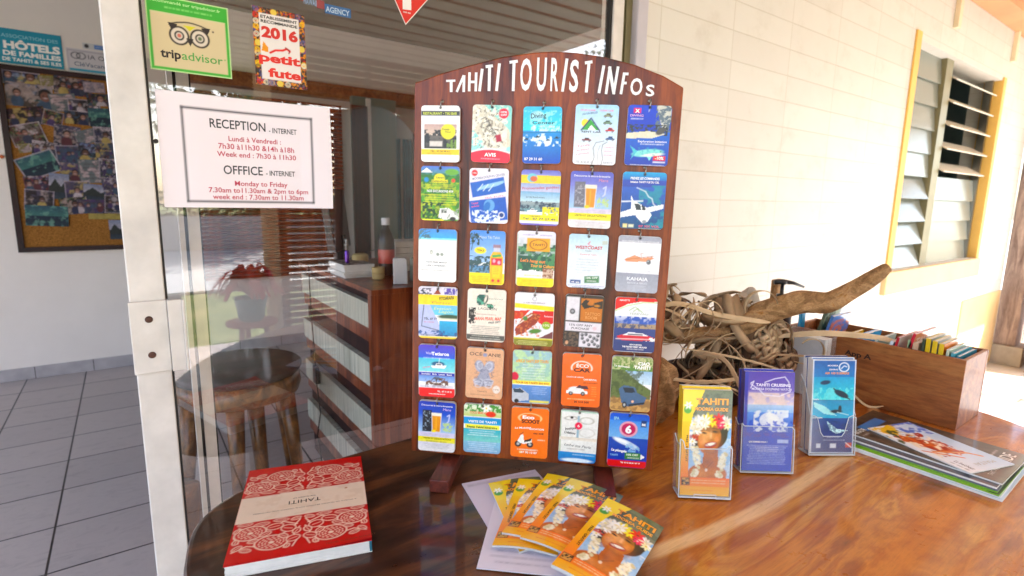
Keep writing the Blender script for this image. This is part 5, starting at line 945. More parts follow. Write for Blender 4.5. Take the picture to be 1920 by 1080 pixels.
book(.575, .008, .13, .945, '#8ab8d8', 'light blue booklet in the middle of the crate', '#d8e4ec', 14, lambda a: a.para(8, 92, 10, 40, 4, '#e8f0f4'))
book(.60, .006, .13, .940, '#b8c8c0', 'grey-green booklet in the middle of the crate', None, 10)
book(.635, .010, .12, .945, '#4ca0d0', 'sky blue book with a ringed edge', '#3a8cc4', 10)
book(.66, .006, .13, .938, '#a8c8dc', 'pale blue leaflet stack leaning in the crate', None, 12)
book(.685, .006, .12, .936, '#d8b03c', 'yellow booklet low in the crate', None, 12)
book(.735, .008, .125, .985, '#4c80c8', 'blue illustrated book standing tall at the far end', None, 14, lambda a: a.blot(0, 10, 100, 60, '#c87a6a', 10, .5), zb=.78)
book(.755, .008, .125, 1.005, '#5a6a58', 'green and grey book standing tallest at the far end', None, 14, lambda a: a.blot(0, 0, 100, 50, '#b8c8b0', 12, .5), zb=.79)
book(.775, .010, .02, .985, '#1c94c8', 'narrow bright blue book against the far end board', None, 0, zb=.78)

# ------------------------------------------------------------------ driftwood
def rough_limb(name, pts, rads, mat, seg=16, amp=.22, seed=2, flat=1.0):
    rg = np.random.RandomState(seed); P = [Vector(p) for p in pts]; out = []; R = []
    for i in range(len(P)-1):
        p0, p1, p2, p3 = P[max(i-1, 0)], P[i], P[i+1], P[min(i+2, len(P)-1)]
        for j in range(8):
            t = j/8; out.append(.5*((2*p1)+(-p0+p2)*t+(2*p0-5*p1+4*p2-p3)*t*t+(-p0+3*p1-3*p2+p3)*t**3)); R.append(rads[i]*(1-t)+rads[i+1]*t)
    out.append(P[-1]); R.append(rads[-1]); mb = MB(); mb.tube(out, R, seg, True, flat)
    V = mb.v[0]; ph = rg.rand(6)*6
    for i in range(len(out)):
        for j in range(seg):
            k = i*seg+j; c = np.array(out[i]); d = V[k]-c; a = 2*math.pi*j/seg
            s = 1+amp*(.5*math.sin(3*a+i*.12+ph[0])+.35*math.sin(5*a-i*.2+ph[1])*math.sin(i*.35+ph[2])+.3*math.sin(i*.5+ph[3])*math.cos(a+ph[4]))+.035*math.sin(11*a+2*math.sin(i*.15))+.03*math.sin(17*a+i*.07)+.012*rg.randn()
            V[k] = c+d*s
    return mb
mb = rough_limb('d', seg=40, pts=[(1.10, .90, .955), (1.20, .86, .945), (1.295, .80, .955), (1.37, .748, 1.008), (1.44, .70, 1.035), (1.51, .65, 1.040), (1.565, .608, 1.078), (1.612, .574, 1.122), (1.628, .562, 1.139)], rads=[.014, .020, .026, .030, .030, .027, .022, .018, .012], mat='driftwood', amp=.22)
ob = mb.build('driftwood_branch', MATS['driftwood'], None, True, org=(1.2, .86, .93)); tag(ob, 'twisted brown driftwood branch rising out of the dried palm bundle', 'driftwood')

# ------------------------------------------------------------------ dried palm bundle
simple('palm_strip', '#ab8e6c', .8, .35, 9, .25); simple('palm_dark', '#644a32', .85, .3, 9, .25); simple('palm_pale', '#ccb08a', .8, .25, 9, .2)
pm = thing('dried_palm_bundle', 'big tangled bundle of woven dried palm strips under the driftwood', 'dried palm', (1.36, .86, .7505))
def ribbon(pts, wd, th=.0012, nrm=None):
    P = [Vector(p) for p in pts]; k = len(P); V = []; F = []
    for i in range(k):
        t = (P[min(i+1, k-1)]-P[max(i-1, 0)]).normalized(); nn = (Vector(nrm[i]) if nrm is not None else Vector((0, 0, 1))); nn = (nn-t*nn.dot(t)).normalized(); s = t.cross(nn)
        w2 = wd*.5*min(1, .35+4*min(i, k-1-i)/k); V += [P[i]-s*w2, P[i]-s*w2*.2+nn*th*1.6, P[i]+s*w2, P[i]-nn*th]
    for i in range(k-1):
        for j in range(4): F.append((i*4+j, i*4+(j+1) % 4, i*4+4+(j+1) % 4, i*4+4+j))
    F += [(3, 2, 1, 0), (k*4-4, k*4-3, k*4-2, k*4-1)]; return [tuple(v) for v in V], F
rg = random.Random(11)
def wad(c, r, n, wd, span=(1.0, 2.9), thin=1.0):
    for q in range(n):
        ax = Vector((rg.gauss(0, 1), rg.gauss(0, 1), rg.gauss(0, .8))).normalized(); a = ax.orthogonal().normalized(); b = ax.cross(a); t0 = rg.uniform(0, 6.28); L = rg.uniform(*span); sh = rg.uniform(.6, 1.08); pts = []; nr = []; off = rg.uniform(-.6, .6); sp = rg.uniform(-.25, .25); tw = rg.uniform(-1.2, 1.2)
        for i in range(22):
            f_ = i/21; t = t0+L*f_; d = (a*math.cos(t)+b*math.sin(t)+ax*(off+sp*f_*2)).normalized(); k = sh*(1+sp*f_+.05*math.sin(4*t+q))
            pts.append((c[0]+d.x*r[0]*k, c[1]+d.y*r[1]*k, max(.757, c[2]+d.z*r[2]*k))); nr.append(tuple(d+ax*tw*f_))
        yield ribbon(pts, wd*rg.uniform(.8, 2.3), .0009, nr)
def strips(gen, mat, name='palm_strips'):
    mb = MB()
    for v, f in gen: mb.add(v, f)
    mb.build(name, MATS[mat], pm, smooth=True)
for i, (c, r, n, wd) in enumerate((((1.18, .90, .985), (.10, .075, .080), 26, .013), ((1.345, .83, .955), (.095, .08, .100), 30, .017), ((1.46, .79, .90), (.105, .07, .085), 26, .016), ((1.28, .82, .86), (.15, .09, .10), 30, .010))):
    strips(wad(c, r, n, wd), 'palm_strip'); strips(wad(c, tuple(q*.9 for q in r), n//2, wd), 'palm_dark'); strips(wad(c, tuple(q*1.04 for q in r), n//3, wd*.8), 'palm_pale'); strips(wad(c, tuple(q*1.15 for q in r), n//5, .003), ('palm_pale', 'palm_strip')[i % 2], 'palm_fibres')
# plaited wing: over-under weave on a curved sheet
def weave(o, ux, vy, nn, nu, nv, pu_, pv_, bow, mats=('palm_strip', 'palm_pale')):
    o, ux, vy, nn = Vector(o), Vector(ux).normalized(), Vector(vy).normalized(), Vector(nn).normalized()
    for fam in (0, 1):
        mb = MB()
        for s in range(nu if fam == 0 else nv):
            pts = []; nr = []; m_ = nv if fam == 0 else nu; ex = rg.uniform(-1, 1.2)
            for i in range(int((m_+ex)*4)+1):
                q = i/4.0; (a_, b_) = ((s+.5)*pu_, q*pv_) if fam == 0 else (q*pu_, (s+.5)*pv_)
                fx, fy = a_/(nu*pu_)-.5, b_/(nv*pv_)-.5; z = -bow*(fx*fx+fy*fy)*4+.0016*math.cos(math.pi*q+(s+fam)*math.pi)
                pts.append(o+ux*(a_+.003*math.sin(b_*60+s))+vy*(b_+.003*math.sin(a_*50+s*2))+nn*z); nr.append(nn)
            v, f = ribbon(pts, (pu_ if fam == 0 else pv_)*rg.uniform(.75, .95), .0006, nr); mb.add(v, f)
        mb.build('plaited_strips', MATS[mats[fam]], pm, smooth=True)
weave((1.345, .735, .845), (.62, -.33, .45), (-.38, .2, .88), (-.6, -.78, .1), 6, 7, .019, .018, .035)
weave((1.43, .72, .80), (.75, -.35, .35), (-.3, .1, .95), (-.5, -.85, .1), 5, 5, .018, .018, .03, ('palm_dark', 'palm_strip'))
# loose curls and hanging ends
def curl(c, r, wd, a0, a1, tx=(1, 0, 0), ty=(0, 0, 1), sp=.25, mat='palm_pale'):
    tx, ty = Vector(tx).normalized(), Vector(ty).normalized(); n_ = tx.cross(ty); pts = []; nr = []
    for i in range(30):
        t = a0+(a1-a0)*i/29; k = r*(1-sp*i/29); d = tx*math.cos(t)+ty*math.sin(t); pts.append(Vector(c)+d*k+n_*(.01*i/29)); nr.append(d)
    v, f = ribbon(pts, wd, .001, nr); MB().add(v, f).build('palm_curl', MATS[mat], pm, smooth=True)
for c, r, w2, a0, a1, mt in (((1.10, .80, 1.02), .035, .011, 0, 5.2, 'palm_pale'), ((1.145, .80, 1.01), .05, .010, -1.2, 3.4, 'palm_strip'), ((1.19, .80, 1.015), .045, .009, -1.0, 3.0, 'palm_pale'), ((1.08, .82, .985), .03, .012, .5, 5.8, 'palm_strip'), ((1.40, .72, .955), .04, .018, -.5, 3.6, 'palm_strip'), ((1.33, .74, 1.03), .05, .02, .2, 3.5, 'palm_pale'), ((1.24, .75, .90), .07, .007, 1.5, 4.6, 'palm_pale'), ((1.30, .72, .86), .09, .006, 1.2, 4.2, 'palm_strip'), ((1.50, .68, .90), .045, .014, -1.4, 2.4, 'palm_pale')):
    curl(c, r, w2, a0, a1, (.8, -.6, 0), (0, 0, 1), .25, mt)
def strand(pts, wd, mat, name='loose_strand'):
    P = [Vector(p) for p in pts]; out = []
    for i in range(len(P)-1):
        p0, p1, p2, p3 = P[max(i-1, 0)], P[i], P[i+1], P[min(i+2, len(P)-1)]
        for j in range(6):
            t = j/6; out.append(.5*((2*p1)+(-p0+p2)*t+(2*p0-5*p1+4*p2-p3)*t*t+(-p0+3*p1-3*p2+p3)*t**3))
    out.append(P[-1]); v, f = ribbon(out, wd, .0012, [(-.5, -.7, .5)]*len(out)); MB().add(v, f).build(name, MATS[mat], pm)
strand([(1.02, .86, 1.035), (1.10, .82, 1.05), (1.20, .78, 1.02), (1.30, .74, 1.0), (1.36, .72, .99)], .013, 'palm_pale')
strand([(1.12, .78, .93), (1.17, .73, .92), (1.2, .70, .86), (1.215, .68, .79), (1.22, .675, .757)], .011, 'palm_strip')
strand([(1.10, .80, .94), (1.22, .73, .915), (1.36, .69, .87), (1.43, .68, .82)], .006, 'palm_pale')
strand([(1.02, .82, .88), (1.12, .76, .86), (1.24, .71, .862), (1.36, .68, .86)], .009, 'palm_pale')
strand([(1.04, .80, .82), (1.10, .75, .87), (1.2, .71, .84), (1.3, .68, .78)], .005, 'palm_pale')
strand([(1.40, .74, .94), (1.5, .66, .955), (1.58, .60, .952), (1.66, .57, .94), (1.72, .55, .925)], .016, 'palm_pale')
strand([(1.47, .70, .87), (1.52, .62, .85), (1.545, .575, .80), (1.57, .545, .77), (1.60, .52, .772)], .006, 'palm_pale')
strand([(1.46, .66, .84), (1.49, .60, .81), (1.505, .575, .77), (1.53, .56, .758)], .014, 'palm_pale')
strand([(1.38, .72, .90), (1.46, .66, .895), (1.52, .61, .875)], .006, 'palm_strip')
# dark bowl added under the bundle to darken its gaps, husk log, pump bottle, stone, clear box
tag(MB().lathe([(.07, 0), (.10, .01), (.125, .045), (.13, .075), (.124, .075), (.115, .045), (.09, .014), (.02, .012)], (1.31, .86, .7508), 28).build('shade_bowl', MATS['dark_frame_wood'], None, True, org=(1.31, .86, .7508)), 'dark bowl added under the dried palm bundle to darken its gaps', 'bowl')
def knob(d): return 1+.10*math.sin(7*math.atan2(d.y, d.x)+3*d.z)+.05*math.sin(11*d.z+2*d.x)
tag(MB().sphere((1.045, .832, .833), (.062, .055, .083), 28, 18, fn=knob).build('coconut_husk', MATS['driftwood'], None, True, org=(1.045, .832, .751)), 'pale weathered coconut husk standing just behind the display board edge', 'husk')
pbt = thing('pump_bottle', 'brown pump bottle with black nozzle behind the driftwood', 'bottle', (1.735, .890, .7505))
MB().lathe([(.034, 0), (.036, .004), (.036, .195), (.030, .213), (.014, .223), (.014, .235)], (1.735, .890, .7505), 24).build('bottle_body', MATS['dark_frame_wood'], pbt, True)
mb = MB(); mb.lathe([(.016, 0), (.016, .02), (.006, .022), (.006, .052), (.013, .054), (.013, .064)], (1.735, .890, .9855), 16); mb.tube([(1.711, .905, 1.045), (1.735, .890, 1.047), (1.765, .870, 1.043), (1.795, .850, 1.030)], [.008, .009, .006, .004], 8); mb.build('pump_head', MATS['black_plastic'], pbt, smooth=True)
def lump(d): return 1+.12*math.sin(3*d.x+2*d.y)+.1*math.sin(5*d.z+d.x*4)
tag(MB().sphere((1.70, .99, .85), (.075, .05, .165), 22, 14, fn=lump).build('coral_stone', MATS['stone'], None, True, org=(1.70, .99, .751)), 'pale rounded stone standing behind the dried palm bundle', 'stone')
tag(MB().box((1.80, .94, .751), (1.85, .965, 1.04), Matrix.Rotation(0, 4, 'Z')).build('wood_offcut', MATS['driftwood'], None, False, bevel=.004, org=(1.82, .95, .751)), 'short upright wood offcut behind the pump bottle', 'wood block')
t = thing('clear_box', 'clear plastic leaflet box between the palm bundle and the crate', 'box', (1.57, .70, .7505))
for a_, b_ in (((1.555, .655, .752), (1.557, .76, .945)), ((1.605, .655, .752), (1.607, .76, .93)), ((1.5572, .655, .752), (1.6048, .657, .93)), ((1.5572, .758, .752), (1.6048, .76, .945))): MB().box(a_, b_).build('box_panel', MATS['acrylic'], t)
tag(MB().box((1.56, .665, .753), (1.60, .75, .925)).build('paper_stack', MATS['pages'], None, org=(1.58, .7, .753)), 'white paper slips standing in the clear box', 'paper')
# ------------------------------------------------------------------ writing on the glass
def on_glass(name, x0, x1, z0, z1, art, lab, cat, mat='paper', y=1.1968, clear_bg=False):
    mb = MB(); a = art; a.emit(mb, (x0, y, z0), (1, 0, 0), (0, 0, 1), (0, -1, 0)); mb.col = '#d8d4cc'; mb.box((x0, y+.00005, z0), (x1, y+.0004, z1))
    return tag(mb.build(name, MATS[mat], org=((x0+x1)/2, y, z0)), lab, cat)
def trip_art(w, h):
    a = Art(w, h, .0012, '#3f9a3a', .002, 1); H = a.H; E = '#c9d8a8'
    for e in ((0, 0, 100, 1.4), (0, H-1.4, 100, H), (0, 0, 1.4, H), (98.6, 0, 100, H)): a.rect(*e, E)
    a.rect(5, 21, 95, H-5, '#c6b795'); a.rect(5, 21, 95, 22, E, .6); a.text('recommandé sur tripadvisor.fr', 6, 8.5, 90, 4, '#a8d890', .02); a.dashes(22, 80, 14, 2.2, '#8ac878')
    for cx, col in ((37, '#b86a5c'), (62, '#5a6a48')):
        a.ell(cx, 48, 12.2, 12.6, '#1d120d'); a.ell(cx, 48, 9.8, 10.2, '#cfc4b4'); a.ell(cx, 48, 6, 6.3, '#1d120d'); a.ell(cx, 48, 4, 4.2, '#c8beb0'); a.ell(cx, 48, 2.4, 2.6, col)
    a.poly([(45, 50), (54, 50), (49.5, 60)], '#1d120d'); a.poly([(24, 32), (36, 34), (28, 41)], '#1d120d'); a.poly([(76, 32), (64, 34), (72, 41)], '#1d120d')
    a.line([(27, 34), (36, 31), (44, 29.5), (50, 29), (56, 29.5), (64, 31), (73, 34)], 1.8, '#1d120d'); a.poly([(42, 33), (58, 33), (50, 40)], '#c6be4c'); a.ell(79, 36, 1.2, 1.2, '#1d120d')
    a.text('trip', 13, 79, 37, 11.5, '#1d120d', .03); a.text('advisor', 38, 79, 89, 11.5, '#4f9a44', .008); a.ell(92, 72, .9, .9, '#4f9a44'); return a
on_glass('rating_sticker', .059, .190, 1.518, 1.645, trip_art(.131, .127), 'green bordered owl-eyed tripadvisor sticker at top left of the glass', 'sticker')
def futé(w, h):
    a = Art(w, h, .0011, '#2a221c', 0, 2); H = a.H
    a.blot(0, 0, 100, H, '#c8841c', 4, .56); a.blot(0, 0, 100, H, '#a8281c', 4, .66); a.blot(0, 0, 100, H, '#4a4a7c', 4, .68); rg = random.Random(5)
    for q in range(34):
        t = q/34; s_ = rg.choice([(rg.uniform(2, 98), rg.choice([5, H-6])), (rg.choice([6, 95]), rg.uniform(4, H-4))]); c = rg.choice(['#cfc8a8', '#d8d2bc', '#e0b83c', '#5a5a86', '#c83a28', '#14110e']); a.ring(s_[0], s_[1], 4.5, 4.5, 1.5, c); a.ring(s_[0], s_[1], 2.2, 2.2, 1, c)
    for p in ((8, 68), (92, 68), (40, 6), (46, H-6)): a.ell(p[0], p[1], 6, 6, '#d0b860')
    a.rect(12, 11, 88, H-12, '#dcd6d2'); a.text('ETABLISSEMENT', 15, 20, 85, 5.6, '#1c1816', .03); a.text('RECOMMANDE', 15, 28.5, 85, 5.6, '#1c1816', .03); a.text('2016', 15, 55, 85, 20, '#c8281c', .05)
    a.poly([(14, 82), (18, 64), (26, 74), (26, 84)], '#d8922c'); a.line([(30, 84), (40, 78), (54, 76), (62, 72), (68, 76)], 4, '#c82c1c'); a.line([(60, 70), (68, 74), (66, 80)], 2.4, '#8a1c14')
    a.T.append(('petit', 8, 102, 88, 17, '#d8281c', .04, 0, 0)); a.T.append(('fute', 24, 130, 88, 17, '#d8281c', .04, 0, 0)); return a
on_glass('award_sticker', .232, .330, 1.515, 1.660, futé(.098, .145), 'tall patterned sticker reading 2016 petit fute on the glass', 'sticker')
def tri(): 
    t = [(.527, 1.7315), (.607, 1.7465), (.551, 1.684)]; t = [(.516, 1.752), (.612, 1.752), (.5525, 1.6835)]
    mb = MB(); mb.col = '#e8e0dc'; V = [(x, 1.1969, z) for x, z in t]; mb.add(V, [(0, 2, 1)]); cx, cz = .558, 1.727; mb.col = '#d0281c'; mb.add([(cx+(x-cx)*.92, 1.1965, cz+(z-cz)*.92) for x, z in t], [(0, 2, 1)])
    mb.col = '#e6e2de'; mb.add([(.546, 1.1962, 1.716), (.567, 1.1962, 1.718), (.567, 1.1962, 1.742), (.546, 1.1962, 1.742)], [(0, 1, 2, 3)])
    g, f = glyph('scan me', .02); mb.add(np.stack([.547+g[:, 0]*.0055, np.full(len(g), 1.1961), 1.7095+g[:, 1]*.006], 1), f)
    tag(mb.build('warning_sticker', MATS['paper'], org=(.55, 1.197, 1.684)), 'red downward triangle sticker at the top edge of the glass', 'sticker')
tri()
# transparent sticker: only the ink is there
mb = MB(); y = 1.1967
def ink(s, x, z, w, h, c, bold=.02): g, f = glyph(s, bold); mb.col = c; mb.add(np.stack([x+(g[:, 0]-g[:, 0].min())/np.ptp(g[:, 0])*w, np.full(len(g), y), z+g[:, 1]/.73*h], 1), f)
mb.col = '#2c5a8c'; mb.box((.372, y+.0001, 1.6735), (.427, y+.0003, 1.692)); mb.col = '#8a3a3c'; mb.box((.312, y+.0001, 1.6875), (.330, y+.0003, 1.697)); mb.box((.356, y+.0001, 1.680), (.3715, y+.0003, 1.696))
ink('HAWAII', .330, 1.683, .026, .012, '#8aa0bc'); ink('AGENCY', .374, 1.677, .050, .011, '#a8bccc'); ink('RECEPTIVE TRAVEL AGENCY', .318, 1.6695, .11, .0028, '#77716a', 0)
tag(mb.build('agency_decal', MATS['paper'], org=(.37, y, 1.67)), 'blue and red AGENCY lettering decal high on the glass', 'decal')
# paper notice
def notice(w, h):
    a = Art(w, h, .0022, '#e6dee2', 0, 3); H = a.H; G = '#3a3a40'; R = '#b8304c'
    for e in ((12, 8, 88, 9.2), (12, H-4.4, 88, H-3.2), (12, 8, 13.2, H-3.2), (86.8, 8, 88, H-3.2)): a.rect(*e, G)
    a.text('RECEPTION', 27, 19, 59, 5.6, G, .012); a.text('- INTERNET', 61, 19.5, 78, 3.4, G, .012); 
    a.text('Lundi à Vendredi :', 37, 26.5, 68, 3.2, R, .012); a.text('7h30 à11h30 &14h à18h', 31, 31.4, 76, 3.4, R, .012); a.text('Week end : 7h30 à 11h30', 30, 36.2, 77, 3.2, R, .012)
    a.text('OFFFICE', 33, 47, 56, 5.6, G, .012); a.text('- INTERNET', 58, 47, 76, 3.4, G, .012); a.text('Monday to Friday', 39, 54.2, 71, 3.2, R, .012); a.text('7.30am to11.30am & 2pm to 6pm', 24, 58.6, 84, 3.2, R, .012); a.text('week end : 7.30am to 11.30am', 26, 62.8, 81, 3.2, R, .012); return a
a = notice(.308, .210); mb = MB(); cur = lambda x, y_: .003*(1+np.sin(x*7+y_*2))*(.3+x)+.010*np.maximum(0, x-.8)*5*.6
a.emit(mb, (.0615, 1.1950, 1.2735), (1, 0, -.004), (0.004, 0, 1), (0, -1, 0), .0002, cur)
nw = thing('opening_hours_notice', 'white paper notice with RECEPTION and OFFFICE hours taped on glass', 'notice', (.21, 1.195, 1.27))
mb.build('notice_sheet', MATS['paper'], nw); mb = MB(); mb.box((.050, 1.1935, 1.30), (.064, 1.1940, 1.49)); mb.build('clear_tape', MATS['acrylic'], nw); 
mb = MB(); mb.lathe([(.004, 0), (.004, .003)], (0, 0, 0), 12, Matrix.Translation((.057, 1.1930, 1.392)) @ Matrix.Rotation(math.pi/2, 4, 'X')); mb.build('black_dot', MATS['dark_gap'], nw)

# ------------------------------------------------------------------ counter
ct = thing('reception_counter', 'dark striped wood reception counter with pale slatted panels behind the glass', 'counter', (1.1, 2.2, 0))
MB().box((.668, 1.755, .962), (1.75, 2.70, .980)).build('counter_top', MATS['counter_wood'], ct, bevel=.001)
MB().box((.700, 1.786, .01), (1.735, 2.69, .9615)).build('carcass', MATS['dark_frame_wood'], ct)
MB().box((.668, 1.758, .0), (.6985, 1.790, .9615)).build('corner_post', MATS['counter_wood'], ct); MB().box((.6990, 1.758, .0), (1.74, 1.7855, .9615)).build('front_panel', MATS['counter_wood'], ct)
m, n_, b_ = new_mat('ribbed_panel'); mp = mapping(n_, (1, 60, 1)); ns = noise(n_, mp.outputs[0], 2.2, 5); r_ = ramp(n_, [(.35, '#96968a'), (.55, '#c4c3b4'), (.7, '#dedccf')]); n_.links.new(ns.outputs[0], r_.inputs[0]); n_.links.new(r_.outputs[0], b_.inputs['Base Color']); setp(b_, Roughness=.45); MATS['ribbed_panel'] = m
for z0, z1 in ((.835, .925), (.615, .705), (.405, .500), (.195, .290)):
    MB().box((.676, 1.7905, z0), (.699, 2.69, z1)).build('pale_panel', MATS['ribbed_panel'], ct)
for z0, z1 in ((.926, .9610), (.748, .834), (.530, .614), (.325, .404), (.10, .194)):
    MB().box((.684, 1.7905, z0+.03), (.6992, 2.69, z1)).build('wood_slat', MATS['counter_wood'], ct)
ps = thing('paper_pile', 'thick pile of white papers on the reception counter', 'papers', (.76, 2.15, .9805))
mb = MB(); rg = random.Random(2)
for i in range(9): q = rg.uniform(-.004, .004); mb.box((.678+q, 2.06+q, .9805+.0058*i), (.80+q, 2.255-q, .9805+.0058*i+.0052))
mb.build('paper_sheets', MATS['pages'], ps); tpc = Art(.12, .19, .003, '#a8a4a0', 0, 4); tpc.blot(0, 0, 100, tpc.H, '#5a5658', 12, .5); mb = MB(); tpc.emit(mb, (.679, 2.063, 1.0335), (1, 0, 0), (0, 1, 0), (0, 0, 1)); mb.build('top_sheet', MATS['paper'], ps)
vp = thing('vape_pen', 'small purple metal pen with silver tip standing on the paper pile', 'pen', (.712, 2.125, 1.0345))
MB().lathe([(.0085, 0), (.009, .004), (.009, .046), (.007, .05)], (.712, 2.125, 1.0345), 16).build('pen_body', MATS['purple_metal'], vp, True)
MB().lathe([(.006, .05), (.0075, .056), (.0075, .066), (.010, .07), (.010, .074), (.005, .08), (.006, .092), (.003, .098)], (.712, 2.125, 1.0345), 16).build('pen_tip', MATS['steel'], vp, True)
for i, z in enumerate((.9805, 1.0035)):
    mb = MB(); mb.lathe([(.0235, 0), (.0245, .001), (.0245, .0215), (.0235, .0225), (.014, .0225), (.014, 0), (.0235, 0)], (.792, 2.00, z), 26, caps=False)
    tag(mb.build('tape_roll', MATS['masking_tape'], None, True, org=(.792, 2.0, z)), ('lower', 'upper')[i]+' of two masking tape rolls stacked on the counter', 'tape roll', 'masking tape rolls')
bt = thing('drink_bottle', 'dark soda bottle with red label and white cap on the counter', 'bottle', (.86, 2.08, .9805)); bc = (.862, 2.085, .9805)
MB().lathe([(.028, 0), (.033, .006), (.033, .05), (.030, .066), (.033, .085), (.035, .12), (.033, .15), (.022, .178), (.013, .196), (.013, .212)], bc, 24).build('bottle_body', MATS['black_plastic'], bt, True)
mb = MB(); mb.col = '#b0281c'; mb.lathe([(.0342, .050), (.0346, .052), (.0346, .105), (.0342, .107)], bc, 24); mb.build('bottle_label', MATS['cover'], bt, smooth=True); MB().lathe([(.0165, .205), (.0170, .208), (.0170, .232), (.0155, .234)], bc, 20).build('bottle_cap', MATS['white_plastic'], bt, True)
tag(MB().lathe([(.03, 0), (.034, .02), (.034, .07), (.028, .078), (.02, .078)], (.80, 2.22, .9805), 20).build('paper_cup', MATS['masking_tape'], None, True, org=(.8, 2.22, .98)), 'dull beige cup behind the drink bottle on the counter', 'cup')
mb = MB(); mb.prism([(0, 0), (.052, 0), (.052, .088), (.046, .098), (.006, .098), (0, .094)], 0, .03, frame((.795, 1.862, .9805), (.92, -.39, 0), (0, 0, 1), (-.39, -.92, 0)))
dt = thing('card_terminal', 'white plastic device standing upright at the counter corner', 'device', (.82, 1.86, .9805)); mb.build('device_body', MATS['white_plastic'], dt, bevel=.004)
mb = MB(); mb.prism([(0, 0), (.020, 0), (.034, .012), (.034, .055), (.022, .052), (.010, .030)], .0, .010, frame((.800, 1.851, .981), (.92, -.39, 0), (0, 0, 1), (-.39, -.92, 0))); mb.build('curved_flap', MATS['white_paint'], dt, bevel=.002)
tag(MB().box((.88, 1.865, .9805), (.93, 1.90, 1.07)).build('grey_box', MATS['greygreen_paint'], bevel=.003, org=(.9, 1.88, .98)), 'narrow grey-green box beside the white device on the counter', 'box')
for i in range(5): tag(MB().box((.93, 2.15, .981+.026*i), (1.12+.006*(i % 3), 2.30, 1.005+.026*i)).build('binder', MATS['pages'], org=(1.0, 2.2, .981+.026*i)), ('lowest', 'second lowest', 'middle', 'second highest', 'topmost')[i]+' pale binder in the counter stack behind the bottle', 'binder', 'binders stacked on the counter')
mt = thing('computer_monitor', 'black computer monitor seen from the side on the counter', 'monitor', (.82, 2.5, .9805))
mm = Matrix.Translation((.80, 2.52, 1.18)) @ Matrix.Rotation(math.radians(62), 4, 'Z') @ Matrix.Rotation(math.radians(-6), 4, 'X')
MB().box((-.20, -.018, -.13), (.20, .018, .15), mm).build('screen_housing', MATS['black_plastic'], mt, bevel=.006); MB().box((.79, 2.49, .995), (.83, 2.55, 1.12)).build('monitor_stand', MATS['black_plastic'], mt); MB().box((.73, 2.42, .9805), (.90, 2.60, .9945)).build('monitor_foot', MATS['black_plastic'], mt)
mb = MB(); mb.tube([(.90, 2.15, 1.07), (.86, 2.2, 1.075), (.80, 2.3, 1.04), (.74, 2.36, .99)], .0022, 6); tag(mb.build('computer_cable', MATS['black_plastic'], None, True, org=(.74, 2.36, .985)), 'thin black cable arching up behind the drink bottle', 'cable')
mb = MB(); mb.tube([(.70, 2.52, .986), (.664, 2.52, .985), (.660, 2.50, .95), (.660, 2.49, .75), (.661, 2.47, .60), (.660, 2.46, .52)], .003, 6); mb.box((.652, 2.435, .44), (.670, 2.480, .52)); mb.tube([(.661, 2.457, .44), (.665, 2.43, .3), (.655, 2.46, .18), (.66, 2.42, .05), (.66, 2.40, .004)], .003, 6)
tag(mb.build('power_adaptor', MATS['black_plastic'], None, org=(.66, 2.42, 0)), 'black power adaptor and cable hanging down the counter side', 'adaptor')
# ------------------------------------------------------------------ round wooden stool
stl = thing('round_stool', 'round dark topped wooden stool beyond the glass, beside the counter', 'stool', (.325, 2.32, 0)); sc0 = (.322, 2.32)
MB().lathe([(.20, 0.5880), (.225, 0.5920), (.236, 0.6050), (.238, 0.6180), (.230, 0.6260), (.01, 0.6280)], (*sc0, 0), 40).build('seat', MATS['dark_frame_wood'], stl, True)
MB().lathe([(.195, .50), (.222, .51), (.232, .54), (.226, 0.5875), (.19, 0.5875)], (*sc0, 0), 40).build('seat_apron', MATS['stool_wood'], stl, True)
for k, (a_, r0) in enumerate(((200, .19), (255, .17), (320, .19), (30, .19), (120, .19), (285, .12))):
    t = math.radians(a_); p = (sc0[0]+math.cos(t)*r0, sc0[1]+math.sin(t)*r0); q = (sc0[0]+math.cos(t)*(r0+.055), sc0[1]+math.sin(t)*(r0+.055))
    MB().tube([(p[0], p[1], .545), ((p[0]+q[0])/2, (p[1]+q[1])/2, .28), (q[0], q[1], .001)], [.034, .026, .019], 12).build('leg', MATS['stool_wood'], stl, True)
tag(rough_limb('s', [(.047, 1.70, .0), (.05, 1.7, .25), (.047, 1.71, .47)], [.060, .052, .058], 'stool_wood', 18, .2, 4).build('tree_stump', MATS['stool_wood'], None, True, org=(.05, 1.7, 0)), 'orange-brown wooden stump just behind the white door stile', 'stump')

# ------------------------------------------------------------------ cork board and its snapshots
cb = thing('cork_board', 'dark framed cork noticeboard covered in snapshots on the interior wall', 'noticeboard', (-.3, 4.85, .888))
CX0, CX1, CZ0, CZ1 = -.600, .10, .886, 2.095; fw = .033
mb = MB(); mb.box((CX0, 4.835, CZ0), (CX0+fw, 4.8695, CZ1)); mb.box((CX1-fw, 4.835, CZ0), (CX1, 4.8695, CZ1)); mb.box((CX0+fw, 4.8355, CZ0), (CX1-fw, 4.8695, CZ0+fw)); mb.box((CX0+fw, 4.8355, CZ1-fw), (CX1-fw, 4.8695, CZ1)); mb.build('board_frame', MATS['dark_frame_wood'], cb)
MB().box((CX0+fw, 4.852, CZ0+fw), (CX1-fw, 4.8695, CZ1-fw)).build('cork_sheet', MATS['cork'], cb)
SK = ['#c8906a', '#a86c48', '#d8a888', '#8c5a3c']; CLT = ['#5c3c8c', '#2c3c6c', '#d8d4d0', '#7c2c3c', '#3c6c8c', '#d8c43c', '#48506c']
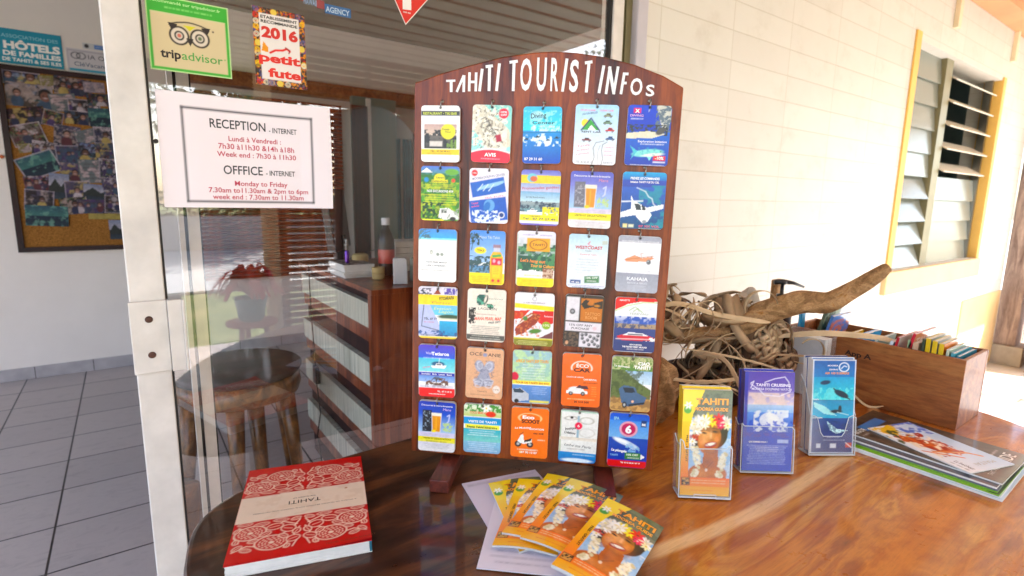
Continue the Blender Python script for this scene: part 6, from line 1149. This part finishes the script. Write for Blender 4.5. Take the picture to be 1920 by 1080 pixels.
def people(a, n, seed):
    rg = random.Random(seed); H = a.H
    for q in range(5): a.blot(0, 0, 100, H, rg.choice(CLT+['#3c2c24', '#8a7a6c', '#c8b8a4', '#1c1a20']), rg.uniform(8, 26), .6, .8)
    for i in range(n+rg.randint(0, 2)):
        x = 100*(i+.5)/n+rg.uniform(-9, 9); s = (62/n if n > 1 else 30)*rg.uniform(.45, .85); yy = H*.42+rg.uniform(-5, 5); c = rg.choice(SK)
        a.ell(x, yy+s*1.5, s*.85, s*1.05, rg.choice(CLT)); a.ell(x, yy-s*.12, s*.56, s*.62, '#241814'); a.ell(x, yy+s*.08, s*.42, s*.52, c); a.ell(x, yy+s*.24, s*.16, s*.06, '#e8dcd4')
        for q in (-1, 1): a.ell(x+q*s*.16, yy, s*.06, s*.05, '#1c1210')
SNAP = {'beach': lambda a, s: (a.grad(0, '#5c8cc4', a.H*.45, '#a8c8dc'), a.grad(a.H*.45, '#2c7c9c', a.H*.7, '#3ca8ac'), a.grad(a.H*.7, '#c8b48c', a.H, '#a8906c'), people(a, 2, s)),
 'group': lambda a, s: (a.grad(0, '#5a5a6c', a.H, '#3c3440'), a.blot(0, 0, 100, a.H, '#8a7c8c', 14, .55, .7), people(a, 4, s)), 'portrait': lambda a, s: (a.grad(0, '#6c6488', a.H, '#2c2438'), people(a, 1, s)),
 'lagoon': lambda a, s: (a.grad(0, '#1c6c84', a.H*.5, '#2c9c8c'), a.grad(a.H*.5, '#0c3c5c', a.H, '#124858'), a.blot(0, 0, 100, a.H, '#6cc8a8', 12, .6, .8)), 'garden': lambda a, s: (a.grad(0, '#3c5c2c', a.H, '#1c2c14'), a.blot(0, 0, 100, a.H, '#8ca44c', 9, .55), a.blot(0, 0, 100, a.H, '#c84c3c', 8, .66), people(a, 1, s)),
 'indoors': lambda a, s: (a.grad(0, '#4c3428', a.H, '#6c5040'), a.blot(0, 0, 100, a.H, '#1c1410', 14, .5), people(a, 3, s)), 'mountain': lambda a, s: (a.grad(0, '#8ca8c8', a.H*.5, '#c8d0d4'), a.poly([(0, a.H*.6), (30, a.H*.2), (60, a.H*.5), (80, a.H*.3), (100, a.H*.6), (100, a.H), (0, a.H)], '#3c4c44'), a.grad(a.H*.72, '#2c4858', a.H, '#3c5c6c')), 'dancers': lambda a, s: (a.grad(0, '#1c1418', a.H, '#3c2024'), a.blot(0, 0, 100, a.H, '#c8402c', 10, .55), people(a, 3, s)), 'card': lambda a, s: (a.blot(4, 4, 96, a.H-4, '#d8c8c0', 20, .5), a.para(10, 90, a.H*.2, a.H*.8, 5, '#6c5c6c'))}
LOOK = {'beach': 'beach snapshot with two people', 'group': 'group snapshot of four people', 'portrait': 'violet toned portrait snapshot', 'lagoon': 'blue-green lagoon postcard', 'garden': 'green garden snapshot', 'indoors': 'brown indoor snapshot of three people', 'mountain': 'pale mountain and water postcard', 'dancers': 'dark snapshot with red dancers', 'card': 'pale handwritten card'}
# x, z of centre, width, height, tilt, kind, place
SN = [(-.475, 2.02, .16, .075, -2, 'beach', 'in the top left corner'), (-.33, 2.01, .10, .08, 3, 'card', 'second along the top edge'), (-.215, 2.00, .17, .10, -3, 'dancers', 'third along the top edge'), (-.10, 2.01, .10, .06, 2, 'card', 'at the top beside the door stile'), (-.445, 1.915, .20, .13, -2, 'beach', 'under the top left corner'), (-.275, 1.89, .12, .10, 8, 'card', 'right of the large beach one'), (-.165, 1.88, .15, .075, 0, 'group', 'in the upper middle'), (-.07, 1.93, .13, .07, 4, 'garden', 'upper right by the stile'),
 (-.47, 1.78, .17, .10, 12, 'indoors', 'in the left third, second row'), (-.34, 1.78, .09, .09, -14, 'garden', 'left of the girl portrait'), (-.19, 1.795, .15, .075, -2, 'indoors', 'below the upper middle group'), (-.07, 1.81, .13, .11, 3, 'lagoon', 'right column, upper'), (-.48, 1.665, .15, .12, 16, 'garden', 'on the left edge, third row'), (-.275, 1.665, .12, .13, -6, 'portrait', 'showing a girl in the middle of the board'), (-.155, 1.68, .13, .08, 20, 'card', 'tilted steeply in the centre'), (-.06, 1.69, .12, .10, 0, 'portrait', 'right column, middle'),
 (-.50, 1.575, .06, .05, 10, 'card', 'small and yellow on the left edge'), (-.40, 1.58, .11, .08, -6, 'indoors', 'left centre, small'), (-.27, 1.54, .13, .12, 3, 'group', 'in the centre left, fourth row'), (-.155, 1.56, .12, .12, -5, 'beach', 'dead centre'), (-.06, 1.575, .12, .11, 4, 'group', 'right column, below middle'), (-.44, 1.47, .18, .13, 24, 'lagoon', 'tilted on the left, fourth row'), (-.265, 1.42, .12, .12, -4, 'portrait', 'below the centre left group'), (-.15, 1.44, .14, .14, 2, 'card', 'large and white in the centre'), (-.05, 1.46, .12, .12, -3, 'garden', 'right column, fifth row'),
 (-.45, 1.345, .13, .09, 4, 'dancers', 'on the left edge, fifth row'), (-.35, 1.33, .09, .15, -5, 'mountain', 'tall one left of centre'), (-.25, 1.30, .12, .12, 0, 'portrait', 'below centre, fifth row'), (-.14, 1.29, .14, .10, -6, 'mountain', 'below the white card'), (-.04, 1.33, .12, .12, 5, 'portrait', 'right column, sixth row'), (-.46, 1.235, .13, .12, -6, 'portrait', 'on the left edge, sixth row'), (-.28, 1.20, .13, .10, 6, 'garden', 'lower middle left'), (-.16, 1.195, .17, .085, 0, 'group', 'lower middle'), (-.04, 1.21, .12, .11, -4, 'indoors', 'right column, lowest of the cluster'), (-.43, 1.13, .19, .12, -3, 'lagoon', 'at the lower left'), (-.045, 1.03, .09, .12, 0, 'mountain', 'alone low on bare cork by the stile'), (-.09, 1.125, .20, .035, -1, 'yellow', 'under the lowest group'), (.02, 1.9, .09, .12, 3, 'group', 'partly behind the door stile, upper'), (.02, 1.35, .08, .12, 2, 'beach', 'partly behind the door stile, lower')]
for i, (x, z, w_, h_, ang, kd, plc) in enumerate(SN):
    w_ *= 1.18; h_ *= 1.15
    a = Art(w_, h_, .0045, {'yellow': '#c8bc14', 'card': ['#a8a4b0', '#a8a82c', '#7c9490'][i % 3]}.get(kd, '#5a5060'), 0, i+40)
    if kd in SNAP: SNAP[kd](a, i+7)
    if i % 3 == 0 and kd not in ('yellow', 'card'):
        for e in ((0, 0, 3, a.H), (97, 0, 100, a.H), (0, 0, 100, 3), (0, a.H-3, 100, a.H)): a.rect(*e, '#dcd8dc')
    lm = a.C.mean(2, keepdims=True); a.C = (lm*.45+a.C*.55)**1.2*.62*np.array([1.08, .95, 1.05]); a.grain(.35, 9)
    mb = MB(); a.emit(mb, (-w_/2, 0, .0003), (1, 0, 0), (0, 1, 0), (0, 0, 1)); mb.col = '#c8c4c4'; mb.box((-w_/2, 0, 0), (w_/2, h_, .0002))
    ob = mb.build('snapshot', MATS['matte_print']); A = math.radians(ang); ob.matrix_world = frame((x+math.sin(A)*h_/2, 4.8512-.00035*(i+1), z-math.cos(A)*h_/2), (math.cos(A), 0, math.sin(A)), (-math.sin(A), 0, math.cos(A)), (0, -1, 0))
    tag(ob, (LOOK.get(kd, 'yellow paper strip')+' '+plc), 'snapshot', 'snapshots pinned on the cork board')
def poster(x0, x1, z0, z1, fn, lab, col, res=.004):
    a = Art(x1-x0, z1-z0, res, col, 0, 9); fn(a, a.H); mb = MB(); a.emit(mb, (x0, 4.865, z0), (1, 0, 0), (0, 0, 1), (0, -1, 0)); mb.col = col; mb.box((x0, 4.8655, z0), (x1, 4.8685, z1)); tag(mb.build('wall_poster', MATS['paper'], org=((x0+x1)/2, 4.865, z0)), lab, 'poster')
def p1(a, H): a.text('ASSOCIATION DES', 51, H*.25, 97, H*.10, '#8ac8d8', .01); a.text('HÔTELS', 52, H*.56, 98, H*.21, W_, .05); a.text('DE FAMILLES', 51, H*.76, 98, H*.135, W_, .04); a.text('DE TAHITI & SES ILES', 50, H*.92, 98, H*.10, W_, .03)
poster(-.86, -.250, 2.108, 2.322, p1, 'teal poster reading HÔTELS DE FAMILLES above the cork board', '#1c8aa4')
def p2(a, H): a.rect(2, 3, 98, H-3, '#a8a4b0'); a.rect(3.5, 6, 96.5, H-6, '#c6c2c8'); a.ring(17, H*.30, 8, H*.13, 1.8, '#2c3040'); a.ring(27, H*.30, 8, H*.13, 1.8, '#2c3040'); a.text('IA ORA', 40, H*.40, 92, H*.2, '#3c404c', .0); a.text('CléVacances', 13, H*.74, 88, H*.19, '#4c5c7c', .01); a.rect(4, H*.86, 96, H*.96, '#3c9cbc')
poster(-.232, .06, 2.105, 2.256, p2, 'grey poster with linked rings reading CléVacances', '#d0ccd0')
poster(-.14, .02, 2.262, 2.30, lambda a, H: (a.ell(14, H*.5, 8, H*.35, '#2c2c34'), a.rect(40, 4, 96, H-4, '#3c6cb0'), a.dashes(44, 92, H*.5, 3, '#e0e0e0')), 'small blue tag above the ringed poster', '#c8c8cc')
for i, x in enumerate((-.612,)): tag(MB().prism([(0, 0), (.014, .012), (.002, .026), (-.014, .016)], 0, .02, Matrix.Translation((x-.01, 4.868, 1.50)) @ Matrix.Rotation(math.pi/2, 4, 'X')).build('wall_hook', MATS['orange_clay'], org=(x, 4.86, 1.5)), 'tiny orange hook on the wall left of the cork board', 'hook')

# ------------------------------------------------------------------ far interior seen through the glass
pt = thing('partition', 'grey-green partition with a darker door beside the dark blind', 'partition', (1.75, 4.6, 0))
MB().box((1.63, 4.60, 0), (2.02, 4.66, 2.13)).build('partition_panel', MATS['greygreen_paint'], pt); MB().box((1.745, 4.585, 0), (1.785, 4.5995, 2.12)).build('door_edge', MATS['interior_paint'], pt); MB().box((1.61, 4.56, 0), (1.745, 4.59, 2.05)).build('door_leaf', MATS['dark_frame_wood'], pt)
bl = thing('wooden_blind', 'brown slatted wooden blind on the far interior wall', 'blind', (1.2, 4.8, .6))
for i in range(44): MB().box((.42, 4.79, .62+.033*i), (1.60, 4.80, .62+.033*i+.026)).build('blind_slat', MATS['counter_wood'], bl)  # slats extended leftwards to darken the lit wall behind the glass
tag(MB().box((.4, 4.74, 2.12), (2.7, 4.868, 2.23)).build('wall_beam', MATS['crate_wood'], org=(1.5, 4.8, 2.12)), 'brown wooden beam across the far interior wall', 'beam')
tw = thing('teal_curtain', 'pair of teal curtains at the far interior window', 'curtain', (2.15, 4.8, .9))
for x in (2.04, 2.16):
    mb = MB(); V = []; F = []
    for i in range(13):
        xx = x+.10*i/12; yy = 4.78+.012*math.sin(i*1.7); V += [(xx, yy, .80), (xx, yy, 1.83)]
    F = [(2*i, 2*i+2, 2*i+3, 2*i+1) for i in range(12)]; mb.add(V, F); mb.build('curtain_panel', MATS['teal_cloth'], tw, True)
cbn = thing('dark_cabinet', 'dark cabinet at the right end of the far interior wall', 'cabinet', (2.8, 4.6, 0)); MB().box((2.30, 4.3, 0), (3.25, 4.85, 1.9)).build('cabinet_body', MATS['dark_frame_wood'], cbn, bevel=.004)
for x in (2.32, 2.79): MB().box((x, 4.285, .05), (x+.45, 4.2995, 1.85)).build('cabinet_door', MATS['counter_wood'], cbn)
# ------------------------------------------------------------------ end of the porch, right
rc = thing('plank_post', 'weathered reddish plank post at the end of the block wall', 'post', (6.1, 1.05, 0))
for i in range(4): MB().box((5.92+.13*i, 1.06+.006*(i % 2), 0), (6.045+.13*i, 1.20, 2.59)).build('post_plank', MATS['grey_planks'], rc)
MB().box((5.88, 1.0, 0), (6.46, 1.2, .16)).build('post_foot', MATS['stone'], rc)
for i in range(3):
    t = thing('cardboard_box', ('bottom', 'middle', 'top')[i]+' cardboard box of the stack at the porch end', 'box', (6.05, .78, .001+.25*i), group='cardboard boxes stacked on the porch')
    MB().box((5.72+.01*i, .60, .001+.25*i), (6.2, .945-.01*i, .249+.25*i)).build('box_carton', MATS['cardboard'], t, bevel=.004); MB().box((5.714+.01*i, .61, .02+.25*i), (5.7195+.01*i, .90, .06+.25*i)).build('blue_strip', MATS['teal_cloth'], t)
tag(MB().box((4.15, .62, -.0035), (4.75, .95, .012)).build('door_mat', MATS['skirting_tile'], bevel=.003, org=(4.4, .8, 0)), 'grey door mat on the white porch floor beyond the table', 'mat')
# ------------------------------------------------------------------ garden in front of the porch, seen mirrored in the glass
def post(x, y, h, lab):
    t = thing('porch_post', lab, 'post', (x, y, 0), group='rope wrapped porch posts'); mb = MB(); prof = []
    for i in range(int(h/.035)): prof += [(.058, .035*i), (.066, .035*i+.017)]
    mb.lathe(prof+[(.058, h)], (x, y, 0), 18); mb.build('wrapped_shaft', MATS['palm_pale'], t, True)
    MB().box((x-.1, y-.1, -.003), (x+.1, y+.1, .06)).build('post_base', MATS['stone'], t)
post(.95, -2.3, 2.56, 'rope wrapped porch post nearest the potted red plant'); post(3.2, -3.9, 2.56, 'rope wrapped porch post at the inner roof corner'); post(-2.2, -2.3, 2.56, 'rope wrapped porch post farthest to the left'); post(5.6, -.80, 2.49, 'rope wrapped porch post on the sunny right side')
sp = thing('plant_stand', 'small orange wooden plant stand on the porch floor', 'stand', (.60, -1.25, 0))
MB().lathe([(.13, .485), (.15, .49), (.15, .51), (.0, .512)], (.60, -1.25, 0), 24).build('stand_top', MATS['orange_clay'], sp, True)
for k in range(3):
    t = k*2.094+.4; MB().tube([(.60+.08*math.cos(t), -1.25+.08*math.sin(t), .488), (.60+.14*math.cos(t), -1.25+.14*math.sin(t), 0)], .016, 8).build('leg', MATS['orange_clay'], sp, True)
pp = thing('potted_plant', 'red leaved plant in a teal glazed pot on its stand', 'potted plant', (.60, -1.25, .5125)); MB().lathe([(.06, 0), (.075, .02), (.095, .14), (.10, .15), (.09, .15), (.07, .13)], (.60, -1.25, .5125), 24).build('pot', MATS['pot_glaze'], pp, True)
rg = random.Random(9); mb = MB()
for k in range(70):
    a_ = rg.uniform(0, 6.28); L = rg.uniform(.14, .24); up = rg.uniform(.08, .24); c_, s_ = math.cos(a_), math.sin(a_); base = Vector((.60, -1.25, .66)); P = []
    for i in range(7): t = i/6; P.append(base+Vector((c_*L*t, s_*L*t, up*math.sin(t*3.0)*.9)))
    v, f = ribbon(P, .026, .001, [(0, 0, 1)]*7); mb.add(v, f)
mb.build('foliage', MATS['red_leaf'], pp)
lw = thing('garden_wall', 'low white garden wall beyond the lawn', 'garden wall', (0, -12.7, 0)); MB().box((-30, -12.8, -.1), (40, -12.6, .75)).build('wall_run', MATS['white_paint'], lw)
def leafmat():
    m, n, b = new_mat('leaves'); mp = mapping(n); ns = noise(n, mp.outputs[0], 1.2, 4); r = ramp(n, [(.3, '#1f3d14'), (.5, '#3c6a22'), (.7, '#6f9a3c')]); n.links.new(ns.outputs[0], r.inputs[0]); n.links.new(r.outputs[0], b.inputs['Base Color']); setp(b, Roughness=.5); MATS['leaves'] = m
leafmat()
def crown(c, r, n, seed, size=.16):
    rg = np.random.RandomState(seed); V = []; F = []
    cl = rg.randn(14, 3); cl /= np.linalg.norm(cl, axis=1)[:, None]; cl *= rg.uniform(.35, .95, (14, 1))
    for i in range(n):
        q = cl[rg.randint(14)]+rg.randn(3)*.22; p = np.array(c)+q*np.array(r); a = rg.randn(3); a /= np.linalg.norm(a); b = np.cross(a, rg.randn(3)); b /= np.linalg.norm(b); s = size*rg.uniform(.5, 1.3); k = len(V)
        V += [tuple(p-a*s), tuple(p+b*s*.4), tuple(p+a*s), tuple(p-b*s*.4)]; F.append((k, k+1, k+2, k+3))
    return V, F
for i, (x, y, h, r) in enumerate(((-7, -15, 6, 2.6), (-2, -17, 7, 3.0), (3, -15, 5.5, 2.4), (8, -16, 7.5, 3.0), (14, -15, 6, 2.8), (20, -17, 8, 3.4), (5.5, -9, 3.4, 1.3))):
    t = thing('garden_tree', ('first', 'second', 'third', 'fourth', 'fifth', 'sixth', 'seventh')[i]+' leafy garden tree counted from the left behind the low wall' if i < 6 else 'small leafy tree on the lawn in front of the low wall', 'tree', (x, y, -.1), group='garden trees')
    mb = MB(); mb.tube([(x, y, -.1), (x+.1, y, h*.4), (x, y+.1, h*.75)], [.16, .12, .06], 10)
    for q in range(4): mb.tube([(x+.1, y, h*(.4+.06*q)), (x+r*.5*math.cos(q*1.6), y+r*.5*math.sin(q*1.6), h*(.62+.06*q))], [.06, .02], 6)
    mb.build('trunk', MATS['bark'], t, True); V, F = crown((x, y, h*.75), (r, r, h*.3), 2600, i); MB().add(V, F).build('crown', MATS['leaves'], t)
V, F = crown((2, -13.6, .7), (16, .5, .8), 5000, 50, .14); tag(MB().add(V, F).build('hedge', MATS['leaves'], org=(2, -13.6, 0)), 'long leafy hedge behind the low white garden wall', 'hedge')

sw = thing('slatted_screen', 'tall brown wooden slatted screen at the porch edge', 'screen', (1.9, -2.75, 0))  # unseen behind the camera, made full height to darken the glass reflection
for x in (1.12, 1.95, 2.78): MB().box((x, -2.79, -.004), (x+.06, -2.74, 2.58)).build('screen_upright', MATS['dark_frame_wood'], sw)
for i in range(42): MB().box((1.10, -2.738, .06+.06*i), (2.86, -2.725, .06+.06*i+.048)).build('screen_slat', MATS['counter_wood' if i % 5 else 'stool_wood'], sw)
for i, (x, y, h, r) in enumerate(((5.6, -6.2, 3.9, 1.7), (8.6, -7.0, 4.2, 1.8))):
    t = thing('garden_tree', ('broad light green tree nearest the sunny end of the porch', 'second broad tree beyond the sunny end of the porch')[i], 'tree', (x, y, -.1), group='trees beside the porch')
    mb = MB(); mb.tube([(x, y, -.1), (x+.1, y, h*.4), (x, y+.1, h*.75)], [.14, .1, .05], 10); mb.build('trunk', MATS['bark'], t, True); V, F = crown((x, y, h*.72), (r, r, h*.26), 2600, i+70, .13); MB().add(V, F).build('crown', MATS['leaves'], t)
